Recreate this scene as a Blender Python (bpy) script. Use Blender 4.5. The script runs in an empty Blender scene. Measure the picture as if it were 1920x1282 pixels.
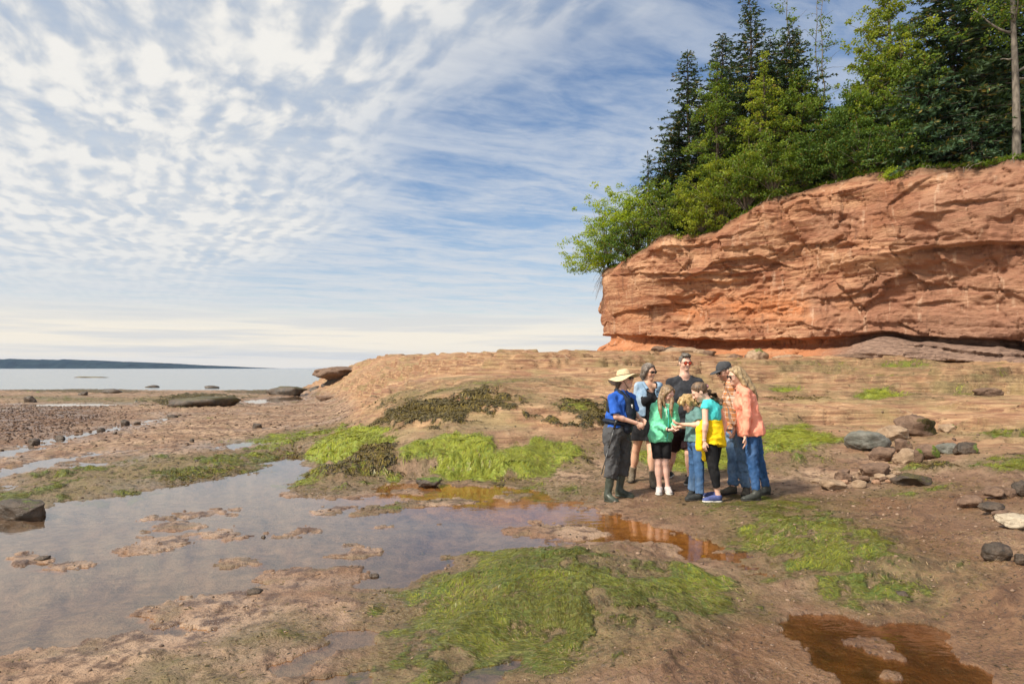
import bpy, math, random
import numpy as np
from mathutils import Vector

R = math.radians
scene = bpy.context.scene
COL = scene.collection
random.seed(7)

# ------------------------------------------------------------------ camera
CAM_H = 1.65                 # eye height over the flat where the people stand
FOC = 1280.0                 # focal length in photo pixels (24 mm on full frame, 1920 px wide)
HOR = 690.0                  # photo row of the sea horizon
cam_d = bpy.data.cameras.new('camera')
cam_d.sensor_width = 36.0
cam_d.lens = 36.0 * FOC / 1920.0
cam_d.shift_y = (HOR - 641.0) / 1920.0
cam_d.clip_start = 0.05
cam_d.clip_end = 30000
cam = bpy.data.objects.new('camera', cam_d)
COL.objects.link(cam)
cam.location = (0, 0, CAM_H)
cam.rotation_euler = (R(90), 0, 0)
scene.camera = cam

# ------------------------------------------------------------------ sky and sun
SUN_AZ = R(-122)             # compass angle from +Y, clockwise positive: well to the left
SUN_EL = R(47)
sun_vec = Vector((math.sin(SUN_AZ) * math.cos(SUN_EL), math.cos(SUN_AZ) * math.cos(SUN_EL), math.sin(SUN_EL)))
sd = bpy.data.lights.new('sun', 'SUN')
sd.energy = 4.8
sd.angle = R(7)
sd.color = (1.0, 0.91, 0.77)
sun = bpy.data.objects.new('sun', sd)
COL.objects.link(sun)
sun.rotation_euler = sun_vec.to_track_quat('Z', 'Y').to_euler()
sun.location = (-30, 0, 40)

scene.view_settings.view_transform = 'Standard'
scene.view_settings.look = 'None'
scene.view_settings.gamma = 1.0
scene.view_settings.use_curve_mapping = False
scene.view_settings.exposure = 0.36
scene.cycles.max_bounces = 8
scene.cycles.transparent_max_bounces = 12
scene.cycles.volume_bounces = 0


class NT:
    """small helper round a node tree"""
    def __init__(s, tree):
        s.t = tree; s.n = tree.nodes; s.l = tree.links

    def node(s, typ, props=None, **ins):
        nd = s.n.new(typ)
        for k, v in (props or {}).items():
            setattr(nd, k, v)
        for k, v in ins.items():
            s.put(nd, k, v)
        return nd

    def put(s, nd, k, v):
        key = k
        if isinstance(k, str) and k[0] == 'i' and k[1:].isdigit():
            key = int(k[1:])
        elif isinstance(k, str):
            key = k.replace('_', ' ')
        sock = nd.inputs[key]
        if isinstance(v, bpy.types.NodeSocket):
            s.l.new(v, sock)
        elif isinstance(v, bpy.types.Node):
            s.l.new(v.outputs[0], sock)
        else:
            if sock.type == 'RGBA' and hasattr(v, '__len__') and len(v) == 3:
                v = tuple(v) + (1.0,)
            sock.default_value = v

    def math(s, op, a, b=0.0, c=0.0, clamp=False):
        nd = s.node('ShaderNodeMath', {'operation': op, 'use_clamp': clamp}, i0=a, i1=b)
        if op in ('MULTIPLY_ADD', 'SMOOTH_MIN', 'SMOOTH_MAX'):
            s.put(nd, 'i2', c)
        return nd.outputs[0]

    def vmath(s, op, a, b=(0, 0, 0)):
        return s.node('ShaderNodeVectorMath', {'operation': op}, i0=a, i1=b).outputs[0]

    def ramp(s, fac, lo, hi, a=0.0, b=1.0, smooth=True):
        nd = s.node('ShaderNodeMapRange', {'interpolation_type': 'SMOOTHSTEP' if smooth else 'LINEAR'},
                    i0=fac, i1=lo, i2=hi, i3=a, i4=b)
        return nd.outputs[0]

    def mix(s, fac, a, b, blend='MIX'):
        nd = s.n.new('ShaderNodeMix'); nd.data_type = 'RGBA'; nd.blend_type = blend
        nd.clamp_factor = True
        for idx, v in ((0, fac), (6, a), (7, b)):
            if isinstance(v, bpy.types.NodeSocket):
                s.l.new(v, nd.inputs[idx])
            else:
                if idx > 0 and len(v) == 3:
                    v = tuple(v) + (1.0,)
                nd.inputs[idx].default_value = v
        return nd.outputs[2]

    def noise(s, vec, scale, detail=4.0, rough=0.55, dist=0.0, color=False):
        nd = s.node('ShaderNodeTexNoise', None, Vector=vec, Scale=scale, Detail=detail, Roughness=rough, Distortion=dist)
        return nd.outputs[1 if color else 0]

    def scale(s, vec, xyz, rot=(0, 0, 0), loc=(0, 0, 0)):
        nd = s.node('ShaderNodeMapping', None, Vector=vec, Scale=xyz, Rotation=rot, Location=loc)
        return nd.outputs[0]


world = bpy.data.worlds.new('World')
scene.world = world
world.use_nodes = True
W = NT(world.node_tree)
W.n.clear()
wc = W.node('ShaderNodeTexCoord')
D = wc.outputs['Generated']
sky = W.node('ShaderNodeTexSky', {'sky_type': 'NISHITA', 'sun_disc': False})
sky.sun_elevation = SUN_EL
sky.sun_rotation = SUN_AZ
sky.air_density = 1.0
sky.dust_density = 0.6
sky.ozone_density = 4.0
sp = W.node('ShaderNodeSeparateXYZ', None, Vector=D)
zc = W.math('ADD', W.math('MAXIMUM', sp.outputs[2], 0.0), 0.02)
cu = W.math('DIVIDE', sp.outputs[0], zc)
cv = W.math('DIVIDE', sp.outputs[1], zc)
# cloud-sheet coordinates: q across the rolls, r along them
cq = W.math('ADD', W.math('MULTIPLY', cu, 0.87), W.math('MULTIPLY', cv, 0.49))
cr = W.math('ADD', W.math('MULTIPLY', cu, -0.49), W.math('MULTIPLY', cv, 0.87))
P0 = W.node('ShaderNodeCombineXYZ', None, X=cq, Y=cr, Z=0.0).outputs[0]
bend = W.noise(P0, 0.9, 2.0, 0.5, color=True)
Pb = W.vmath('ADD', P0, W.node('ShaderNodeVectorMath', {'operation': 'SCALE'}, i0=W.vmath('SUBTRACT', bend, (0.5, 0.5, 0.5)), Scale=0.30).outputs[0])
# altocumulus: puffs drawn out along the rolls
Pp = W.scale(Pb, (1.0, 0.42, 1.0))
fine = W.noise(Pp, 19.0, 5.0, 0.52, 0.25)
big = W.noise(Pp, 8.0, 3.0, 0.5, 0.3)
roll = W.node('ShaderNodeTexWave', {'wave_type': 'BANDS', 'bands_direction': 'X', 'wave_profile': 'SIN'},
              Vector=Pb, Scale=2.3, Distortion=4.0, Detail=2.0, Detail_Scale=1.4).outputs[1]
far = W.ramp(cr, 2.5, 9.0, 1.0, 0.35)
mass = W.noise(Pb, 2.6, 2.0, 0.5)
fine = W.math('ADD', W.math('MULTIPLY', W.math('SUBTRACT', fine, 0.5), far), 0.5)
big = W.math('ADD', W.math('MULTIPLY', W.math('SUBTRACT', big, 0.5), far), 0.5)
puff = W.math('ADD', W.math('MULTIPLY', fine, 0.50), W.math('MULTIPLY', big, 0.55))
puff = W.math('ADD', puff, W.math('MULTIPLY', W.math('SUBTRACT', mass, 0.34), 0.85))
puff = W.math('ADD', puff, W.math('MULTIPLY', roll, 0.13))
cover = W.noise(P0, 0.42, 3.0, 0.5)
edge = W.math('ADD', cq, W.math('MULTIPLY', W.math('SUBTRACT', cover, 0.5), 2.4))
sheet = W.ramp(edge, 0.55, 1.35, 1.0, 0.0)
holes = W.ramp(W.noise(P0, 0.33, 2.0, 0.5, 0.4), 0.30, 0.46)
sheet = W.math('MULTIPLY', W.math('MULTIPLY', sheet, holes), W.ramp(cr, 9.5, 4.5, 0.25, 1.0))
dens = W.ramp(puff, 0.44, 0.84)
dens = W.math('MULTIPLY', dens, sheet)
# thin cirrus veil beyond the sheet
Pc = W.scale(P0, (0.9, 1.7, 1.0), rot=(0, 0, R(38)))
veil = W.noise(Pc, 1.5, 8.0, 0.58, 0.7)
veil2 = W.noise(Pc, 7.0, 6.0, 0.6, 0.5)
veil = W.math('ADD', W.math('MULTIPLY', veil, 0.75), W.math('MULTIPLY', veil2, 0.3))
vd = W.ramp(veil, 0.36, 0.70, 0.02, 0.85)
vd = W.math('MULTIPLY', vd, W.ramp(sp.outputs[2], 0.15, 0.5, 1.0, 0.62))
skyc = W.node('ShaderNodeHueSaturation', None, Saturation=1.15, Value=1.10, Color=sky.outputs[0]).outputs[0]
low = W.mix(vd, skyc, (5.4, 5.8, 6.4))
shade = W.ramp(W.math('ADD', W.math('MULTIPLY', puff, 0.8), W.math('MULTIPLY', big, 0.2)), 0.50, 0.82)
cc = W.mix(shade, (5.0, 5.3, 5.7), (7.9, 7.7, 7.3))
base_sheet = W.mix(W.math('MULTIPLY', sheet, 0.62), low, (4.9, 5.5, 6.2))
full = W.mix(dens, base_sheet, cc)
pale = W.math('POWER', W.math('SUBTRACT', 1.0, W.math('MAXIMUM', sp.outputs[2], 0.0)), 5.0)
full = W.mix(W.math('MULTIPLY', pale, W.ramp(veil, 0.25, 0.60, 0.45, 0.95)), full, (6.5, 6.7, 6.9))
# warm hazy air near the horizon
hz = W.math('POWER', W.math('SUBTRACT', 1.0, W.math('MAXIMUM', sp.outputs[2], 0.0)), 17.0)
band = W.noise(W.scale(D, (1.2, 1.2, 26.0)), 2.6, 4.0, 0.55)
hz2 = W.ramp(W.math('ADD', sp.outputs[2], W.math('MULTIPLY', W.math('SUBTRACT', band, 0.5), 0.05)), 0.105, 0.045)
hazec = W.mix(W.ramp(band, 0.38, 0.58), (6.8, 6.6, 6.2), (8.9, 8.0, 6.5))
full = W.mix(W.math('MAXIMUM', W.math('MULTIPLY', hz, 0.75), W.math('MULTIPLY', hz2, 0.9)), full, hazec)
bg = W.node('ShaderNodeBackground', None, Color=full, Strength=0.09)
wo = W.node('ShaderNodeOutputWorld', None, Surface=bg.outputs[0])

# ------------------------------------------------------------------ general helpers
def at(px, py, Y):
    """photo pixel at a chosen distance -> point in the place"""
    return np.array([(px - 960.0) / FOC * Y, Y, CAM_H - (py - HOR) / FOC * Y])


def on_level(px, py, z):
    Y = (CAM_H - z) * FOC / (py - HOR)
    return np.array([(px - 960.0) / FOC * Y, Y, z])


def _hash(ix, iy, iz, seed):
    h = (ix.astype(np.int64) * 374761393 + iy.astype(np.int64) * 668265263 + iz.astype(np.int64) * 2147483647 + seed * 974634777) & 0xFFFFFFFF
    h = ((h ^ (h >> 13)) * 1274126177) & 0xFFFFFFFF
    h = (h ^ (h >> 16)) & 0xFFFFFFFF
    return h.astype(np.float64) / 4294967295.0


def vnoise2(x, y, seed=0):
    x = np.asarray(x, float); y = np.asarray(y, float)
    ix = np.floor(x); iy = np.floor(y)
    fx = x - ix; fy = y - iy
    fx = fx * fx * fx * (fx * (fx * 6 - 15) + 10); fy = fy * fy * fy * (fy * (fy * 6 - 15) + 10)
    z0 = np.zeros_like(ix)
    a = _hash(ix, iy, z0, seed); b = _hash(ix + 1, iy, z0, seed)
    c = _hash(ix, iy + 1, z0, seed); d = _hash(ix + 1, iy + 1, z0, seed)
    return (a + (b - a) * fx) * (1 - fy) + (c + (d - c) * fx) * fy - 0.5


def fbm2(x, y, octv=4, gain=0.5, lac=2.03, seed=0):
    s = 0.0; a = 1.0
    for o in range(octv):
        s = s + a * vnoise2(x, y, seed + o * 17)
        ca, sa = math.cos(0.6), math.sin(0.6)
        x, y = (x * ca - y * sa) * lac + 3.1, (x * sa + y * ca) * lac + 1.7
        a *= gain
    return s


def vnoise3(x, y, z, seed=0):
    ix = np.floor(x); iy = np.floor(y); iz = np.floor(z)
    fx = x - ix; fy = y - iy; fz = z - iz
    fx = fx * fx * (3 - 2 * fx); fy = fy * fy * (3 - 2 * fy); fz = fz * fz * (3 - 2 * fz)
    def L(k):
        a = _hash(ix, iy, iz + k, seed); b = _hash(ix + 1, iy, iz + k, seed)
        c = _hash(ix, iy + 1, iz + k, seed); d = _hash(ix + 1, iy + 1, iz + k, seed)
        return (a + (b - a) * fx) * (1 - fy) + (c + (d - c) * fx) * fy
    return L(0) * (1 - fz) + L(1) * fz - 0.5


def fbm3(p, octv=4, gain=0.5, seed=0):
    x, y, z = p[..., 0], p[..., 1], p[..., 2]
    s = 0.0; a = 1.0
    for o in range(octv):
        s = s + a * vnoise3(x, y, z, seed + o * 13)
        x, y, z = x * 2.03 + 1.3, y * 2.03 + 4.1, z * 2.03 + 2.7
        a *= gain
    return s


def unit(v):
    return v / (np.linalg.norm(v, axis=-1, keepdims=True) + 1e-9)


def sstep(a, b, x):
    t = np.clip((x - a) / (b - a), 0, 1)
    return t * t * (3 - 2 * t)


def vor2(x, y, seed=0):
    """cells: random value, local offset from the cell point (2), distance to the border"""
    ix = np.floor(x); iy = np.floor(y)
    d1 = np.full(x.shape, 9.0); d2 = np.full(x.shape, 9.0); vid = np.zeros(x.shape); ox = np.zeros(x.shape); oy = np.zeros(x.shape); vid2 = np.zeros(x.shape)
    z0 = np.zeros_like(ix)
    for i in (-1, 0, 1):
        for j in (-1, 0, 1):
            cx, cy = ix + i, iy + j
            px_ = cx + .15 + .7 * _hash(cx, cy, z0, seed); py_ = cy + .15 + .7 * _hash(cx, cy, z0 + 1, seed)
            dx, dy = x - px_, y - py_
            d = dx * dx + dy * dy
            n_ = d < d1
            d2 = np.where(n_, d1, np.minimum(d2, d))
            vid = np.where(n_, _hash(cx, cy, z0 + 2, seed), vid); vid2 = np.where(n_, _hash(cx, cy, z0 + 3, seed), vid2)
            ox = np.where(n_, dx, ox); oy = np.where(n_, dy, oy)
            d1 = np.minimum(d1, d)
    return vid, vid2, ox, oy, np.sqrt(d2) - np.sqrt(d1)


def mesh_np(name, V, F, smooth=True):
    """mesh from a vertex array and a list of face arrays (quads and / or tris)"""
    V = np.ascontiguousarray(V, np.float32)
    if isinstance(F, np.ndarray):
        F = [F]
    F = [np.asarray(f, np.int32) for f in F if len(f)]
    me = bpy.data.meshes.new(name)
    me.vertices.add(len(V)); me.vertices.foreach_set('co', V.ravel())
    nl = sum(f.size for f in F); nf = sum(len(f) for f in F)
    me.loops.add(nl); me.loops.foreach_set('vertex_index', np.concatenate([f.ravel() for f in F]))
    me.polygons.add(nf)
    tot = np.concatenate([np.full(len(f), f.shape[1], np.int32) for f in F])
    st = np.concatenate([[0], np.cumsum(tot)[:-1]]).astype(np.int32)
    me.polygons.foreach_set('loop_start', st)
    if smooth:
        me.polygons.foreach_set('use_smooth', np.ones(nf, bool))
    me.update(calc_edges=True)
    me.validate()
    return me


def vcol(me, name, arr):
    a = me.color_attributes.new(name, 'FLOAT_COLOR', 'POINT')
    arr = np.asarray(arr, np.float32)
    if arr.shape[1] == 3:
        arr = np.concatenate([arr, np.ones((len(arr), 1), np.float32)], 1)
    a.data.foreach_set('color', np.ascontiguousarray(arr).ravel())


def link(name, me, mat=None, parent=None, **props):
    o = bpy.data.objects.new(name, me)
    COL.objects.link(o)
    if mat is not None and me is not None:
        if not me.materials:
            me.materials.append(mat)
    if parent is not None:
        o.parent = parent
    for k, v in props.items():
        o[k] = v
    return o


def empty(name, loc, **props):
    o = bpy.data.objects.new(name, None)
    o.empty_display_size = 0.2
    COL.objects.link(o)
    o.location = loc
    for k, v in props.items():
        o[k] = v
    return o


def grid_quads(nr, nc):
    i = np.arange(nr * nc).reshape(nr, nc)
    return np.stack([i[:-1, :-1], i[:-1, 1:], i[1:, 1:], i[1:, :-1]], -1).reshape(-1, 4)


def poly_sdf(poly, X, Y, reach=6.0):
    """signed distance to a polygon, positive inside; far points get -reach"""
    poly = np.asarray(poly, float)[:, :2]
    out = np.full(X.shape, -reach)
    lo = poly.min(0) - reach; hi = poly.max(0) + reach
    m = (X > lo[0]) & (X < hi[0]) & (Y > lo[1]) & (Y < hi[1])
    x = X[m]; y = Y[m]
    d2 = np.full(x.shape, 1e9); ins = np.zeros(x.shape, bool)
    n = len(poly)
    for k in range(n):
        ax, ay = poly[k]; bx, by = poly[(k + 1) % n]
        ex, ey = bx - ax, by - ay
        t = np.clip(((x - ax) * ex + (y - ay) * ey) / (ex * ex + ey * ey + 1e-12), 0, 1)
        dx = x - ax - t * ex; dy = y - ay - t * ey
        d2 = np.minimum(d2, dx * dx + dy * dy)
        c = (ay > y) != (by > y)
        ins ^= c & (x < (bx - ax) * (y - ay) / (by - ay + 1e-12) + ax)
    d = np.sqrt(d2)
    out[m] = np.where(ins, d, -d)
    return out


def mat_new(name):
    m = bpy.data.materials.new(name)
    m.use_nodes = True
    n = NT(m.node_tree)
    n.n.clear()
    return m, n


def finish(n, bsdf, disp=None):
    n.node('ShaderNodeOutputMaterial', None, Surface=bsdf)


def simple_mat(name, col, rough=0.8, var=0.25, scale=30.0, bump=0.0, bscale=120.0, spec=0.3, stretch=(1, 1, 1), sss=0.0, sheen=0.0):
    m, n = mat_new(name)
    tc = n.node('ShaderNodeTexCoord').outputs['Object']
    v = n.scale(tc, stretch)
    f = n.noise(v, scale, 4.0, 0.6)
    c0 = tuple(max(0.0, c * (1 - var)) for c in col); c1 = tuple(min(1.0, c * (1 + var)) for c in col)
    cc = n.mix(n.ramp(f, 0.3, 0.7), c0, c1)
    b = n.node('ShaderNodeBsdfPrincipled', None, Base_Color=cc, Roughness=rough)
    b.inputs['Specular IOR Level'].default_value = spec
    if sss:
        b.inputs['Subsurface Weight'].default_value = sss
        b.inputs['Subsurface Radius'].default_value = (0.02, 0.008, 0.005)
        b.inputs['Subsurface Scale'].default_value = 0.5
    if sheen:
        b.inputs['Sheen Weight'].default_value = sheen
    if bump:
        bt = n.noise(v, bscale, 3.0, 0.6)
        bp = n.node('ShaderNodeBump', None, Strength=bump, Distance=0.004, Height=bt)
        n.l.new(bp.outputs[0], b.inputs['Normal'])
    finish(n, b.outputs[0])
    return m


def tube(pts, rad, seg=7, caps=True):
    """tapered tube along points -> V, quads, tris"""
    pts = np.asarray(pts, float); n = len(pts)
    rad = np.broadcast_to(np.asarray(rad, float), (n,))
    T = np.gradient(pts, axis=0)
    T /= np.linalg.norm(T, axis=1, keepdims=True) + 1e-12
    up = np.array([0, 0, 1.0]) if abs(T[0][2]) < 0.9 else np.array([1.0, 0, 0])
    A = np.cross(T, up); A /= np.linalg.norm(A, axis=1, keepdims=True) + 1e-9
    B = np.cross(T, A)
    a = np.linspace(0, 2 * np.pi, seg, endpoint=False)
    V = pts[:, None] + rad[:, None, None] * (A[:, None] * np.cos(a)[None, :, None] + B[:, None] * np.sin(a)[None, :, None])
    V = V.reshape(-1, 3)
    q = []
    for i in range(n - 1):
        for j in range(seg):
            q.append((i * seg + j, i * seg + (j + 1) % seg, (i + 1) * seg + (j + 1) % seg, (i + 1) * seg + j))
    t = []
    if caps:
        V = np.vstack([V, pts[0], pts[-1]])
        for j in range(seg):
            t.append((n * seg, (j + 1) % seg, j)); t.append((n * seg + 1, (n - 1) * seg + j, (n - 1) * seg + (j + 1) % seg))
    return V, np.array(q, int).reshape(-1, 4), np.array(t, int).reshape(-1, 3)


class MB:
    """collects pieces into one mesh"""
    def __init__(s):
        s.V = []; s.Q = []; s.T = []; s.n = 0

    def add(s, V, Q=None, T=None):
        V = np.asarray(V, float)
        if Q is not None and len(Q): s.Q.append(np.asarray(Q) + s.n)
        if T is not None and len(T): s.T.append(np.asarray(T) + s.n)
        s.V.append(V); s.n += len(V)
        return s

    def tube(s, pts, rad, seg=7):
        return s.add(*tube(pts, rad, seg))

    def mesh(s, name, smooth=True, origin=None):
        V = np.vstack(s.V)
        if origin is not None:
            V = V - np.asarray(origin)
        F = []
        if s.Q: F.append(np.vstack(s.Q))
        if s.T: F.append(np.vstack(s.T))
        return mesh_np(name, V, F, smooth)

# ------------------------------------------------------------------ the shore: one height field
WZ = -0.08      # level of the tide pools
SEA_Z = -0.5
KY = [1.0, 3.0, 4.0, 5.0, 6.2, 7.0, 8.5, 10.0, 10.4, 10.9, 11.5, 12.2, 13.5, 16, 20, 25, 30, 36, 42, 48, 55, 70, 100, 160]
_flat = [-.03, -.03, -.03, -.03, -.04, -.04, -.03, -.01, 0, 0, 0, 0, -.03, -.04, -.05, -.05, -.05, -.05, -.05, -.09, -.24, -.56, -.9, -1.6]
COLS = {
    -3000: _flat, -1200: _flat, -200: _flat, 200: _flat, 400: _flat,
    540: [-.03, -.02, -.02, -.03, -.04, -.05, -.06, -.05, -.04, -.02, -.01, 0, -.02, -.03, -.05, -.05, -.05, -.05, -.05, -.10, -.26, -.66, -.9, -1.6],
    600: [-.03, 0, -.02, -.03, -.05, -.06, -.06, -.05, -.02, .00, .04, .10, .12, .04, -.03, -.06, -.08, -.06, .05, .5, -.5, -.8, -1, -1.4],
    650: [-.02, .0, 0, -.03, -.05, -.06, -.06, -.05, .01, .06, .12, .2, .24, .22, .12, .05, .10, .45, 1.10, 1.95, .2, -.8, -1, -1.4],
    700: [-.02, .02, .02, -.02, -.05, -.06, -.06, -.05, .03, .14, .22, .30, .37, .52, .66, .88, 1.30, 1.82, 2.24, 2.38, .5, -1, -1.2, -1.4],
    800: [0, .03, .05, .02, -.04, -.05, -.06, -.05, .04, .20, .37, .52, .70, .92, 1.18, 1.50, 1.82, 2.14, 2.32, 2.30, .6, -1, -1.2, -1.4],
    900: [0, .03, .08, .08, 0, -.05, -.06, -.05, .04, .22, .44, .64, .88, 1.14, 1.46, 1.86, 2.10, 2.26, 2.34, 2.15, .6, -1, -1.2, -1.4],
    1000: [0, .02, .08, .11, .05, -.03, -.05, -.03, .0, .16, .38, .58, .83, 1.10, 1.46, 1.86, 2.12, 2.28, 2.36, 2.2, .8, -1, -1.2, -1.4],
    1140: [0, .0, .06, .10, .08, .0, -.01, .0, .03, .10, .26, .42, .64, .97, 1.38, 1.83, 2.12, 2.29, 2.38, 2.3, 1.5, -.5, -1.2, -1.4],
    1300: [0, -.02, .02, .07, .07, .0, 0, .02, .05, .11, .18, .27, .44, .74, 1.14, 1.58, 1.97, 2.22, 2.32, 2.4, 2.4, 2, 2, 2],
    1500: [0, -.04, -.02, .05, .12, .07, .02, .05, .08, .12, .18, .26, .40, .68, 1.08, 1.52, 1.92, 2.2, 2.3, 2.4, 2.4, 2, 2, 2],
    1700: [.04, -.05, .0, .10, .15, .12, .10, .15, .18, .22, .27, .33, .44, .72, 1.14, 1.62, 2.0, 2.2, 2.3, 2.4, 2.4, 2, 2, 2],
    1920: [.08, .0, .08, .13, .18, .21, .28, .38, .42, .46, .51, .57, .68, .92, 1.28, 1.76, 2.1, 2.2, 2.3, 2.4, 2.4, 2, 2, 2],
    2400: [.15, .12, .2, .26, .32, .36, .44, .56, .6, .66, .72, .78, .9, 1.15, 1.5, 1.9, 2.1, 2.2, 2.3, 2.4, 2.4, 2, 2, 2],
    3600: [.2, .2, .28, .34, .4, .46, .6, .7, .75, .8, .86, .92, 1.05, 1.3, 1.6, 1.95, 2.1, 2.2, 2.3, 2.4, 2.4, 2, 2, 2],
}
_cu = np.array([(c - 960) / FOC for c in COLS]); _lt = np.log(np.array(KY))
_GU = np.linspace(-3.2, 2.1, 531); _GL = np.linspace(0.0, math.log(160), 360)
_tab = np.array([np.interp(_GL, _lt, np.array(v, float)) for v in COLS.values()])
_tab = np.array([np.interp(_GU, _cu, _tab[:, k]) for k in range(_tab.shape[1])])      # [L,U]
def _blur(a, s, ax):
    r = int(3 * s); k = np.exp(-0.5 * (np.arange(-r, r + 1) / s) ** 2); k /= k.sum()
    pad = [(0, 0), (0, 0)]; pad[ax] = (r, r)
    a = np.pad(a, pad, mode='edge')
    return np.apply_along_axis(lambda v: np.convolve(v, k, 'valid'), ax, a)
_tab = _blur(_blur(_tab, 1.3, 0), 2.4, 1)


def H0(X, Y):
    """broad shape of the shore"""
    X = np.asarray(X, float); Y = np.maximum(np.asarray(Y, float), 1.0)
    u = np.clip((X / Y - _GU[0]) / (_GU[1] - _GU[0]), 0, len(_GU) - 1.001)
    l = np.clip((np.log(Y) - _GL[0]) / (_GL[1] - _GL[0]), 0, len(_GL) - 1.001)
    iu = u.astype(int); il = l.astype(int); fu = u - iu; fl = l - il
    return ((_tab[il, iu] * (1 - fu) + _tab[il, iu + 1] * fu) * (1 - fl)
            + (_tab[il + 1, iu] * (1 - fu) + _tab[il + 1, iu + 1] * fu) * fl)


_RY = np.exp(np.linspace(math.log(2.0), math.log(150), 2600))
def on_ground(px, py):
    """where the sight line through a photo pixel first meets the shore"""
    u = (px - 960) / FOC; s = (py - HOR) / FOC
    d = (CAM_H - s * _RY) - H0(u * _RY, _RY)
    k = np.argmax(d <= 0) if (d <= 0).any() else len(_RY) - 1
    Y = _RY[k]
    return np.array([u * Y, Y, float(H0(u * Y, Y))])


def gpoly(pts, lvl=None, n=3):
    """outline in photo pixels -> outline on the ground (or on a water level)"""
    out = []
    m = len(pts)
    for i in range(m):
        a = pts[i]; b = pts[(i + 1) % m]
        for k in range(n):
            t = k / n
            px = a[0] + (b[0] - a[0]) * t; py = a[1] + (b[1] - a[1]) * t
            p = on_level(px, py, lvl) if lvl is not None else on_ground(px, py)
            out.append(p[:2])
    return np.array(out)


POOLS = [
    [(-260, 1050), (-60, 985), (0, 968), (80, 948), (200, 931), (330, 908), (440, 892), (490, 877), (512, 860), (545, 856), (580, 862), (584, 880),
     (552, 903), (522, 915), (545, 932), (600, 930), (650, 938), (700, 935), (690, 915), (720, 908), (800, 906), (890, 908), (960, 911), (1010, 926), (1060, 936),
     (1110, 941), (1092, 956), (1130, 963), (1190, 974), (1250, 990), (1330, 1010), (1352, 1028), (1340, 1038), (1302, 1046), (1270, 1044), (1280, 1031), (1240, 1019),
     (1150, 1012), (1100, 1018), (1010, 1021), (930, 1031), (842, 1046), (830, 1064), (742, 1101), (702, 1100), (690, 1062), (600, 1059),
     (524, 1066), (500, 1086), (545, 1096), (440, 1112), (300, 1131), (262, 1150), (340, 1176), (400, 1183), (350, 1192), (250, 1191),
     (150, 1211), (50, 1226), (-20, 1246), (-300, 1330)],
    [(520, 1258), (560, 1226), (640, 1193), (700, 1183), (742, 1173), (722, 1197), (660, 1217), (624, 1238), (565, 1256)],
    [(600, 1274), (640, 1257), (690, 1241), (716, 1234), (722, 1256), (690, 1290), (600, 1300)],
    [(1463, 1166), (1560, 1160), (1622, 1175), (1645, 1186), (1722, 1174), (1772, 1190), (1782, 1222), (1832, 1260), (1890, 1310), (1545, 1320),
     (1562, 1266), (1512, 1226), (1492, 1190)],
    [(1270, 1046), (1300, 1044), (1352, 1030), (1402, 1056), (1452, 1078), (1436, 1084), (1380, 1062), (1330, 1042)],
    [(-60, 862), (60, 832), (130, 816), (200, 801), (280, 786), (322, 780), (324, 785), (250, 800), (180, 815), (110, 830), (50, 846), (-60, 880)],
    [(-30, 888), (60, 868), (150, 852), (200, 850), (120, 868), (30, 890), (-30, 902)],
    [(395, 838), (430, 831), (478, 828), (470, 836), (430, 843)],
    [(150, 868), (205, 865), (200, 873), (155, 875)],
    [(0, 912), (30, 907), (38, 917), (0, 926)],
    [(905, 1262), (950, 1244), (975, 1240), (968, 1252), (930, 1270), (880, 1290)],
    [(455, 752), (560, 742), (590, 745), (585, 749), (470, 758)],
    [(20, 758), (190, 756), (250, 760), (100, 763)],
]
ISLES = [
    [(-10, 1041), (50, 1043), (88, 1045), (85, 1050), (50, 1056), (-10, 1050)],
    [(95, 1061), (140, 1050), (182, 1052), (170, 1060), (125, 1068)],
    [(242, 1033), (300, 1005), (340, 1008), (350, 1018), (310, 1030), (262, 1038)],
    [(278, 970), (340, 962), (400, 955), (452, 953), (440, 960), (350, 968)],
    [(305, 993), (340, 978), (362, 985), (330, 997)],
    [(395, 1003), (430, 995), (432, 1008), (402, 1009)],
    [(420, 1058), (450, 1049), (462, 1054), (430, 1061)],
    [(520, 1006), (570, 984), (612, 982), (640, 985), (590, 995), (545, 1007)],
    [(608, 1046), (648, 1020), (668, 1018), (702, 1034), (660, 1049)],
    [(650, 968), (690, 950), (740, 940), (775, 942), (760, 955), (700, 966)],
    [(735, 922), (780, 916), (768, 923)],
    [(800, 945), (860, 930), (890, 938), (860, 946)],
    [(925, 940), (950, 922), (1000, 925), (1002, 936), (960, 944)],
    [(700, 988), (750, 978), (762, 985), (720, 992)],
    [(965, 995), (1010, 985), (1090, 990), (1150, 998), (1158, 1008), (1090, 1010), (1010, 1002)],
    [(790, 985), (830, 978), (820, 988)],
    [(600, 958), (640, 945), (668, 950), (620, 962)],
    [(205, 1139), (240, 1132), (232, 1140), (212, 1143)],
    [(1574, 1203), (1606, 1192), (1650, 1196), (1690, 1226), (1722, 1250), (1690, 1244), (1634, 1222), (1600, 1213)],
    [(1604, 1242), (1630, 1236), (1650, 1250), (1622, 1253)],
    [(1618, 1263), (1650, 1250), (1692, 1272), (1660, 1282)],
]
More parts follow.
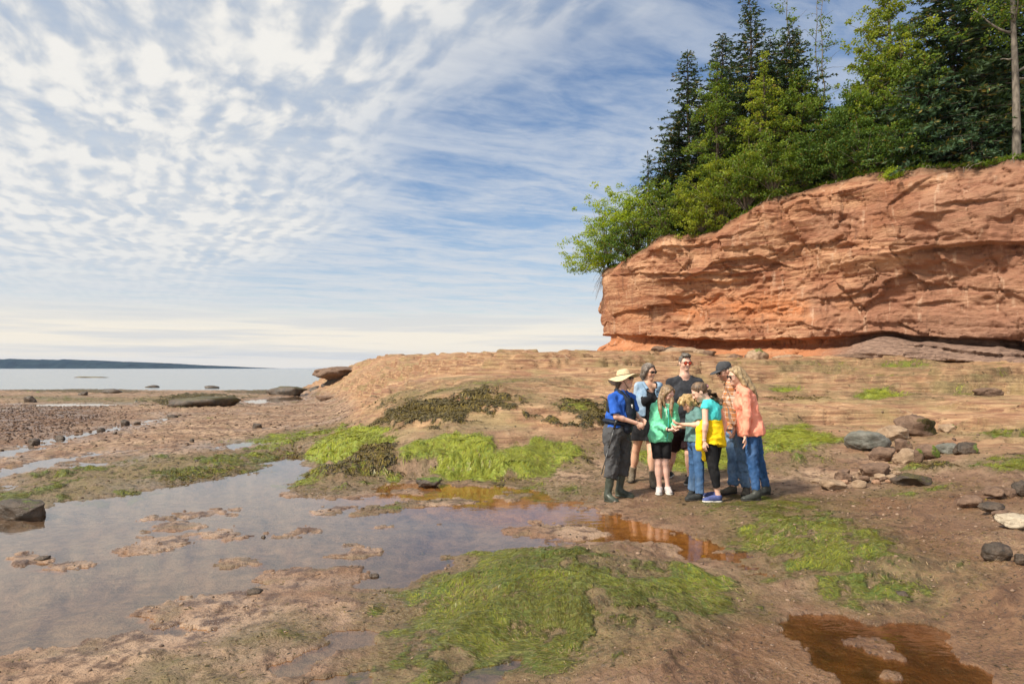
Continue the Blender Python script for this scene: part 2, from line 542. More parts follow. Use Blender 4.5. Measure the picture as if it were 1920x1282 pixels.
# (outline, strength, lime 0..1)
ALGAE = [
    ([(-200, 925), (0, 902), (100, 882), (250, 862), (400, 852), (470, 842), (520, 816), (600, 801), (640, 799), (600, 830), (522, 846), (506, 868), (440, 889), (330, 907), (200, 929), (80, 946), (-200, 985)], .72, .25),
    ([(480, 838), (520, 815), (600, 800), (640, 798), (610, 822), (540, 842), (490, 850)], .95, .65),
    ([(583, 832), (640, 806), (700, 806), (762, 816), (742, 831), (682, 839), (640, 851), (590, 858), (578, 850)], 1.2, 1.0),
    ([(738, 852), (760, 839), (812, 826), (860, 818), (920, 829), (932, 846), (962, 838), (1000, 822), (1062, 830), (1092, 850), (1076, 866), (1045, 862), (1062, 876), (1022, 896), (960, 882), (900, 891), (830, 886), (790, 881), (812, 861), (752, 863)], 1.2, .9),
    ([(530, 902), (590, 871), (632, 860), (640, 880), (600, 896), (560, 908)], .9, .5),
    ([(665, 903), (680, 890), (720, 880), (744, 889), (710, 905)], 1.0, .6),
    ([(676, 878), (690, 866), (724, 868), (700, 882)], 1.0, .7),
    ([(562, 905), (620, 898), (650, 903), (610, 915)], .8, .45),
    ([(755, 1105), (800, 1081), (900, 1056), (880, 1040), (950, 1026), (1100, 1022), (1160, 1031), (1200, 1050), (1330, 1060), (1382, 1090), (1402, 1130), (1330, 1172), (1200, 1200), (1100, 1216), (950, 1216), (880, 1250), (762, 1290), (700, 1290), (742, 1200), (750, 1140)], .86, .30),
    ([(960, 1130), (1000, 1105), (1060, 1100), (1050, 1140), (980, 1160), (880, 1200), (820, 1200), (870, 1165)], 1.0, .40),
    ([(1060, 1085), (1160, 1070), (1330, 1066), (1370, 1100), (1280, 1120), (1150, 1110)], 1.0, .5),
    ([(1100, 1026), (1155, 1030), (1150, 1045), (1060, 1052), (1020, 1042)], .9, .45),
    ([(880, 1040), (940, 1036), (955, 1050), (905, 1054)], .9, .4),
    ([(1325, 955), (1420, 934), (1500, 936), (1560, 946), (1622, 986), (1650, 1011), (1690, 1041), (1795, 1086), (1722, 1100), (1622, 1106), (1540, 1086), (1480, 1051), (1430, 1010), (1360, 985)], .85, .42),
    ([(1480, 1050), (1520, 1022), (1580, 1010), (1650, 1040), (1690, 1085), (1620, 1104), (1545, 1085)], 1.1, .42),
    ([(1370, 965), (1450, 950), (1540, 960), (1560, 985), (1470, 1000), (1400, 990)], 1.0, .55),
    ([(1690, 1060), (1790, 1085), (1780, 1090), (1700, 1080)], .8, .4),
    ([(1400, 1030), (1440, 1040), (1470, 1062), (1430, 1060)], .7, .4),
    ([(190, 1280), (330, 1228), (430, 1250), (520, 1300), (180, 1300)], .85, .3),
    ([(430, 1190), (520, 1160), (540, 1180), (470, 1210)], .45, .15),
    ([(1425, 832), (1460, 802), (1500, 801), (1572, 822), (1572, 833), (1500, 846), (1428, 857)], 1.1, .85),
    ([(1195, 852), (1250, 821), (1420, 814), (1445, 860), (1372, 881), (1280, 886), (1210, 871)], 1.1, .9),
    ([(1430, 868), (1470, 872), (1462, 884), (1434, 882)], .9, .4),
    ([(1780, 876), (1832, 866), (1925, 857), (1960, 880), (1832, 881)], 1.0, .5),
    ([(1868, 812), (1925, 814), (1960, 840), (1890, 831)], .9, .5),
    ([(1450, 738), (1480, 729), (1516, 733), (1490, 740)], .8, .8),
    ([(1590, 742), (1640, 736), (1680, 748), (1632, 756)], .9, .8),
    ([(1765, 742), (1800, 735), (1810, 742)], .7, .8),
    ([(1520, 690), (1570, 686), (1600, 700), (1670, 708), (1660, 714), (1590, 708), (1545, 706)], .6, .95),
    ([(1640, 690), (1720, 684), (1760, 690), (1700, 696)], .6, .8),
    ([(1870, 715), (1920, 708), (1920, 722), (1880, 722)], .6, .85),
    ([(1620, 932), (1680, 920), (1740, 926), (1700, 938)], .85, .5),
    ([(1030, 918), (1060, 908), (1082, 914), (1060, 930), (1035, 930)], .8, .45),
    ([(720, 950), (760, 940), (772, 946), (740, 956)], .8, .45),
    ([(785, 735), (900, 722), (1010, 712), (1000, 720), (880, 735), (800, 742)], .35, .6),
    ([(1070, 760), (1090, 752), (1110, 765), (1085, 768)], .7, .7),
    ([(975, 745), (1000, 740), (1010, 744), (985, 750)], .6, .8),
    ([(30, 742), (240, 748), (320, 744), (460, 742), (300, 754), (100, 752)], .5, .2),
]
WEED = [
    ([(688, 802), (740, 776), (862, 750), (906, 738), (962, 755), (940, 769), (880, 780), (832, 801), (782, 812), (740, 806)], .85),
    ([(660, 765), (720, 755), (780, 742), (840, 742), (760, 762), (700, 772)], .4),
    ([(992, 800), (1004, 788), (1040, 796), (1096, 806), (1070, 814), (1010, 803)], 1.0),
    ([(1058, 756), (1100, 745), (1135, 765), (1150, 800), (1100, 796), (1070, 772)], 1.0),
    ([(600, 862), (640, 852), (680, 846), (750, 842), (760, 872), (722, 880), (690, 892), (660, 906), (620, 892), (590, 886)], 1.15),
    ([(735, 842), (770, 850), (775, 868), (740, 866)], 1.0),
    ([(912, 858), (940, 850), (954, 862), (948, 890), (925, 886)], 1.0),
    ([(1030, 858), (1080, 850), (1112, 862), (1080, 870)], .9),
    ([(520, 840), (560, 832), (580, 842), (540, 850)], .7),
    ([(300, 760), (310, 744), (380, 738), (436, 746), (420, 760), (340, 764)], 1.0),
    ([(-20, 726), (120, 722), (240, 730), (300, 738), (160, 738), (0, 734)], .6),
    ([(400, 735), (480, 732), (570, 730), (560, 740), (450, 742)], .6),
    ([(240, 905), (330, 885), (440, 870), (490, 872), (440, 888), (330, 906), (250, 918)], .5),
    ([(1740, 872), (1790, 868), (1800, 880), (1760, 882)], .8),
    ([(1440, 752), (1500, 744), (1600, 748), (1580, 754), (1500, 756)], .4),
]
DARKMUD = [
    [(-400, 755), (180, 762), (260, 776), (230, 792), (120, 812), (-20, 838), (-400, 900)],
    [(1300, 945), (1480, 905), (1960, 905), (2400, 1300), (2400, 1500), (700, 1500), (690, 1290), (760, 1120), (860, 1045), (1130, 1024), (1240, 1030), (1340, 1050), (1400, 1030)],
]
def _ring(outl, n=3, lvl=None):
    return gpoly(outl, lvl, n)

# fan-shaped grid of the shore, finer near the group and the pools
_us = np.concatenate([np.linspace(-3.0, -0.86, 46)[:-1], np.linspace(-0.86, 0.86, 590), np.linspace(0.86, 2.0, 30)[1:]])
_ys = [1.2]
while _ys[-1] < 150:
    y = _ys[-1]
    _ys.append(y + min(max(0.0012 * y * y, 0.013), 0.0080 * y + 0.004 * max(0, y - 20)))
_ys = np.array(_ys)
GX = (_us[None, :] * (_ys[:, None] + 0.0)); GY = np.repeat(_ys[:, None], len(_us), 1)
GZ = H0(GX, GY)

# masks
pool_s = np.full(GX.shape, -6.0)
for pl in POOLS:
    pool_s = np.maximum(pool_s, poly_sdf(gpoly(pl, WZ, 2), GX, GY))
for pl in ISLES:
    sd_ = poly_sdf(gpoly(pl, WZ, 2), GX, GY)
    pool_s = np.where(sd_ > -1.5, np.minimum(pool_s, -sd_ * 1.0 + 0.0), pool_s)
fine_n = fbm2(GX * 1.7, GY * 1.7, 5, 0.55, seed=3)
mid_n = fbm2(GX * 0.55, GY * 0.55, 4, 0.5, seed=9)
wob = np.clip(GY / 7.0, .6, 2.5)
pool_e = pool_s + (fine_n * 0.28 + fbm2(GX * 5, GY * 7, 4, .6, seed=40) * .20) * wob - .01 * wob
pool_e = np.where((GY < 5.2) & (GX > 1.2), pool_s + .06 + fine_n * .12 + fbm2(GX * 5, GY * 7, 4, .6, seed=40) * .10, pool_e)
algae = np.zeros(GX.shape); lime = np.zeros(GX.shape)
brk = fbm2(GX * 1.2, GY * 1.2, 5, 0.58, seed=21)
brk2 = fbm2(GX * 5.0, GY * 5.0, 4, 0.6, seed=25)
for outl, st, lm in ALGAE:
    s_ = poly_sdf(gpoly(outl, None, 2), GX, GY, 2.5)
    sc = np.clip(GY / 8.0, .5, 4)
    gn = 2.4 if lm >= .8 else 1.0
    v = sstep(-.25, .45, s_ / sc * .8 * gn + (brk * .75 + brk2 * .45) / gn - .06 + (.12 if gn > 1 else 0))
    v = np.clip(v * st, 0, 1.2) * (0.78 + 0.5 * np.clip(brk2 + .35, 0, 1))
    if st < .8:
        v = v * sstep(-.25, .40, brk * 1.2 + brk2 * .9)
    elif st < .88:
        v = v * (.30 + .70 * sstep(-.42, .12, brk * 1.3 + brk2 * 1.1))
    lime = np.where(v > algae * 0.9, np.maximum(lm * (v > .02), np.where(v > .05, lm, lime)), lime)
    algae = np.maximum(algae, v)
algae = np.clip(algae, 0, 1)
lime = lime * np.where(GY < 8.2, .80, 1.0)
weed = np.zeros(GX.shape)
for outl, st in WEED:
    s_ = poly_sdf(gpoly(outl, None, 2), GX, GY, 3.0)
    sc = np.clip(GY / 9.0, .5, 5)
    weed = np.maximum(weed, st * sstep(-.15, .25, s_ / sc + brk * .5 + brk2 * .4))
weed = np.clip(weed, 0, 1) * (1 - .75 * np.clip(algae * lime * 1.3, 0, 1))
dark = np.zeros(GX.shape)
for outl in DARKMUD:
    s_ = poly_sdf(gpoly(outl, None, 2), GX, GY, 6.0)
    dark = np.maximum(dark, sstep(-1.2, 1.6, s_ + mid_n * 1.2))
AMBER = [[(640, 898), (1130, 900), (1300, 960), (1480, 1090), (1260, 1070), (1080, 1012), (980, 988), (860, 960), (740, 948), (660, 935)],
         [(1400, 1130), (1900, 1130), (2000, 1340), (1450, 1340)]]
amber = np.zeros(GX.shape)
for outl in AMBER:
    amber = np.maximum(amber, sstep(-.7, .5, poly_sdf(gpoly(outl, WZ, 2), GX, GY, 3.0) + mid_n * .5))
film = np.zeros(GX.shape)
for outl, st, lm in ALGAE:
    sc = np.clip(GY / 8.0, .5, 4)
    film = np.maximum(film, sstep(-.75, .25, poly_sdf(gpoly(outl, None, 1), GX, GY, 2.5) / sc + brk * .7 + brk2 * .3))
GZ = GZ + sstep(45, 75, GY) * (1 - sstep(.3, 1, GZ)) * fbm2(GX * .05, GY * .12, 4, .55, seed=83) * .16
rock = sstep(.12, .55, GZ + mid_n * .15) * sstep(8.0, 11.0, GY)

# relief: mud flats, terraced sandstone, lumpy weed mounds
stand = np.exp(-(((GX - 2.3) / 1.9) ** 4 + ((GY - 9.2) / 1.75) ** 4))
low_n = fbm2(GX * .22, GY * .30, 3, .45, seed=29)
strata = GZ * 1.0 + low_n * .40 + fbm2(GX * .5, GY * 1.2, 3, .5, seed=31) * .07
lay = strata / 0.24
fr = lay - np.floor(lay)
ledge_on = sstep(-.20, .12, fbm2(GX * .16, GY * .4, 3, .5, seed=37))
terr = (sstep(.0, .07, fr) - fr) * 0.24 * (.15 + .85 * ledge_on)
lay_b = strata / 0.075 + fbm2(GX * .35, GY * 1.4, 2, .5, seed=43) * .9
fr_b = lay_b - np.floor(lay_b)
terr_b = (sstep(.0, .16, fr_b) - fr_b) * .04 * sstep(-.12, .20, fbm2(GX * .22, GY * .45, 3, .5, seed=77))
joint = np.abs(fbm2(GX * .16 + GY * .10, GY * .34 - GX * .05, 4, .5, seed=58))
crackm = np.clip(1 - joint / (.014 + .0005 * GY), 0, 1)
amp_rock = rock * (1 - .8 * np.clip(algae, 0, 1)) * (1 - .75 * np.exp(-(((GX + .8) / 3.6) ** 4 + ((GY - 12.4) / 3.0) ** 4)))
GZ = GZ + amp_rock * (terr * 1.35 + terr_b + low_n * .22 + mid_n * .07 + fine_n * .012 - crackm * .13
                      + np.minimum(0, fbm2(GX * .45, GY * .9, 3, .5, seed=55) + .10) * .26)
mud = (1 - rock)
GZ = GZ + mud * (mid_n * .035 + fine_n * .018) * (1 - .9 * stand)
clod = fbm2(GX * 7.5, GY * 7.5, 3, .6, seed=61)
clod2 = np.maximum(0, fbm2(GX * 3.3, GY * 4.2, 4, .6, seed=66))
crumb = np.abs(fbm2(GX * 11, GY * 13, 3, .6, seed=63))
GZ = GZ + mud * (clod * .014 + clod2 * .034 * sstep(-.25, .3, mid_n) + (crumb - .15) * .022 * sstep(-.15, .25, fine_n)) * (1 - .6 * stand)
ridge = 1 - np.abs(fbm2(GX * 1.1 + GY * .7, GY * 2.6 - GX * .6, 4, .55, seed=71)) * 2.2
GZ = GZ + mud * np.clip(ridge - .60, 0, 1) * .085 * (1 - .85 * stand)
lump = fbm2(GX * 1.7, GY * 1.7, 3, .5, seed=81)
GZ = GZ + np.clip(algae, 0, 1) * (.02 + lump * .15 * sstep(9.0, 10.5, GY) + brk2 * .018) * (1 - .9 * stand)
GZ = GZ + weed * (.05 + np.abs(brk2) * .10 + lump * .05) * (1 - stand)
# pools are hollows in it
sh_out = sstep(0.0, 0.9, -pool_e)
GZ = np.where(pool_e < 0, (WZ + .012) * (1 - sh_out) + np.where(pool_s > -1.5, np.maximum(GZ, WZ + .012 + .01 * sh_out), GZ) * sh_out + (1 - sh_out) * np.maximum(clod, -.2) * .018,
              WZ - .012 - .10 * sstep(0, .9, pool_e) + np.clip(clod, -.3, .5) * .012)
# outside the pools ground near them never dips under their level
near_pool = (pool_s > -1.2) & (pool_e < 0)
GZ = np.where(near_pool, np.maximum(GZ, WZ + .004), GZ)
wet = sstep(-1.6, .1, pool_s + mid_n * .8) * (1 - sstep(.25, .6, GZ))
wet = np.maximum(wet, sstep(.02, .35, fbm2(GX * .25, GY * .9, 4, .55, seed=91)) * .7 * (1 - rock))
wet = np.maximum(wet, .55 * sstep(.10, .35, fbm2(GX * .3, GY * .35, 4, .5, seed=95)) * rock)
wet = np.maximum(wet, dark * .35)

rock_m = rock
ground_me = mesh_np('ground', np.stack([GX, GY, GZ], -1).reshape(-1, 3), grid_quads(*GX.shape))
vcol(ground_me, 'mk', np.stack([algae, weed, wet, rock], -1).reshape(-1, 4))
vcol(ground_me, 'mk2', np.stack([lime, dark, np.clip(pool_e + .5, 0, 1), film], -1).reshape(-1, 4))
vcol(ground_me, 'mk3', np.stack([amber, amber * (GY < 5.6), amber * 0], -1).reshape(-1, 3))


def gz(X, Y):
    """final ground height under a point"""
    X = float(X); Y = float(Y)
    r = np.clip(np.searchsorted(_ys, Y) - 1, 0, len(_ys) - 2)
    fy = (Y - _ys[r]) / (_ys[r + 1] - _ys[r])
    u = X / Y
    c = np.clip(np.searchsorted(_us, u) - 1, 0, len(_us) - 2)
    fx = np.clip((u - _us[c]) / (_us[c + 1] - _us[c]), 0, 1)
    return float((GZ[r, c] * (1 - fx) + GZ[r, c + 1] * fx) * (1 - fy) + (GZ[r + 1, c] * (1 - fx) + GZ[r + 1, c + 1] * fx) * fy)


gm, n = mat_new('shore_ground')
geo = n.node('ShaderNodeNewGeometry')
pos = geo.outputs['Position']
mk = n.node('ShaderNodeSeparateColor', None, Color=n.node('ShaderNodeVertexColor', {'layer_name': 'mk'}).outputs[0])
mka = n.node('ShaderNodeVertexColor', {'layer_name': 'mk'}).outputs[1]
mk2 = n.node('ShaderNodeSeparateColor', None, Color=n.node('ShaderNodeVertexColor', {'layer_name': 'mk2'}).outputs[0])
nA = n.noise(pos, 0.8, 6.0, 0.62)
nB = n.noise(pos, 6.0, 6.0, 0.65)
nC = n.noise(pos, 30.0, 5.0, 0.68)
nD = n.noise(n.scale(pos, (1.0, 2.6, 9.0)), 1.3, 7.0, 0.62, 0.4)
nS = n.noise(n.scale(pos, (.35, 1.0, 7.0)), 2.4, 5.0, 0.6, 0.6)
mudc = n.mix(n.ramp(nA, .34, .66), (.215, .118, .066), (.415, .280, .182))
mudc = n.mix(n.ramp(nB, .44, .62), mudc, (.105, .056, .032))
mudc = n.mix(n.ramp(n.noise(pos, 2.2, 5.0, .6, .5), .52, .66, 0, .7), mudc, (.180, .125, .064))
mudc = n.mix(n.ramp(nC, .54, .68, 0, .7), mudc, (.060, .038, .030))
rockc = n.mix(n.ramp(nD, .34, .66), (.285, .142, .070), (.480, .300, .162))
rockc = n.mix(n.ramp(nS, .47, .62, 0, .85), rockc, (.215, .098, .055))
rockc = n.mix(n.ramp(nA, .48, .66, 0, .6), rockc, (.255, .200, .082))
rockc = n.mix(n.ramp(nB, .56, .74, 0, .6), rockc, (.540, .385, .250))
rockc = n.mix(n.ramp(nC, .58, .72, 0, .35), rockc, (.160, .092, .060))
col = n.mix(mka, mudc, rockc)
drk = n.mix(n.ramp(nB, .36, .60), (.090, .042, .020), (.205, .110, .056))  # wet brown mud, its colour darkened further for the vignette along the near foreground
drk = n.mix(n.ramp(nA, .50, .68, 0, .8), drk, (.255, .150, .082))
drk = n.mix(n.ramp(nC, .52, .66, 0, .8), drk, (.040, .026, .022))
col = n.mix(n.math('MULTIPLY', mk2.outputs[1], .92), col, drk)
film_v = n.node('ShaderNodeVertexColor', {'layer_name': 'mk2'}).outputs[1]
flc = n.mix(n.ramp(nB, .38, .62), (.075, .062, .024), (.190, .150, .062))
col = n.mix(n.math('MULTIPLY', film_v, n.ramp(nC, .30, .60, .35, .85)), col, flc)
# bed of the pools: dark silt, rust-stained by the runnel
amb = n.node('ShaderNodeSeparateColor', None, Color=n.node('ShaderNodeVertexColor', {'layer_name': 'mk3'}).outputs[0])
bedg = n.mix(n.ramp(nB, .36, .64), (.105, .088, .082), (.205, .172, .156))
beda = n.mix(n.ramp(nB, .36, .64), (.215, .105, .020), (.350, .195, .050))
beda = n.mix(amb.outputs[1], beda, n.mix(n.ramp(nB, .36, .64), (.062, .027, .006), (.115, .052, .012)))
bed = n.mix(amb.outputs[0], bedg, beda)
col = n.mix(n.ramp(mk2.outputs[2], .49, .56), col, bed)
wetf = n.math('MULTIPLY', mk.outputs[2], n.ramp(nA, .25, .6))
col = n.mix(n.math('MULTIPLY', wetf, .30), col, n.mix(1.0, col, (.62, .56, .54), 'MULTIPLY'))
# algae: fine combed filaments
comb = n.noise(n.scale(pos, (9.0, 34.0, 20.0), rot=(0, 0, R(28))), 1.0, 5.0, 0.65, 0.6)
alc = n.mix(mk2.outputs[0], (.115, .105, .024), (.340, .370, .055))
alc2 = n.mix(mk2.outputs[0], (.050, .050, .014), (.190, .260, .022))
alc = n.mix(n.ramp(comb, .38, .62), alc2, alc)
alc = n.mix(n.ramp(nB, .58, .75, 0, .45), alc, (.300, .270, .070))
alc = n.mix(n.ramp(n.noise(pos, 2.4, 4.0, .55), .50, .66, 0, .7), alc, (.100, .150, .018))
alf = n.ramp(n.math('ADD', mk.outputs[0], n.math('MULTIPLY', n.math('SUBTRACT', comb, .5), .75)), .26, .66)
col = n.mix(alf, col, alc)
wdn = n.node('ShaderNodeTexVoronoi', None, Vector=pos, Scale=26.0).outputs[0]
wdc = n.mix(n.ramp(wdn, .1, .55), (.210, .160, .046), (.060, .046, .018))
wdf = n.ramp(n.math('ADD', mk.outputs[1], n.math('MULTIPLY', n.math('SUBTRACT', nB, .5), 1.3)), .36, .62)
col = n.mix(wdf, col, wdc)
rgh = n.math('SUBTRACT', .84, n.math('MULTIPLY', n.math('MAXIMUM', wetf, n.math('MULTIPLY', mk2.outputs[1], n.ramp(nA, .38, .56))), .58))
rgh = n.math('ADD', rgh, n.math('MULTIPLY', n.math('SUBTRACT', nC, .5), .3), clamp=True)
b = n.node('ShaderNodeBsdfPrincipled', None, Base_Color=col, Roughness=rgh)
b.inputs['Specular IOR Level'].default_value = 0.5
hgt = n.math('ADD', n.math('MULTIPLY', nB, 1.0), n.math('MULTIPLY', nC, .35))
hgt = n.math('ADD', hgt, n.math('MULTIPLY', n.math('MULTIPLY', alf, comb), 1.2))
hgt = n.math('ADD', hgt, n.math('MULTIPLY', n.math('MULTIPLY', wdf, wdn), 1.5))
hgt = n.math('ADD', hgt, n.math('MULTIPLY', n.math('MULTIPLY', mka, nS), 2.4))
bp = n.node('ShaderNodeBump', None, Strength=.9, Distance=.06, Height=hgt)
n.l.new(bp.outputs[0], b.inputs['Normal'])
finish(n, b.outputs[0])
link('ground', ground_me, gm, kind='structure', label='muddy red tidal flat and sandstone shelf with green algae')

# water standing in the hollows
wet_v = (pool_e > -.30) & (GZ < WZ + .05) & (pool_s > -1.4)
WS = 4
wv = np.zeros((int(math.ceil(GX.shape[0] / WS)), int(math.ceil(GX.shape[1] / WS))), bool)
for i in range(WS):
    for j in range(WS):
        blk_ = wet_v[i::WS, j::WS]; wv[:blk_.shape[0], :blk_.shape[1]] |= blk_
wq = []
GXc, GYc = GX[::WS, ::WS], GY[::WS, ::WS]
q = grid_quads(*GXc.shape)
keep = wv.reshape(-1)[q[:, 0]]
q = q[keep]
used, inv = np.unique(q, return_inverse=True)
wV = np.stack([GXc.reshape(-1)[used], GYc.reshape(-1)[used], np.full(len(used), WZ)], -1)
# outer far puddles lie lower than the near pools
far_pud = wV[:, 1] > 25
water_me = mesh_np('tide_pool_water', wV, inv.reshape(-1, 4))
wm, n = mat_new('pool_water')
pos = n.node('ShaderNodeNewGeometry').outputs['Position']
rip = n.noise(n.scale(pos, (1.0, 2.2, 1.0)), 5.0, 3.0, 0.5, 0.3)
bp = n.node('ShaderNodeBump', None, Strength=.05, Distance=.02, Height=rip)
back_ = n.node('ShaderNodeNewGeometry').outputs['Backfacing']
fr_ = n.node('ShaderNodeFresnel', None, IOR=n.ramp(back_, 0.0, 1.0, 1.52, 1 / 1.52, smooth=False), Normal=bp.outputs[0])
tr = n.node('ShaderNodeBsdfTransparent', None, Color=(.88, .74, .58))
gl = n.node('ShaderNodeBsdfGlossy', None, Roughness=.035, Color=(1, 1, 1), Normal=bp.outputs[0])
mx = n.node('ShaderNodeMixShader', None, i0=fr_.outputs[0], i1=tr.outputs[0], i2=gl.outputs[0])
finish(n, mx.outputs[0])
link('tide_pool_water', water_me, wm, kind='structure', label='shallow still water lying in the tide pools')

# the sea out to the horizon
a = np.linspace(-1.5, 1.5, 121); rr = np.exp(np.linspace(math.log(38), math.log(6000), 60))
sV = np.stack([np.sin(a)[None, :] * rr[:, None], np.cos(a)[None, :] * rr[:, None], np.full((60, 121), SEA_Z)], -1).reshape(-1, 3)
sm, n = mat_new('sea_water')
pos = n.node('ShaderNodeNewGeometry').outputs['Position']
w1 = n.noise(n.scale(pos, (.05, .22, 1.0)), 1.0, 6.0, 0.6)
w2 = n.noise(n.scale(pos, (.6, 1.6, 1.0)), 1.0, 4.0, 0.55)
bp = n.node('ShaderNodeBump', None, Strength=.35, Distance=.6, Height=n.math('ADD', w1, n.math('MULTIPLY', w2, .4)))
b = n.node('ShaderNodeBsdfPrincipled', None, Base_Color=(.20, .22, .23), Roughness=.16, IOR=1.33, Normal=bp.outputs[0])
finish(n, b.outputs[0])
link('sea', mesh_np('sea', sV, grid_quads(60, 121)[:, ::-1]), sm, kind='structure', label='pale calm sea reaching the horizon')

# wooded headland across the bay
hp = np.array([(-420, 664), (-200, 668), (-60, 672), (60, 673), (130, 674), (200, 677), (260, 679), (320, 683), (370, 685.0), (405, 687.4), (428, 689.4)], float)
HD = 3200.0
px = np.linspace(-420, 428, 420)
top = np.interp(px, hp[:, 0], hp[:, 1])
zt = (HOR - top) / FOC * HD
zt = np.maximum(zt * (1 + .10 * fbm2(px * .12, px * 0, 4, .6, seed=5)) + np.where(zt > 4, vnoise2(px * .9, px * 0, 6) * 4.0, 0), .6)
X = (px - 960) / FOC * HD
prof = [(-60, 0.0), (-30, .25), (0, .72), (60, 1.0), (300, .9), (700, .4), (900, -.02)]
V = np.stack([np.stack([X, np.full_like(X, HD + d), SEA_Z - 2 + np.maximum(zt * k, 0) + 2 * (k > 0)], -1) for d, k in prof], 0)
hm = simple_mat('headland_forest', (.014, .024, .022), .95, .5, .02, stretch=(1, 1, 3))
link('headland', mesh_np('headland', V.reshape(-1, 3), grid_quads(len(prof), len(px))), hm, kind='structure', label='low wooded headland across the bay')

# ------------------------------------------------------------------ the sandstone cliff
_out = np.array([(20, 66), (11.5, 58), (7.6, 50), (6.15, 44.5), (5.85, 42.0), (5.95, 41.0), (6.6, 40.1), (8.2, 38.5), (10, 36.8), (13, 33.8), (16.4, 30.6), (20, 27.0), (24, 23.4), (30, 19)], float)
_sl = np.concatenate([[0], np.cumsum(np.linalg.norm(np.diff(_out, axis=0), axis=1))])
# step along the outline: fine where it is in view
_L = [0.0]
_l0, _l1 = _sl[3] - 1.0, _sl[11] + 2.2
while _L[-1] < _sl[-1]:
    _L.append(_L[-1] + (0.048 if _l0 < _L[-1] < _l1 else 0.30))
_L = np.array(_L)
bx = np.interp(_L, _sl, _out[:, 0]); by = np.interp(_L, _sl, _out[:, 1])
_dense = np.linspace(0, _sl[-1], 900)
_k = np.exp(-0.5 * (np.arange(-24, 25) / 8.0) ** 2); _k /= _k.sum()
def _sm(v):
    w = np.interp(_dense, _sl, v); w = np.convolve(np.pad(w, 24, mode='reflect', reflect_type='odd'), _k, 'valid'); return np.interp(_L, _dense, w)
bx = _sm(_out[:, 0]); by = _sm(_out[:, 1])
tx = np.gradient(bx, _L); ty = np.gradient(by, _L); tl = np.hypot(tx, ty)
nx, ny = ty / tl, -tx / tl            # outward: towards the beach
for v in (nx, ny):
    pass
_nk = np.ones(41) / 41
nx = np.convolve(np.pad(nx, 20, mode='edge'), _nk, 'valid'); ny = np.convolve(np.pad(ny, 20, mode='edge'), _nk, 'valid')
cpx = 960 + bx / by * FOC             # photo column of each foot point
_tp = np.array([(1060, 540), (1118, 516), (1160, 485), (1200, 462), (1270, 442), (1340, 424), (1380, 404), (1430, 372), (1500, 350), (1560, 333), (1640, 322), (1700, 318), (1800, 305), (1920, 290), (2300, 250), (3000, 200)], float)
ctop = CAM_H + (HOR - np.interp(cpx, _tp[:, 0], _tp[:, 1])) / FOC * by
ctop = np.where(_L < _sl[4], np.interp(_L, [0, _sl[2], _sl[4]], [10.2, 8.6, float(np.interp(_sl[4], _L, ctop))]), ctop)
ctop = ctop + fbm2(_L * .5, _L * 0, 4, .5, seed=2) * .35
cbot = H0(bx, by) - .35
nT = 206
tt = np.linspace(0, 1, nT)
Lg = np.repeat(_L[None, :], nT, 0); PXg = np.repeat(cpx[None, :], nT, 0)
Zg = cbot[None, :] + (ctop - cbot)[None, :] * tt[:, None]
Tg = np.repeat(tt[:, None], len(_L), 1)
zz = Zg + .02 * Lg + fbm2(Lg * .16, Zg * .2, 3, .5, seed=12) * .40

def lip(z, z0, dep, fade):
    """rock juts out above z0 and is hollowed below it"""
    e = z - z0
    return np.where(e > 0, dep * np.exp(-np.maximum(e, 0) / (fade * 1.3)), -dep * np.exp(-np.maximum(-e, 0) / fade)) * .5 * np.minimum(1, np.abs(e) / .03 + .2)

prow0 = np.exp(-(np.maximum(0, np.abs(Lg - _sl[5]) - 1.0) / 1.6) ** 2)
d = fbm2(Lg * .17, Zg * .22, 3, .5, seed=14) * 1.2 * (1 - .8 * prow0)
def qz(v, nst, sh=.22):
    w = v * nst; f = np.floor(w); g = w - f
    return (f + sstep(.5 - sh, .5 + sh, g)) / nst
wx = Lg + fbm2(Lg * .6, Zg * .8, 3, .5, seed=51) * .8; wz = zz + fbm2(Lg * .7, Zg * .7, 3, .5, seed=52) * .25
blk = fbm2(Lg * .55 + Zg * .18, zz * .8, 4, .5, seed=15)
va, vb, ox, oy, vd_ = vor2(wx / 2.7, wz / 2.0, 53)
d += (va - .5) * .62 + ((vb - .5) * ox * .6 + (va - .5) * oy * .55)
d -= np.clip(1 - vd_ / .02, 0, 1) * .06 * (vb > .6)
va, vb, ox, oy, vd2_ = vor2(wx / 1.0 + 7, wz / .55 + 3, 54)
sel = sstep(-.1, .15, blk)
d += ((va - .5) * .13 + ((vb - .5) * ox * .22 + (va - .5) * oy * .2)) * sel
d -= np.clip(1 - vd2_ / .03, 0, 1) * .03 * (vb > .7) * sel
lay1 = qz(vnoise2(zz * 1.9, Lg * .05, 18), 5, .04) * .36
lay2 = qz(vnoise2(zz * 6.0, Lg * .09, 19), 4, .06) * .10
lm = np.clip(.35 + fbm2(Lg * .2, zz * .3, 2, .5, seed=20) * 1.3, 0, 1)
d += lay1 * (.4 + .6 * lm) + lay2 * (.3 + .9 * lm)
d += fbm2(Lg * 3.2, zz * 4.0, 4, .55, seed=22) * .055
crk = np.abs(fbm2(Lg * .8 + Zg * .12, Zg * .14, 4, .5, seed=23))
d -= np.clip(.018 - crk, 0, 1) / .018 * .14
d += np.where(vnoise2(Lg * .35, zz * .5, 25) > .12, fbm2(Lg * 5, zz * 9, 2, .5, seed=26) * .05, 0)
hol = fbm2(Lg * .9, zz * 1.3, 3, .5, seed=24)
d -= sstep(.12, .34, hol) * .16
rng = np.random.default_rng(5)
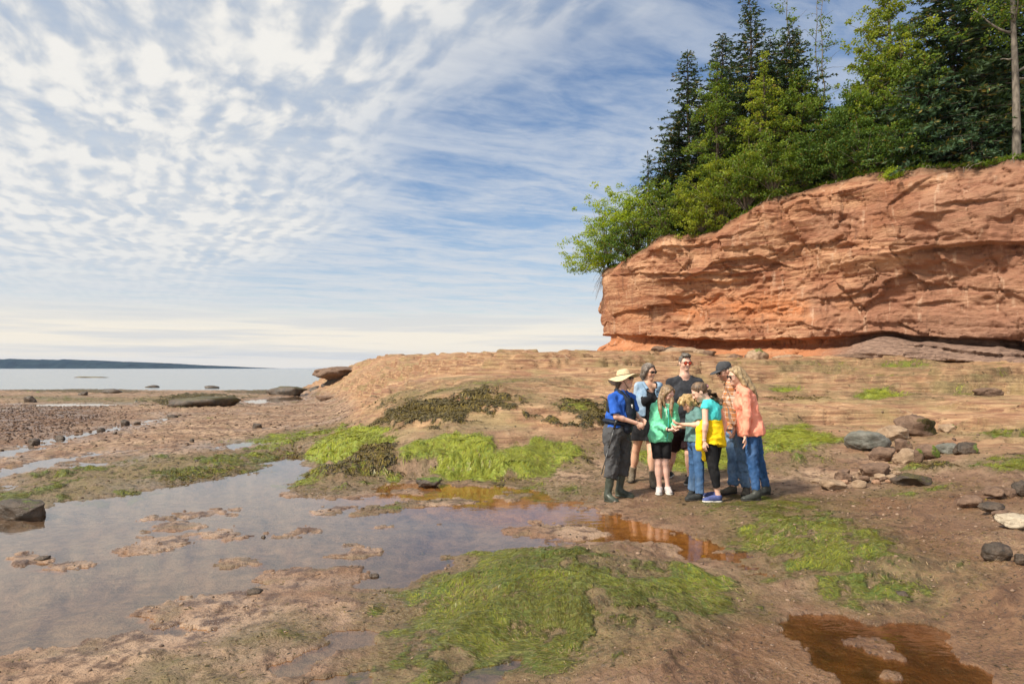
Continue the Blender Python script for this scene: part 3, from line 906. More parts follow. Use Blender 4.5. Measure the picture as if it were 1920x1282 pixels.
for k in range(26):
    l0 = rng.uniform(_l0, _l1); w = rng.uniform(.5, 2.6); tz = rng.uniform(.22, .97)
    z0 = np.interp(l0, _L, cbot + (ctop - cbot) * tz) + (Lg - l0) * rng.uniform(-.16, .16) + fbm2(Lg * .9, Lg * 0 + k, 3, .5, seed=30) * .35
    d += lip(Zg, z0, rng.uniform(.10, .34), rng.uniform(.2, .9)) * np.clip(1.25 - np.abs(Lg - l0) / w, 0, 1)
# the long overhanging ledge towards the right
zl = CAM_H + (HOR - np.interp(PXg, [1640, 1700, 1760, 1850, 1960, 2400], [480, 470, 462, 455, 458, 470])) / FOC * by[None, :] + fbm2(Lg * 1.1, Lg * 0, 3, .5, seed=33) * .14
d += lip(Zg, zl, .85, .5) * sstep(1640, 1760, PXg)
zl2 = CAM_H + (HOR - np.interp(PXg, [1280, 1340, 1420, 1480], [545, 492, 480, 500])) / FOC * by[None, :]
d += lip(Zg, zl2, .55, .6) * sstep(1310, 1360, PXg) * sstep(1500, 1420, PXg)
zl3 = CAM_H + (HOR - 512) / FOC * by[None, :] + fbm2(Lg * .8, Lg * 0, 3, .5, seed=36) * .3
d += lip(Zg, zl3, .30, .5) * sstep(1125, 1180, PXg) * sstep(1420, 1330, PXg)
d = d * (1 - .72 * prow0)
# wave-cut notch near the foot, grey bedded apron under it to the right
zn = CAM_H + (HOR - np.interp(PXg, [1000, 1140, 1300, 1450, 1560, 1640, 1760, 1900, 2300], [632, 628, 634, 636, 628, 618, 628, 640, 640])) / FOC * by[None, :] + fbm2(Lg * .7, Lg * 0, 3, .5, seed=34) * .16
below = zn - Zg
d -= (1 - .78 * prow0) * np.where(below > 0, 1.05 * np.exp(-((below - .16) / .55) ** 2) * sstep(0, .05, below), 0)
d += np.where(below > .35, sstep(.35, 1.1, below) * .35, 0)
apr = sstep(1500, 1640, PXg)
apt = np.interp(PXg, [1480, 1560, 1640, 1760, 1950], [.95, .55, .16, .22, .30])
d += np.where(below > apt, apr * (sstep(0, .22, below - apt) * 1.5 + qz(vnoise2(zz * 5 + Lg * .3, Lg * .1, 35), 4, .1) * .5), 0)
d -= np.where(below > 1.0, apr * sstep(1.0, 1.15, below) * 1.1 * sstep(1660, 1720, PXg), 0)
# the prow leans out at its top; the brow weathers back
prow = np.exp(-((Lg - _sl[5]) / 2.6) ** 2)
d += prow * (sstep(.35, 1, Tg) * .62 - .12)
hd = (ctop[None, :] - Zg)
d -= np.clip(1 - hd / .9, 0, 1) ** 2 * (.55 + .5 * fbm2(Lg * .9, Lg * 0, 3, .5, seed=38))
damp = np.clip(np.minimum(_L, 1e9), 0, 1)
CX = bx[None, :] + nx[None, :] * d; CY = by[None, :] + ny[None, :] * d
Zd = Zg + fbm2(Lg * 1.2, Zg * 1.5, 3, .5, seed=39) * .05 * (Tg > 0) * (Tg < 1)
grey = np.clip(apr * sstep(-.05, .25, below) + .35 * sstep(1600, 1800, PXg) * sstep(1.8, -.2, Zg - zn), 0, 1)
orange = np.exp(-((Zg - (CAM_H + (HOR - 575) / FOC * by[None, :])) / .75) ** 2) * sstep(1620, 1480, PXg) * np.clip(.6 + blk * 1.6, 0, 1)
orange = np.maximum(orange, np.where(below > 0, 1, 0) * (1 - apr) * .8)
maroon = sstep(1400, 1850, PXg + fbm2(Lg * .4, Zg * .6, 3, .5, seed=44) * 500) * .8
cliff_me = mesh_np('cliff_face', np.stack([CX, CY, Zd], -1).reshape(-1, 3), grid_quads(nT, len(_L)))
vcol(cliff_me, 'ck', np.stack([grey, orange, maroon, np.clip(1 - hd / .55, 0, 1)], -1).reshape(-1, 4))

cm, n = mat_new('cliff_sandstone')
pos = n.node('ShaderNodeNewGeometry').outputs['Position']
ck = n.node('ShaderNodeVertexColor', {'layer_name': 'ck'})
cks = n.node('ShaderNodeSeparateColor', None, Color=ck.outputs[0])
n1 = n.noise(pos, .55, 6.0, .6)
n2 = n.noise(n.scale(pos, (.5, .5, 5.0)), 1.0, 7.0, .62, .5)
n3 = n.noise(pos, 5.0, 6.0, .65)
n4 = n.noise(n.scale(pos, (3.2, 3.2, .28)), 1.0, 4.0, .6, .3)
n5 = n.noise(n.scale(pos, (1.0, 1.0, 9.0)), 3.0, 5.0, .6, .2)
c = n.mix(n.ramp(n1, .35, .65), (.345, .155, .082), (.530, .305, .178))
c = n.mix(n.ramp(n2, .44, .62, 0, .85), c, (.240, .095, .052))
c = n.mix(n.math('MULTIPLY', cks.outputs[2], .75), c, n.mix(n.ramp(n2, .4, .6), (.200, .095, .065), (.330, .170, .110)))
c = n.mix(n.math('MULTIPLY', cks.outputs[1], n.ramp(n2, .3, .55, .45, 1.0)), c, (.460, .185, .080))
c = n.mix(n.ramp(n4, .57, .70, 0, .6), c, (.560, .375, .260))
c = n.mix(n.ramp(n4, .43, .28, 0, .65), c, (.190, .095, .060))
c = n.mix(n.ramp(n5, .56, .70, 0, .5), c, (.250, .125, .085))
c = n.mix(n.math('MULTIPLY', cks.outputs[0], .9), c, n.mix(n.ramp(n5, .36, .62), (.120, .082, .066), (.300, .205, .155)))
c = n.mix(n.ramp(n3, .60, .76, 0, .45), c, (.150, .085, .060))
soil = n.mix(n.ramp(n3, .4, .6), (.070, .042, .026), (.150, .085, .050))
c = n.mix(n.math('MULTIPLY', ck.outputs[1], n.ramp(n1, .3, .6, .5, 1.0)), c, soil)
b = n.node('ShaderNodeBsdfPrincipled', None, Base_Color=c, Roughness=.88)
b.inputs['Specular IOR Level'].default_value = .25
hg = n.math('ADD', n.math('MULTIPLY', n3, 1.0), n.math('MULTIPLY', n5, .9))
hg = n.math('ADD', hg, n.math('MULTIPLY', n.noise(pos, 22.0, 4.0, .65), .35))
bp = n.node('ShaderNodeBump', None, Strength=.8, Distance=.10, Height=hg)
n.l.new(bp.outputs[0], b.inputs['Normal'])
finish(n, b.outputs[0])
link('cliff', cliff_me, cm, kind='structure', label='layered red sandstone cliff with a wave-cut notch at its foot')

# plateau behind the brow
ed = np.stack([CX[-1], CY[-1], Zd[-1]], -1)
st = 6
ed = ed[::st]; inn = np.array([.70, .714])
rows = []
for dd, up in ((0, -.03), (.35, .12), (1.0, .30), (2.5, .45), (6, .55), (14, .6), (40, .6)):
    p = ed.copy(); p[:, :2] += inn * dd
    p[:, 2] += up + fbm2(p[:, 0] * .5, p[:, 1] * .5, 3, .5, seed=46) * .3 * min(1, dd)
    if dd > 3: p[:, 2] = p[:, 2] * .5 + 5.5
    rows.append(p)
PL = np.stack(rows, 0)
tm, n = mat_new('forest_floor')
pos = n.node('ShaderNodeNewGeometry').outputs['Position']
c = n.mix(n.ramp(n.noise(pos, 1.5, 5, .6), .4, .6), (.060, .070, .022), (.080, .050, .030))
b = n.node('ShaderNodeBsdfPrincipled', None, Base_Color=c, Roughness=.95)
finish(n, b.outputs[0])
link('clifftop_ground', mesh_np('clifftop_ground', PL.reshape(-1, 3), grid_quads(*PL.shape[:2])), tm, kind='structure', label='soil and moss on top of the cliff under the trees')


def brow(px):
    """cliff edge at a photo column: x, y, z"""
    m = _L >= _sl[4] - .5
    k = np.argmin(np.where(m, np.abs(960 + CX[-1] / CY[-1] * FOC - px), 1e9))
    return np.array([CX[-1][k], CY[-1][k], Zd[-1][k]])


def brow_back(px, back):
    """a spot on the plateau that many metres behind the edge, still in that photo column"""
    e = brow(px)
    u = (px - 960) / FOC
    # distance past the edge along the sight line
    Y = e[1] + back
    return np.array([u * Y, Y, e[2] + min(.5, .15 + back * .15)])

# ------------------------------------------------------------------ trees and shrubs on the cliff top
def leaf_mat(name, c0, c1, trans=.35, rough=.55):
    m, n = mat_new(name)
    v = n.node('ShaderNodeVertexColor', {'layer_name': 'lf'})
    sp_ = n.node('ShaderNodeSeparateColor', None, Color=v.outputs[0])
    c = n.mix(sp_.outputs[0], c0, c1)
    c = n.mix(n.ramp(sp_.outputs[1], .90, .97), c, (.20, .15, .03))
    d_ = n.node('ShaderNodeBsdfPrincipled', None, Base_Color=c, Roughness=rough)
    d_.inputs['Specular IOR Level'].default_value = .25
    t_ = n.node('ShaderNodeBsdfTranslucent', None, Color=n.mix(1.0, c, (1.25, 1.15, .5), 'MULTIPLY'))
    mx_ = n.node('ShaderNodeMixShader', None, i0=trans, i1=d_.outputs[0], i2=t_.outputs[0])
    finish(n, mx_.outputs[0])
    return m

LM = {
    'spruce': leaf_mat('spruce_needles', (.016, .034, .013), (.055, .095, .028), .16),
    'spruce_blue': leaf_mat('spruce_needles_fresh', (.022, .050, .024), (.070, .130, .058), .18),
    'olive': leaf_mat('leaves_olive', (.054, .108, .013), (.195, .275, .032), .42),
    'yellow': leaf_mat('leaves_yellow_green', (.105, .170, .015), (.340, .390, .040), .45),
    'bright': leaf_mat('leaves_bright_green', (.150, .260, .018), (.420, .520, .045), .50),
    'mid': leaf_mat('leaves_mid_green', (.036, .082, .014), (.120, .200, .030), .38),
}
BARK = {
    'dark': simple_mat('bark_dark', (.075, .055, .042), .95, .4, 9.0, .6, 40.0, stretch=(1, 1, .2)),
    'grey': simple_mat('bark_grey', (.150, .128, .105), .92, .5, 7.0, .7, 30.0, stretch=(1, 1, .35)),
    'twig': simple_mat('dead_twigs', (.200, .160, .125), .95, .3, 12.0),
}


def leaves_mesh(name, C, A, L, Wd, rnd, origin, curl=.0, tone=None):
    """rhombic leaves: centre C, long axis A (unit), length L, width Wd"""
    N = len(C)
    ref = unit(rnd.normal(size=(N, 3)))
    B = unit(np.cross(A, ref))
    Nn = np.cross(A, B)
    L = np.broadcast_to(L, (N,))[:, None]; Wd = np.broadcast_to(Wd, (N,))[:, None]
    V = np.stack([C - A * L * .5, C + B * Wd * .5 + Nn * Wd * curl, C + A * L * .5, C - B * Wd * .5 + Nn * Wd * curl], 1).reshape(-1, 3)
    me = mesh_np(name, V - origin, np.arange(4 * N).reshape(N, 4), smooth=False)
    t = rnd.random(N) if tone is None else np.clip(tone + rnd.normal(size=N) * .18, 0, 1)
    lf = np.stack([t, rnd.random(N), rnd.random(N)], -1)
    vcol(me, 'lf', np.repeat(lf, 4, 0))
    return me


def spruce(base, h, hw, label, seed, mat='spruce', density=1.0, droop=.25, bare=.06, group=None):
    rnd = np.random.default_rng(seed)
    base = np.asarray(base, float)
    root = empty('spruce_tree', base, label=label, category='tree')
    if group: root['group'] = group
    wob = np.cumsum(rnd.normal(size=(12, 2)) * .05, 0) * np.linspace(0, 1, 12)[:, None]
    tz = np.linspace(-.4, h, 12)
    tp = np.stack([base[0] + wob[:, 0], base[1] + wob[:, 1], base[2] + tz], -1)
    mb = MB().tube(tp, np.interp(tz, [-.4, h], [.055 + h * .011, .012]), 8)
    C = []; A = []; Ls = []; Tn = []
    z = h * bare + .2
    while z < h - .12:
        f = 1 - z / h
        R_ = hw * (f ** .66) * 1.05 + .08
        nb = int(rnd.integers(5, 8) * density + .5)
        a0 = rnd.uniform(0, 6.28)
        for k in range(nb):
            az = a0 + k * 6.283 / max(nb, 1) + rnd.normal() * .25
            R1 = R_ * np.clip(rnd.normal(.92, .24), .35, 1.45)
            lift = .25 - .5 * f * rnd.uniform(.4, 1.3)
            nseg = 6
            t = np.linspace(0, 1, nseg)
            dirv = np.array([math.cos(az), math.sin(az)])
            cx = np.interp(z, tz, wob[:, 0]); cy = np.interp(z, tz, wob[:, 1])
            bz = z + R1 * (lift * t - droop * t * t + droop * .55 * t ** 3)
            bp_ = np.stack([base[0] + cx + dirv[0] * R1 * t, base[1] + cy + dirv[1] * R1 * t, base[2] + bz], -1)
            if k % 2 == 0 and R1 > .5:
                mb.tube(bp_, np.linspace(.022 + .008 * R1, .006, nseg), 4)
            nt = max(4, int(R1 / .082))
            ts = rnd.uniform(.14, 1.02, nt)
            p0 = np.stack([np.interp(ts, t, bp_[:, j]) for j in range(3)], -1)
            side = np.where(rnd.random(nt) < .5, 1, -1)
            perp = np.array([-dirv[1], dirv[0]])
            ln = (.17 + .34 * R1 * (1 - ts) * .55) * rnd.uniform(.7, 1.3, nt)
            ax = np.stack([dirv[0] * .75 + perp[0] * side * .85, dirv[1] * .75 + perp[1] * side * .85, rnd.normal(size=nt) * .20 - .10], -1)
            ax = unit(ax)
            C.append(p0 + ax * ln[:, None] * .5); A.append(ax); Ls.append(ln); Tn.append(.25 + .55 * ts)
            # tufts standing above and hanging under the bough
            m_ = rnd.random(nt) < .75
            ax2 = unit(np.stack([dirv[0] * .6 + rnd.normal(size=nt) * .3, dirv[1] * .6 + rnd.normal(size=nt) * .3, rnd.normal(size=nt) * .55], -1))
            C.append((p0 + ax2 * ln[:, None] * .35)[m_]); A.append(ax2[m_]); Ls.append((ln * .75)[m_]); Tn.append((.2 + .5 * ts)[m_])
        z += rnd.uniform(.15, .27) / max(.6, density)
    tip = np.array([[base[0] + wob[-1, 0], base[1] + wob[-1, 1], base[2] + h - .05 - .09 * k] for k in range(6)])
    C.append(tip); A.append(unit(rnd.normal(size=(6, 3)) * .4 + [0, 0, .8])); Ls.append(np.full(6, .22)); Tn.append(np.full(6, .6))
    C = np.vstack(C); A = np.vstack(A); Ls = np.concatenate(Ls); Tn = np.concatenate(Tn)
    link('trunk', mb.mesh('trunk', origin=base), BARK['dark'], root)
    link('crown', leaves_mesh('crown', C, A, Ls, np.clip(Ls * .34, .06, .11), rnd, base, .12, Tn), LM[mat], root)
    return root


def clumps(cent, rad, per, rnd, size, flat=.62, spread=1.0):
    """leaf positions gathered in clumps"""
    N = len(cent)
    c = np.repeat(cent, per, 0); r = np.repeat(rad, per)
    v = unit(rnd.normal(size=(len(c), 3))) * (rnd.random((len(c), 1)) ** .45)
    v[:, 2] *= flat
    P = c + v * r[:, None] * spread
    A = unit(v * np.array([1, 1, .5]) + rnd.normal(size=P.shape) * .55 + np.array([0, 0, -.25]))
    Ls = size * rnd.uniform(.6, 1.35, len(P))
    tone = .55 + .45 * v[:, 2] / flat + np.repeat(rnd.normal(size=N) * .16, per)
    return P, A, Ls, tone


def broadleaf(base, h, rx, label, seed, mat='olive', bark='grey', crown_from=.25, nl=60, per=70, leaf=.105, trunk_r=None, lean=(0, 0), sparse=False, name='broadleaf_tree', clump=.34, top=.9):
    rnd = np.random.default_rng(seed)
    base = np.asarray(base, float)
    root = empty(name, base, label=label, category='tree')
    tr = trunk_r or (.03 + .012 * h)
    tz = np.linspace(-.4, h * .97, 14)
    wob = np.cumsum(rnd.normal(size=(14, 2)) * .05, 0)
    tp = np.stack([base[0] + wob[:, 0] + lean[0] * tz, base[1] + wob[:, 1] + lean[1] * tz, base[2] + tz], -1)
    mb = MB().tube(tp, np.interp(tz, [-.4, h * .3, h], [tr * 1.15, tr * .85, .012]), 9)
    cent = []; rad = []
    for k in range(nl):
        t = crown_from + (1 - crown_from) * (k + rnd.random()) / nl
        zz_ = t * h * .96
        prof = math.sin(math.pi * np.clip((t - crown_from) / (1 - crown_from) * top + (1 - top) * .3 + .08, 0.05, 1) ** .8)
        R1 = rx * max(.12, prof) * np.clip(rnd.normal(.78, .28), .2, 1.25)
        az = rnd.uniform(0, 6.283)
        p0 = np.array([np.interp(zz_, tz, tp[:, j]) for j in range(3)])
        d_ = np.array([math.cos(az), math.sin(az), rnd.uniform(.15, .75)])
        s_ = np.linspace(0, 1, 5)[:, None]
        br = p0 + d_ * R1 * s_ + np.array([0, 0, -.12]) * R1 * s_ ** 2 + rnd.normal(size=(5, 3)) * .04 * s_
        mb.tube(br, np.linspace(max(.012, tr * .28 * (1 - t) + .01), .005, 5), 5)
        for q_ in ((1.0, .72, .45) if R1 > .5 else (1.0,)):
            if rnd.random() < (.55 if sparse else .9):
                cent.append(p0 + (br[-1] - p0) * q_ + rnd.normal(size=3) * .12); rad.append(clump * rnd.uniform(.55, 1.25) * (.8 + .25 * q_))
    cent = np.array(cent); rad = np.array(rad)
    P, A, Ls, tone = clumps(cent, rad, per, rnd, leaf)
    link('trunk', mb.mesh('trunk', origin=base), BARK[bark], root)
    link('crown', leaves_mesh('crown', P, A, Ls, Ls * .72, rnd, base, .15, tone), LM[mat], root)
    return root


def shrub(base, c, r, label, seed, mat='bright', per=60, n_=44, leaf=.095, group=None):
    rnd = np.random.default_rng(seed)
    base = np.asarray(base, float); c = np.asarray(c, float); r = np.asarray(r, float)
    root = empty('shrub', base, label=label, category='shrub')
    if group: root['group'] = group
    v = unit(rnd.normal(size=(n_, 3))) * (rnd.random((n_, 1)) ** .33)
    v *= (1 + .25 * rnd.normal(size=(n_, 1)))
    cent = c + v * r
    cent[:, 2] = np.maximum(cent[:, 2], base[2] - .25 if r[2] < 1e9 else 0)
    mb = MB()
    for k in range(0, n_, 3):
        s_ = np.linspace(0, 1, 5)[:, None]
        mid = base + (cent[k] - base) * s_ + np.array([0, 0, .18]) * np.sin(s_ * math.pi) * r[2] + rnd.normal(size=(5, 3)) * .03
        mb.tube(mid, np.linspace(.022, .005, 5), 5)
    P, A, Ls, tone = clumps(cent, np.full(n_, .34) * rnd.uniform(.7, 1.3, n_), per, rnd, leaf)
    link('stem', mb.mesh('stem', origin=base), BARK['twig'], root)
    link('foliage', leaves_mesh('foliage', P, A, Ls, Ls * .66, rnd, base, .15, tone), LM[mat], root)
    return root


def px_w(px_half, Y):
    return px_half / FOC * Y


SPR = [  # column, metres behind the edge, row of the tip, half width px, needles, density, label
    (1290, 2.6, 92, 66, 'spruce', 1.0, 'dark spruce standing tallest at the seaward end of the cliff-top wood'),
    (1217, 1.2, 282, 26, 'spruce', .7, 'thin little spruce rising alone above the bright shrubs near the cliff prow'),
    (1410, 3.0, -14, 66, 'spruce', .95, 'tall narrow spruce with a sparse pointed tip in the middle of the wood'),
    (1484, 2.6, 48, 74, 'spruce', 1.1, 'dense dark spruce beside the thin bare-stemmed birches'),
    (1372, 6.5, 120, 70, 'spruce', 1.0, 'dark spruce half hidden behind the pointed tall one'),
    (1452, 6.5, 150, 70, 'spruce', 1.0, 'shaded spruce deep in the middle of the wood'),
    (1575, 6.0, 215, 80, 'spruce', 1.0, 'short dark spruce under the gap of open sky'),
    (1655, 6.0, 90, 80, 'spruce', 1.0, 'dark spruce behind the yellow-green poplar'),
    (1785, 2.6, -110, 118, 'spruce', 1.15, 'huge dark spruce left of the big grey trunk, its tip out of the picture'),
    (1738, 1.2, 120, 92, 'spruce_blue', 1.1, 'fresh green young spruce with low boughs hanging over the cliff edge'),
    (1845, 5.0, -60, 110, 'spruce', 1.1, 'dark spruce directly behind the big grey trunk'),
    (1822, 1.0, 215, 66, 'spruce_blue', 1.0, 'small leaning spruce at the cliff edge beside the big grey trunk'),
    (1945, 5.5, -80, 110, 'spruce', 1.0, 'dark spruce cut off by the right edge of the picture'),
    (1352, 5.0, 62, 70, 'spruce', 1.0, 'tall shaded spruce filling the gap left of the pointed one'),
    (1448, 5.2, 72, 70, 'spruce', 1.0, 'tall shaded spruce filling the gap right of the pointed one'),
    (1612, 4.2, 165, 70, 'spruce', 1.0, 'shaded spruce behind the pale-stemmed young poplar'),
    (1258, 3.2, 245, 60, 'spruce', 1.0, 'broad low spruce left of the tallest seaward one'),
    (1330, 4.0, 175, 62, 'spruce', 1.0, 'dark spruce between the tallest seaward one and the slender maple'),
    (1530, 3.4, 190, 72, 'spruce', 1.0, 'dark bushy spruce under the thin birches'),
]
for k, (px, bk, tip, hw, mt, den, lab) in enumerate(SPR):
    bs = brow_back(px, bk)
    h = CAM_H + (HOR - tip) / FOC * bs[1] - bs[2]
    spruce(bs, h, px_w(hw, bs[1]) * 1.32, lab, 100 + k, mt, den)

BRD = [  # column, back, row of crown top, half width px, leaves, bark, crown from, limbs, per clump, sparse, label
    (1345, .9, 118, 52, 'olive', 'dark', .15, 62, 60, False, 'slender olive-green maple in front of the tallest seaward spruce'),
    (1432, 1.0, 108, 46, 'yellow', 'dark', .12, 46, 48, False, 'yellow-green maple at the cliff edge in the middle of the wood'),
    (1505, 1.0, 128, 62, 'olive', 'dark', .12, 66, 62, False, 'leafy green maple in front of the thin birches'),
    (1556, 4.5, -40, 40, 'olive', 'grey', .38, 34, 16, True, 'tall sparse birch with open twigs against the blue sky'),
    (1532, 5.0, -30, 30, 'olive', 'grey', .45, 24, 14, True, 'thin bare-stemmed birch behind the leafy maple'),
    (1468, 5.0, -50, 40, 'olive', 'grey', .45, 34, 22, True, 'wispy birch whose top rises beside the pointed spruce'),
    (1592, 1.0, 178, 58, 'mid', 'dark', .10, 62, 62, False, 'round dark green maple under the gap of open sky'),
    (1668, 2.4, -70, 66, 'yellow', 'grey', .28, 92, 56, False, 'tall yellow-green poplar left of the huge dark spruce'),
    (1640, 1.3, 95, 42, 'olive', 'grey', .22, 46, 52, False, 'pale-stemmed young poplar at the gap of open sky'),
    (1700, 1.6, 30, 48, 'olive', 'dark', .25, 50, 50, False, 'green aspen squeezed between the poplar and the huge spruce'),
]
for k, (px, bk, tip, hw, mt, bk_, cf, nl, per, spz, lab) in enumerate(BRD):
    bs = brow_back(px, bk)
    h = CAM_H + (HOR - tip) / FOC * bs[1] - bs[2]
    broadleaf(bs, h, px_w(hw, bs[1]) * (1.15 if spz else 1.3), lab, 300 + k, mt, bk_, cf * (1 if spz else .5), int(nl * (1 if spz else 1.45)), per, sparse=spz, name='birch_tree' if spz else ('poplar_tree' if 'poplar' in lab or 'aspen' in lab else 'maple_tree'), clump=.25 if spz else .34, trunk_r=.05 if spz else None)

# the old tree at the frame edge: a thick grey trunk, crown above the picture
bs = brow_back(1906, .9)
rnd = np.random.default_rng(77)
root = empty('old_poplar_tree', bs, label='old poplar with a thick bare grey trunk at the cliff edge', category='tree')
tz = np.linspace(-.5, 8.6, 16)
tp = np.stack([bs[0] - .02 * tz + np.sin(tz * .7) * .03, bs[1] + 0 * tz, bs[2] + tz], -1)
mb = MB().tube(tp, np.interp(tz, [-.5, 0, 2, 8.6], [.24, .165, .14, .06]), 14)
for z0, az, ln, up in ((3.6, .4, 1.5, 1.3), (4.1, 2.8, .5, .05), (3.3, .2, 1.2, .15), (5.2, 2.6, 1.6, 1.2), (6.2, .6, 1.7, 1.0), (5.6, 4.5, 1.6, .8), (7.2, 3.4, 1.6, 1.0), (7.8, 1.6, 1.5, .9)):
    s_ = np.linspace(0, 1, 7)[:, None]
    p0 = np.array([np.interp(z0, tz, tp[:, j]) for j in range(3)])
    mb.tube(p0 + np.array([math.cos(az), math.sin(az) * .5, 0]) * ln * s_ + np.array([0, 0, up]) * s_ ** 1.6 + rnd.normal(size=(7, 3)) * .03 * s_, np.linspace(.06, .015, 7), 7)
cent = np.array([bs + [rnd.normal() * 1.1, rnd.normal() * 1.0, rnd.uniform(5.2, 9.2)] for _ in range(70)])
P, A, Ls, tone = clumps(cent, np.full(70, .42), 60, rnd, .11)
link('trunk', mb.mesh('trunk', origin=bs), BARK['grey'], root)
link('crown', leaves_mesh('crown', P, A, Ls, Ls * .7, rnd, bs, .15, tone), LM['olive'], root)

SHR = [  # column, row, half width, half height px, back, leaves, label
    (1108, 478, 45.36, 50.6, 0.055, 'bright', 'bright green shrub hanging over the prow of the cliff'),
    (1140, 422, 54, 63.8, 0.33, 'bright', 'big bright green shrub second in from the cliff prow'),
    (1196, 396, 56.16, 59.4, 0.55, 'bright', 'rounded fresh green shrub under the thin little spruce'),
    (1246, 399, 49.68, 57.2, 0.44, 'olive', 'olive shrub at the foot of the tallest seaward spruce'),
    (1172, 456, 47.52, 39.6, 0.1375, 'mid', 'small darker shrub tucked below the bright ones near the prow'),
    (1318, 400, 58.32, 55, 0.1375, 'yellow', 'yellow-green shrub spilling over the brow below the slender maple'),
    (1356, 350, 58.32, 61.6, 0.275, 'yellow', 'tall yellow-green shrub above the spilling one'),
    (1400, 335, 56.16, 63.8, 0.275, 'olive', 'olive-green shrub below the tall pointed spruce'),
    (1452, 315, 58.32, 57.2, 0.275, 'olive', 'leafy shrub at the brow below the yellow-green maple'),
    (1512, 302, 58.32, 52.8, 0.275, 'mid', 'green shrub at the brow below the leafy maple'),
    (1570, 290, 58.32, 48.4, 0.33, 'mid', 'dark shrub at the brow below the gap of open sky'),
    (1624, 282, 56.16, 48.4, 0.33, 'mid', 'dark green shrub at the foot of the pale-stemmed poplar'),
    (1684, 280, 54, 46.2, 0.44, 'mid', 'low shaded shrub at the foot of the tall poplar'),
    (1674, 328, 17, 10, -.35, 'bright', 'small leafy sprig growing out of the cliff just below the brow'),
]
for k, (px, py, hw, hh, bk, mt, lab) in enumerate(SHR):
    bs = brow_back(px, bk)
    c = at(px, py, bs[1])
    sc = hw / 40.0
    bs = np.array([c[0] + (.9 if k == 0 else 0), c[1] + (.7 if k == 0 else 0), min(bs[2] - .1, c[2])])
    shrub(bs, c, (px_w(hw, c[1]), px_w(hw, c[1]) * .8, px_w(hh, c[1])), lab, 500 + k, mt, n_=int(18 + 66 * sc * sc), per=58, leaf=.10 if hw > 20 else .07)

# dead roots and twigs trailing from the prow
e0 = brow(1120) + np.array([.05, .2, -.35])
rnd = np.random.default_rng(12)
mb = MB()
for k in range(46):
    p = e0 + rnd.normal(size=3) * np.array([.12, .25, .22])
    ln = rnd.uniform(.7, 1.9); az = rnd.uniform(-.8, .9)
    s_ = np.linspace(0, 1, 8)[:, None]
    dv = np.array([-math.cos(az) * .85, -.25 + rnd.normal() * .3, rnd.normal() * .12])
    mb.tube(p + dv * ln * .75 * s_ + np.array([0, 0, -.95]) * ln * s_ ** 2 * rnd.uniform(.4, 1.1) + np.cumsum(rnd.normal(size=(8, 3)) * .03, 0), np.linspace(.014, .004, 8), 4)
link('dead_branches', mb.mesh('dead_branches', origin=e0), BARK['twig'], label='bare dead twigs trailing from the cliff prow below the shrubs', category='branches').location = e0

# bare roots and grass along the brow
rnd = np.random.default_rng(13)
mb = MB()
for px in np.concatenate([rnd.uniform(1360, 1470, 12), rnd.uniform(1520, 1915, 34), rnd.uniform(1190, 1300, 10)]):
    e = brow(px) + np.array([0, -.05, .05])
    ln = rnd.uniform(.3, .9); s_ = np.linspace(0, 1, 7)[:, None]
    mb.tube(e + np.array([rnd.normal() * .5, -.35, -.1]) * ln * s_ + np.array([0, 0, -1.0]) * ln * s_ ** 2 * rnd.uniform(.3, 1) + np.cumsum(rnd.normal(size=(7, 3)) * .03, 0), np.linspace(.022, .006, 7), 4)
link('bare_roots', mb.mesh('bare_roots'), BARK['twig'], kind='stuff', label='tangle of bare roots hanging out of the cliff brow', category='roots')
N = 5200
pxs = rnd.uniform(1122, 1935, N)
ee = np.array([brow(p) for p in np.linspace(1122, 1935, 400)])
E0 = np.stack([np.interp(pxs, np.linspace(1122, 1935, 400), ee[:, j]) for j in range(3)], -1)
back = rnd.random(N) ** 1.5 * .9 - .12
E0[:, :2] += back[:, None] * inn; E0[:, 2] += np.clip(back, 0, 1) * .3 - .02
Ax = unit(np.stack([rnd.normal(size=N) * .6, -.5 + rnd.normal(size=N) * .6, rnd.normal(size=N) * .5 + .2], -1))
Ls = rnd.uniform(.12, .36, N)
link('brow_grass', leaves_mesh('brow_grass', E0 + Ax * Ls[:, None] * .4, Ax, Ls, .03 + Ls * .08, rnd, np.zeros(3), .1), LM['olive'], kind='stuff', label='ragged grass and moss along the cliff brow', category='grass')

# ------------------------------------------------------------------ boulders and stones
import bmesh
_ico = {}
def ico(n_):
    if n_ not in _ico:
        bm = bmesh.new(); bmesh.ops.create_icosphere(bm, subdivisions=n_, radius=1.0)
        V = np.array([v.co[:] for v in bm.verts]); T = np.array([[v.index for v in f.verts] for f in bm.faces])
        bm.free(); _ico[n_] = (V, T)
    return _ico[n_]


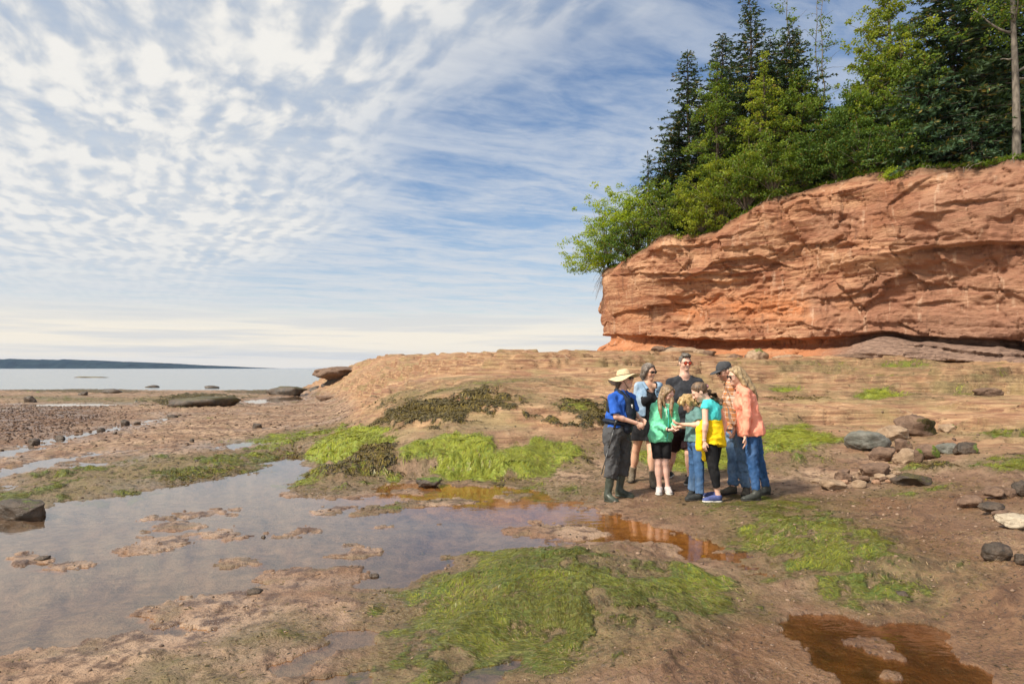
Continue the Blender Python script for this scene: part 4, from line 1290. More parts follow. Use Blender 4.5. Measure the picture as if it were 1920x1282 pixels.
def rock_mat(name, c0, c1, c2, rough=.85, spec=.35):
    m, n = mat_new(name)
    tc = n.node('ShaderNodeTexCoord').outputs['Object']
    v = n.node('ShaderNodeVertexColor', {'layer_name': 'moss'})
    sp_ = n.node('ShaderNodeSeparateColor', None, Color=v.outputs[0])
    a = n.noise(tc, 5.0, 6, .65); b_ = n.noise(n.scale(tc, (1, 1, 3)), 14.0, 6, .65); c_ = n.noise(tc, 60.0, 4, .65)
    c = n.mix(n.ramp(a, .35, .65), c0, c1)
    c = n.mix(n.ramp(b_, .52, .68, 0, .8), c, c2)
    c = n.mix(n.ramp(c_, .58, .70, 0, .55), c, tuple(q * .35 for q in c0))
    mg = n.mix(n.ramp(c_, .35, .65), (.045, .065, .012), (.150, .200, .022))
    c = n.mix(n.ramp(n.math('ADD', sp_.outputs[0], n.math('MULTIPLY', n.math('SUBTRACT', b_, .5), .9)), .42, .66), c, mg)
    wd = n.mix(n.ramp(c_, .35, .65), (.028, .024, .011), (.110, .088, .024))
    c = n.mix(n.ramp(n.math('ADD', sp_.outputs[1], n.math('MULTIPLY', n.math('SUBTRACT', b_, .5), .9)), .42, .62), c, wd)
    b = n.node('ShaderNodeBsdfPrincipled', None, Base_Color=c, Roughness=rough)
    b.inputs['Specular IOR Level'].default_value = spec
    bp_ = n.node('ShaderNodeBump', None, Strength=.7, Distance=.03, Height=n.math('ADD', b_, n.math('MULTIPLY', c_, .5)))
    n.l.new(bp_.outputs[0], b.inputs['Normal'])
    finish(n, b.outputs[0])
    return m

RM = {
    'grey': rock_mat('stone_grey', (.120, .122, .104), (.200, .195, .170), (.150, .130, .105), .7),
    'tan': rock_mat('stone_tan', (.260, .175, .110), (.380, .270, .180), (.180, .115, .075)),
    'brown': rock_mat('stone_brown', (.130, .080, .055), (.220, .140, .095), (.090, .058, .042)),
    'dark': rock_mat('stone_dark_wet', (.042, .031, .022), (.100, .068, .046), (.030, .026, .020), .5, .5),
    'pale': rock_mat('stone_pale', (.400, .330, .240), (.520, .440, .330), (.280, .210, .140)),
    'red': rock_mat('stone_red', (.300, .165, .100), (.420, .260, .170), (.220, .115, .075)),
}
RG = 'loose boulders on the sandstone shelf'
def rock(box, mat, label, seed, moss=0.0, weed_=0.0, flat=1.0, depth=.75, angular=.5, Y=None, name='boulder', group=None, cat='rock', sub=None, tilt=0.0, sink=.30, moss_dir=(.3, 0, 1)):
    x0, x1, y0, y1 = box
    rnd = np.random.default_rng(seed)
    if Y is None:
        g = on_ground((x0 + x1) / 2, y1)
        for _ in range(3):
            zg = gz(g[0], g[1]); g = on_level((x0 + x1) / 2, y1, zg) if zg < CAM_H - .15 and y1 > HOR + 8 else g
        Yc = g[1]
    else:
        Yc = Y; g = at((x0 + x1) / 2, y1, Y)
    w = (x1 - x0) / FOC * Yc * .5; h = (y1 - y0) / FOC * Yc * .5
    dp = w * depth if w < 4 * h else max(h * 2, w * .4)
    h2 = h * (1 + sink)
    c = np.array([g[0], Yc + dp * .7, g[2] + h - h * sink * .9])
    Vn, T = ico(sub or (4 if (x1 - x0) > 28 else 3))
    V = Vn.copy()
    # flat worn faces
    for k in range(int(7 + 10 * angular)):
        n_ = unit(rnd.normal(size=3)); dd = rnd.uniform(.58, .90)
        ex = np.maximum(0, V @ n_ - dd); V = V - ex[:, None] * n_ * (.72 + .28 * angular)
    V = V / np.abs(V).max(0)
    V = np.sign(V) * np.abs(V) ** (1 - .22 * angular)
    q = Vn * 1.7 + seed * 3.1
    V = V * (1 + (fbm3(q, 4, .5, seed) * .34)[:, None])
    V = V * np.array([w, dp, h2])
    V = V + Vn * (fbm3(Vn * 6 + seed, 3, .55, seed + 5) * .10 * min(w, h2))[:, None]
    if tilt:
        ct, st_ = math.cos(tilt), math.sin(tilt)
        V = np.stack([V[:, 0] * ct - V[:, 2] * st_, V[:, 1], V[:, 0] * st_ + V[:, 2] * ct], -1)
    me = mesh_np(name, V, T)
    md = unit(np.array(moss_dir, float))
    mo = np.clip((Vn @ md) * .9 + .15 + fbm3(Vn * 2.5 + 9, 3, .5, seed) * .8, 0, 1)
    vcol(me, 'moss', np.stack([mo * moss, mo * weed_, mo * 0], -1))
    o = link(name, me, RM[mat], label=label, category=cat)
    o.location = c
    if group: o['group'] = group
    return o

rock((1596, 1676, 811, 842), 'grey', 'large smooth grey-green boulder propped on the pile of stones', 1, angular=.25, tilt=-.05, group=RG)
rock((1651, 1714, 799, 825), 'tan', 'tan boulder behind the large smooth grey one', 2, angular=.5, group=RG)
rock((1692, 1766, 778, 814), 'brown', 'brown peaked boulder draped with brown seaweed on its side', 3, weed_=1.0, angular=.5, group=RG, moss_dir=(.8, -.4, .2))
rock((1764, 1801, 795, 810), 'tan', 'small flat tan stone with a mossy end beside the seaweed-draped boulder', 4, moss=.9, angular=.4, group=RG, moss_dir=(1, 0, .2))
rock((1680, 1712, 824, 848), 'brown', 'brown stone wedged right against the large grey boulder', 5, moss=.5, group=RG, moss_dir=(.8, -.3, .2))
rock((1636, 1684, 837, 862), 'brown', 'rough brown boulder directly below the large grey one', 6, moss=.25, angular=.6, group=RG)
rock((1680, 1731, 844, 875), 'tan', 'rounded tan boulder lowest in the pile of stones', 7, angular=.4, group=RG)
rock((1716, 1734, 842, 868), 'brown', 'narrow mossy stone leaning on the lowest tan boulder', 8, moss=1.0, group=RG)
rock((1724, 1768, 834, 860), 'brown', 'brown boulder with green moss on its right side in the middle of the row', 9, moss=.85, group=RG, moss_dir=(.9, -.3, .3))
rock((1763, 1807, 832, 852), 'grey', 'pointed pale grey stone near the end of the row', 10, angular=.35, group=RG)
rock((1796, 1836, 829, 851), 'dark', 'dark blocky stone with a mossy face ending the row', 11, moss=.8, angular=.8, group=RG, moss_dir=(1, -.2, .1))
rock((1620, 1679, 870, 892), 'brown', 'low brown hump of rock below the pile of stones', 12, angular=.2, flat=.6, group=RG)
rock((1686, 1757, 888, 909), 'dark', 'long low rock covered with dark seaweed', 13, weed_=1.0, angular=.3, group=RG)
rock((1545, 1591, 900, 918), 'tan', 'flat tan slab with a sharp edge near the coral sweater woman', 14, angular=.9, group=RG, name='stone_slab')
rock((1602, 1629, 899, 914), 'tan', 'small rounded tan stone right of the flat slab', 15, angular=.4, group=RG)
rock((1568, 1601, 884, 902), 'brown', 'brown stone behind the flat tan slab', 16, group=RG)
rock((1833, 1894, 726, 741), 'brown', 'lone brown rock far up the shelf below the cliff', 17, angular=.4, group=RG)
rock((1850, 1890, 912, 932), 'brown', 'dark brown round stone at the left of the cluster by the picture edge', 18, sink=.10, angular=.2, group=RG)
rock((1884, 1908, 916, 932), 'brown', 'small stone in the middle of the cluster by the picture edge', 19, moss=.3, group=RG)
rock((1902, 1940, 903, 932), 'dark', 'dark stone cut off by the right picture edge', 20, moss=.3, group=RG)
rock((1803, 1848, 930, 952), 'brown', 'half-buried brown stone left of the dark oval one', 21, angular=.25, group=RG)
rock((1846, 1889, 943, 960), 'dark', 'dark oval stone between the half-buried stone and the pale slab', 22, sink=.10, angular=.2, group=RG)
rock((1868, 1900, 958, 970), 'brown', 'small flat brown stone just above the pale slab', 23, group=RG)
rock((1877, 1945, 964, 990), 'pale', 'pale yellowish slab at the right picture edge', 24, sink=.10, angular=.8, group=RG, name='stone_slab')
rock((1852, 1910, 1020, 1060), 'dark', 'rough round brown boulder low on the right side', 25, sink=.10, angular=.25, group=RG)
rock((1906, 1926, 1038, 1060), 'dark', 'small dark stone touching the rough round boulder', 26, sink=.10, group=RG)
rock((1682, 1706, 1109, 1125), 'dark', 'small dark stone alone on the wet mud right of the green algae', 27, sink=.10, angular=.4, group=RG)
rock((776, 825, 894, 914), 'dark', 'square block with green algae on top at the edge of the amber pool', 28, sink=.10, moss=1.0, angular=.9, group=RG)
rock((-30, 73, 934, 984), 'dark', 'big dark angular rock standing in the pool at the left edge', 29, moss=.55, angular=1.0, depth=.6, group=RG)
# stones of the tumbled row
SM = [(1522, 1548, 897, 906), (1578, 1598, 880, 888), (1573, 1593, 898, 908), (1640, 1664, 888, 899), (1663, 1685, 889, 897), (1650, 1664, 894, 902), (1637, 1655, 900, 907), (1687, 1704, 900, 907), (1612, 1640, 882, 890), (1614, 1636, 892, 901), (1662, 1674, 899, 905), (1590, 1606, 892, 899), (1676, 1690, 882, 889), (1536, 1546, 900, 907)]
SML = ['thin tan stone beside the woman in coral, first of the scatter', 'small brown stone above the brown one behind the flat slab', 'reddish chip lying against the flat tan slab', 'flat tan stone just under the low brown hump',
       'tan stone right of the one under the low brown hump', 'small brown stone in the thick of the scatter', 'reddish stone low in the scatter left of the long weedy rock', 'tan stone touching the long weedy rock',
       'tan stone left of the low brown hump', 'brown stone between the rounded tan one and the low brown hump', 'tiny reddish stone between two tan ones in the scatter', 'tan chip beside the brown stone behind the slab',
       'tan stone just right of the low brown hump', 'tiny brown pebble left of the flat tan slab']
for k, b_ in enumerate(SM):
    rock(b_, ['tan', 'brown', 'red', 'tan'][k % 4], SML[k], 40 + k, angular=.6, name='small_stone', group='small stones scattered below the boulders', sub=3)
# blocks fallen along the foot of the cliff
CB = [((1403, 1450, 668, 691), 'tan', .8, 'big squared block with a mossy face at the cliff foot', .6), ((1366, 1397, 671, 684), 'brown', .6, 'dark slab left of the big mossy block at the cliff foot', .0),
      ((1396, 1407, 682, 694), 'brown', .4, 'small stone under the big mossy block', .0), ((1197, 1221, 666, 677), 'brown', .9, 'tilted dark slab poking up near the cliff corner', .0),
      ((1248, 1274, 668, 686), 'dark', .8, 'stacked dark slab left of the tall man', .0), ((1222, 1252, 674, 684), 'brown', .8, 'low dark slab between the cliff corner and the tall man', .0),
      ((1300, 1336, 668, 680), 'tan', .6, 'layered tan block right of the tall man at the cliff foot', .0), ((1318, 1345, 678, 690), 'brown', .6, 'small brown block between the tall man and the capped man', .0),
      ((1455, 1520, 672, 684), 'tan', .5, 'long low tan slab right of the big mossy block', .1), ((1560, 1640, 676, 688), 'brown', .5, 'long low ledge block under the grey bedded apron', .2),
      ((1236, 1330, 652, 668), 'tan', .5, 'broad weathered slab lying in the notch at the cliff foot', .0)]
for k, (b_, mt, an, lab, ms) in enumerate(CB):
    px_ = (b_[0] + b_[1]) / 2
    # stand them a little in front of the cliff foot
    kk = np.argmin(np.where(_L > _sl[4], np.abs(cpx - px_), 1e9)); Yb = by[kk] - 1.6
    o = rock(b_, mt, lab, 70 + k, moss=ms, angular=an, Y=Yb, group='blocks fallen along the cliff foot', tilt=-.25 if k == 3 else 0, name='fallen_block')
    hh = (b_[3] - b_[2]) / FOC * Yb * .5
    o.location.z = max(min(o.location.z, gz(o.location.x, o.location.y) + hh * .9), gz(o.location.x, o.location.y) + hh * .35)
# seaward end of the shelf: an undercut snout
SN = [((582, 668, 687, 711), 'brown', 'overhanging flat-topped rock snout at the seaward end of the shelf', .25, 42.5), ((604, 672, 706, 741), 'dark', 'dark hollowed rock under the overhanging snout', .3, 43.0), ((574, 612, 722, 741), 'dark', 'low dark rock at the tip below the overhanging snout', .4, 43.5),
      ((652, 702, 700, 744), 'red', 'pale weathered rock right of the overhanging snout', .1, 38.5), ((690, 742, 716, 750), 'red', 'low pale rock shoulder further right of the snout', .05, 33.5)]
for k, (b_, mt, lab, ms, Y_) in enumerate(SN):
    rock(b_, mt, lab, 190 + k, moss=ms, angular=1.0, Y=Y_, depth=1.5, name='shelf_rock', group='rocks at the seaward end of the shelf', sink=.15)
# low ledges and stones out on the flats
FL = [((300, 436, 741, 762), 'dark', 'broad low ledge topped with dark seaweed out on the flat', 1.0), ((110, 208, 706, 716), 'dark', 'long thin dark reef at the edge of the sea', .8), ((378, 408, 723, 730), 'dark', 'small flat reef in the shallows', .3),
      ((268, 298, 722, 729), 'dark', 'low dark rock at the water line left of the small flat reef', .3), ((500, 570, 725, 738), 'dark', 'low weedy ledge left of the undercut snout', .7), ((40, 64, 743, 754), 'dark', 'dark boulder alone far out on the left flat', .2),
      ((184, 225, 729, 737), 'dark', 'dark flat rock near the far puddles', .3), ((146, 162, 734, 741), 'dark', 'tiny dark rock left of the dark flat one', .0), ((472, 490, 794, 803), 'dark', 'small dark square stone on the pink flat', .0),
      ((224, 241, 787, 798), 'dark', 'dark stone at the bend of the bright channel', .0), ((180, 196, 802, 810), 'dark', 'dark stone midway along the bright channel', .0), ((211, 219, 808, 814), 'dark', 'small dark stone below the bright channel', .0),
      ((355, 363, 823, 829), 'dark', 'single small stone on the pale flat', .0), ((364, 371, 861, 866), 'dark', 'tiny dark stone on the algae bank', .0), ((312, 330, 777, 784), 'dark', 'dark stone at the far end of the bright channel', .0),
      ((250, 262, 790, 796), 'dark', 'low dark stone in the bright channel', .0), ((100, 120, 817, 825), 'dark', 'dark stone on the near bank of the bright channel', .0), ((50, 70, 822, 832), 'dark', 'dark lump at the left end of the bright channel', .2),
      ((60, 90, 1043, 1052), 'dark', 'dark stone on the mud islet at the left edge', .0), ((0, 60, 710, 714), 'dark', 'thin reef line at the left edge of the sea', .6), ((590, 640, 741, 748), 'brown', 'thin flat slab on the wet flat by the snout', .0), ((488, 497, 1003, 1010), 'dark', 'tiny black pebble in the middle of the pool', .0),
      ((460, 490, 1104, 1114), 'dark', 'dark flat stone lying in the pool near the mud bank', .0), ((690, 712, 1075, 1084), 'dark', 'dark pebble in the cove of the pool', .0)]
for k, (b_, mt, lab, wd_) in enumerate(FL):
    o = rock(b_, mt, lab, 120 + k, weed_=wd_, angular=1.0, sink=.55, name='reef_rock' if wd_ > .5 else 'stone', group='dark stones and reefs on the tidal flat', sub=3)

# ------------------------------------------------------------------ people
class Sdf:
    """signed-distance field on a rectilinear grid, finer where asked"""
    def __init__(s, lo, hi, h, fine=()):
        s.ax = []
        for k in range(3):
            v = [lo[k]]
            while v[-1] < hi[k]:
                st = h
                for (fl, fh, fs) in fine:
                    if fl[k] - 1e-6 <= v[-1] <= fh[k]: st = min(st, fs)
                v.append(v[-1] + st)
            s.ax.append(np.array(v, np.float32))
        s.F = np.full([len(a) for a in s.ax], 1.0, np.float32)

    def box(s, lo, hi):
        sl = []
        for k in range(3):
            i0 = np.searchsorted(s.ax[k], lo[k]); i1 = np.searchsorted(s.ax[k], hi[k])
            sl.append(slice(max(0, i0 - 1), min(len(s.ax[k]), i1 + 1)))
        return tuple(sl)

    def pts(s, sl):
        return s.ax[0][sl[0]][:, None, None], s.ax[1][sl[1]][None, :, None], s.ax[2][sl[2]][None, None, :]

    def put(s, sl, d, k, op='add'):
        a = s.F[sl]
        if a.size == 0: return
        if op == 'add':
            if k > 0:
                h = np.maximum(k - np.abs(a - d), 0) / k
                s.F[sl] = np.minimum(a, d) - h * h * k * .25
            else:
                s.F[sl] = np.minimum(a, d)
        else:                                   # carve
            d = -d
            if k > 0:
                h = np.maximum(k - np.abs(a - d), 0) / k
                s.F[sl] = np.maximum(a, d) + h * h * k * .25
            else:
                s.F[sl] = np.maximum(a, d)

    def cone(s, a, ra, b, rb, k=.02, op='add', cut=None, flat=None):
        """tapered capsule; cut=(point, direction) ends it flat; flat=(axis, factor) squashes it along an axis"""
        a = np.asarray(a, float); b = np.asarray(b, float)
        m = max(ra, rb) * (1.0 if flat is None else max(1, flat[1])) + k + .03
        sl = s.box(np.minimum(a, b) - m, np.maximum(a, b) + m)
        X, Y, Z = s.pts(sl)
        dx, dy, dz = X - a[0], Y - a[1], Z - a[2]
        e = b - a
        if flat is not None:
            f, q = flat
            g = 1 / q - 1
            w = (dx * f[0] + dy * f[1] + dz * f[2]) * g
            dx = dx + w * f[0]; dy = dy + w * f[1]; dz = dz + w * f[2]
            e = e + f * float(e @ f) * g
        t = np.clip((dx * e[0] + dy * e[1] + dz * e[2]) / float(e @ e + 1e-12), 0, 1)
        d = np.sqrt((dx - t * e[0]) ** 2 + (dy - t * e[1]) ** 2 + (dz - t * e[2]) ** 2) - (ra + (rb - ra) * t)
        if flat is not None: d = d * min(1.0, .5 + .5 * flat[1])
        if cut is not None:
            p, n_ = cut
            d = np.maximum(d, (X - p[0]) * n_[0] + (Y - p[1]) * n_[1] + (Z - p[2]) * n_[2])
        s.put(sl, d, k, op)

    def ell(s, c, ax, r, k=.02, op='add'):
        c = np.asarray(c, float); r = np.asarray(r, float)
        m = r.max() + k + .03
        sl = s.box(c - m, c + m)
        X, Y, Z = s.pts(sl)
        k0 = 0; k1 = 0
        for i in range(3):
            u = ((X - c[0]) * ax[i][0] + (Y - c[1]) * ax[i][1] + (Z - c[2]) * ax[i][2]) / r[i]
            k0 = k0 + u * u; k1 = k1 + (u / r[i]) ** 2
        k0 = np.sqrt(k0); k1 = np.sqrt(k1) + 1e-6
        s.put(sl, k0 * (k0 - 1) / k1, k, op)

    def plane(s, p, n_):
        """keep the side the normal points away from"""
        X, Y, Z = s.pts((slice(None),) * 3)
        s.F = np.maximum(s.F, ((X - p[0]) * n_[0] + (Y - p[1]) * n_[1] + (Z - p[2]) * n_[2]).astype(np.float32))

    def folds(s, amp, wl, seed, bias=(1, 1, .45)):
        rnd = np.random.default_rng(seed)
        I = np.nonzero(np.abs(s.F) < .035)
        P = np.stack([s.ax[0][I[0]], s.ax[1][I[1]], s.ax[2][I[2]]], -1).astype(float)
        Q = P + .35 * wl * np.sin(P[:, [1, 2, 0]] * (3.0 / wl) + rnd.uniform(0, 6, 3))
        v = 0
        for k in range(5):
            kv = unit(rnd.normal(size=3) * np.array(bias)) * (math.pi / (wl * rnd.uniform(.7, 1.6)))
            v = v + (.28 - (1 - np.abs(np.sin(Q @ kv + rnd.uniform(0, 6)))) ** 2.2)
        s.F[I] += (v * amp / 1.3).astype(np.float32)

    def surf(s):
        F = s.F; S = F < 0; ax = s.ax; sh = F.shape
        ids = []; pos = []; quads = []
        cs = (sh[0] - 1, sh[1] - 1, sh[2] - 1)
        def cid(i, j, k): return (i * cs[1] + j) * cs[2] + k
        for a in range(3):
            s0 = [slice(None)] * 3; s1 = [slice(None)] * 3
            s0[a] = slice(0, -1); s1[a] = slice(1, None)
            I = np.array(np.nonzero(S[tuple(s0)] != S[tuple(s1)]))
            b, c = (a + 1) % 3, (a + 2) % 3
            ok = (I[b] > 0) & (I[c] > 0) & (I[b] < sh[b] - 1) & (I[c] < sh[c] - 1)
            I = I[:, ok]
            J = I.copy(); J[a] += 1
            f0 = F[I[0], I[1], I[2]]; f1 = F[J[0], J[1], J[2]]
            t = f0 / (f0 - f1)
            p = np.stack([ax[k][I[k]] for k in range(3)], -1).astype(float)
            p[:, a] = ax[a][I[a]] + t * (ax[a][J[a]] - ax[a][I[a]])
            q = []
            for (db, dc) in ((1, 1), (0, 1), (0, 0), (1, 0)):
                K = I.copy(); K[b] -= db; K[c] -= dc
                ci = cid(K[0], K[1], K[2])
                ids.append(ci); pos.append(p); q.append(ci)
            q = np.stack(q, -1)
            neg = S[I[0], I[1], I[2]]
            q = np.where(neg[:, None], q, q[:, ::-1])
            quads.append(q)
        ids = np.concatenate(ids); pos = np.vstack(pos); quads = np.vstack(quads)
        uq, inv = np.unique(ids, return_inverse=True)
        cnt = np.bincount(inv)
        V = np.stack([np.bincount(inv, pos[:, k]) / cnt for k in range(3)], -1)
        return V, np.searchsorted(uq, quads)


def skin_mat():
    m, n = mat_new('skin')
    v = n.node('ShaderNodeVertexColor', {'layer_name': 'sk'})
    tc = n.node('ShaderNodeTexCoord').outputs['Object']
    f = n.noise(tc, 14.0, 3, .5)
    c = n.mix(n.ramp(f, .35, .65, 0, .35), v.outputs[0], n.mix(1.0, v.outputs[0], (1.08, .86, .80), 'MULTIPLY'))
    b = n.node('ShaderNodeBsdfPrincipled', None, Base_Color=c, Roughness=.52)
    b.inputs['Specular IOR Level'].default_value = .4
    b.inputs['Subsurface Weight'].default_value = .12
    b.inputs['Subsurface Radius'].default_value = (1.0, .35, .2)
    b.inputs['Subsurface Scale'].default_value = .008
    finish(n, b.outputs[0])
    return m


def cloth(name, col, var=.16, rough=.9, scale=9.0, weave=260.0, bump=.35, sheen=.0, wash=None):
    m, n = mat_new(name)
    tc = n.node('ShaderNodeTexCoord').outputs['Object']
    f = n.noise(tc, scale, 5, .6)
    c0 = tuple(c * (1 - var) for c in col); c1 = tuple(min(1, c * (1 + var)) for c in col)
    c = n.mix(n.ramp(f, .3, .7), c0, c1)
    c = n.mix(n.ramp(n.noise(n.scale(tc, (1, 1, .4)), 22.0, 4, .6), .50, .72, 0, .5), c, tuple(min(1, q * 1.25 + .02) for q in col))
    if wash:
        c = n.mix(n.ramp(n.noise(n.scale(tc, (1, 1, .5)), 6.0, 4, .6), .45, .68), c, wash)
    b = n.node('ShaderNodeBsdfPrincipled', None, Base_Color=c, Roughness=rough)
    b.inputs['Specular IOR Level'].default_value = .2
    if sheen: b.inputs['Sheen Weight'].default_value = sheen
    bt = n.math('ADD', n.math('MULTIPLY', n.noise(tc, weave, 2, .5), .3), n.noise(tc, 26.0, 3, .5))
    bp_ = n.node('ShaderNodeBump', None, Strength=bump, Distance=.006, Height=bt)
    n.l.new(bp_.outputs[0], b.inputs['Normal'])
    finish(n, b.outputs[0])
    return m


def hair_mat(name, c0, c1, c2):
    m, n = mat_new(name)
    tc = n.node('ShaderNodeTexCoord').outputs['Object']
    f = n.noise(n.scale(tc, (1, 1, .12)), 90.0, 4, .6, .5)
    g = n.noise(n.scale(tc, (1, 1, .3)), 14.0, 3, .55, .4)
    c = n.mix(n.ramp(f, .36, .64), c0, c1)
    c = n.mix(n.ramp(g, .50, .70, 0, .7), c, c2)
    b = n.node('ShaderNodeBsdfPrincipled', None, Base_Color=c, Roughness=.45)
    b.inputs['Specular IOR Level'].default_value = .45
    b.inputs['Anisotropic'].default_value = .5
    bp_ = n.node('ShaderNodeBump', None, Strength=.8, Distance=.008, Height=f)
    n.l.new(bp_.outputs[0], b.inputs['Normal'])
    finish(n, b.outputs[0])
    return m


def plaid_mat():
    m, n = mat_new('orange_plaid')
    tc = n.node('ShaderNodeTexCoord').outputs['Object']
    sp_ = n.node('ShaderNodeSeparateXYZ', None, Vector=tc)
    hx = n.math('ADD', n.math('MULTIPLY', sp_.outputs[0], .95), n.math('MULTIPLY', sp_.outputs[1], .95))
    def bars(coord, period, width, off=0.0):
        fr_ = n.math('FRACT', n.math('ADD', n.math('DIVIDE', coord, period), 10.0 + off))
        return n.math('MULTIPLY', n.math('LESS_THAN', fr_, width), 1.0)
    P = .066
    c = (.50, .19, .060)
    cc = n.mix(n.math('MULTIPLY', bars(hx, P, .24), .38), c, (.78, .74, .66))
    cc = n.mix(n.math('MULTIPLY', bars(sp_.outputs[2], P, .20), .38), cc, (.80, .76, .68))
    cc = n.mix(n.math('MULTIPLY', bars(hx, P, .10, .62), .8), cc, (.16, .16, .16))
    cc = n.mix(n.math('MULTIPLY', bars(sp_.outputs[2], P, .13, .60), .8), cc, (.17, .17, .17))
    b = n.node('ShaderNodeBsdfPrincipled', None, Base_Color=cc, Roughness=.9)
    b.inputs['Specular IOR Level'].default_value = .2
    finish(n, b.outputs[0])
    return m


M = {
    'skin': skin_mat(),
    'blue': cloth('polo_blue', (.026, .105, .460)), 'navy': cloth('vest_navy', (.014, .020, .034), rough=.6),
    'charcoal': cloth('trousers_charcoal', (.070, .070, .074), rough=.85),
    'rubber': simple_mat('boot_rubber', (.050, .060, .045), .38, .35, 8.0, .15, 30.0, .5),
    'straw': simple_mat('hat_straw', (.60, .47, .29), .85, .16, 40.0, .5, 160.0),
    'black': cloth('black_cotton', (.018, .018, .021)), 'tee': cloth('tee_charcoal', (.034, .036, .043)),
    'denim_light': cloth('denim_light', (.20, .30, .42), .25, wash=(.36, .45, .56)),
    'denim_mid': cloth('denim_mid', (.12, .21, .37), .2, wash=(.26, .36, .50)),
    'denim_dark': cloth('denim_dark', (.030, .085, .215), .25, wash=(.06, .12, .25)),
    'denim_boy': cloth('denim_boy', (.045, .105, .225), .25, wash=(.09, .15, .25)),
    'green': cloth('hoodie_green', (.190, .680, .420), .10), 'teal': cloth('tee_teal', (.120, .230, .220), .15),
    'turq': cloth('top_turquoise', (.070, .560, .560), .12), 'yellow': cloth('sweater_yellow', (.880, .600, .012), .12, weave=90.0, bump=.8),
    'coral': cloth('sweater_coral', (.900, .330, .225), .10), 'plaid': plaid_mat(),
    'maroon': cloth('shorts_maroon', (.022, .010, .012)), 'legging': cloth('legging_black', (.013, .013, .015), rough=.7),
    'boot_tan': simple_mat('boot_tan', (.150, .120, .085), .7, .3, 20.0, .3), 'boot_dark': simple_mat('boot_dark', (.045, .048, .042), .5, .3, 16.0, .2),
    'shoe_black': simple_mat('shoe_black', (.028, .030, .030), .7, .3, 20.0, .3), 'shoe_brown': simple_mat('shoe_brown', (.110, .090, .065), .8, .35, 18.0, .4),
    'shoe_pale': simple_mat('shoe_pale', (.520, .480, .470), .8, .22, 24.0, .3), 'shoe_blue': simple_mat('shoe_blue', (.070, .090, .230), .8, .3, 20.0, .3),
    'sole_white': simple_mat('sole_white', (.620, .590, .540), .8, .15, 30.0), 'sole_dark': simple_mat('sole_dark', (.035, .032, .030), .85, .2, 30.0),
    'lens': simple_mat('lens_dark', (.012, .010, .010), .08, .1, 5.0, spec=.8), 'lens_red': simple_mat('lens_red', (.620, .060, .015), .08, .25, 20.0, spec=.8),
    'plastic': simple_mat('black_plastic', (.012, .012, .013), .35, .2, 20.0, spec=.5), 'metal': simple_mat('pole_metal', (.060, .060, .062), .35, .2, 20.0, spec=.6),
    'cap': cloth('cap_grey', (.060, .062, .068)), 'pink': cloth('scrunchie_pink', (.55, .26, .32)), 'white': simple_mat('off_white', (.70, .68, .66), .8, .1),
    'eye': simple_mat('eye_white', (.65, .62, .60), .25, .05), 'iris': simple_mat('iris_dark', (.04, .03, .025), .2, .1),
    'h_grey': hair_mat('hair_grey_brown', (.060, .045, .035), (.190, .150, .120), (.330, .290, .250)),
    'h_brown': hair_mat('hair_brown', (.050, .030, .018), (.170, .105, .060), (.280, .180, .100)),
    'h_light': hair_mat('hair_light_brown', (.100, .062, .032), (.300, .195, .100), (.420, .280, .150)),
    'h_blond': hair_mat('hair_blond', (.230, .140, .055), (.560, .380, .165), (.700, .520, .260)),
    'h_long': hair_mat('hair_dark_blond', (.170, .110, .058), (.440, .310, .165), (.600, .450, .250)),
    'h_short': hair_mat('hair_short_grey', (.050, .042, .036), (.150, .128, .105), (.260, .230, .200)),
}
ZS = 4.005
UP = np.array([0, 0, 1.0])


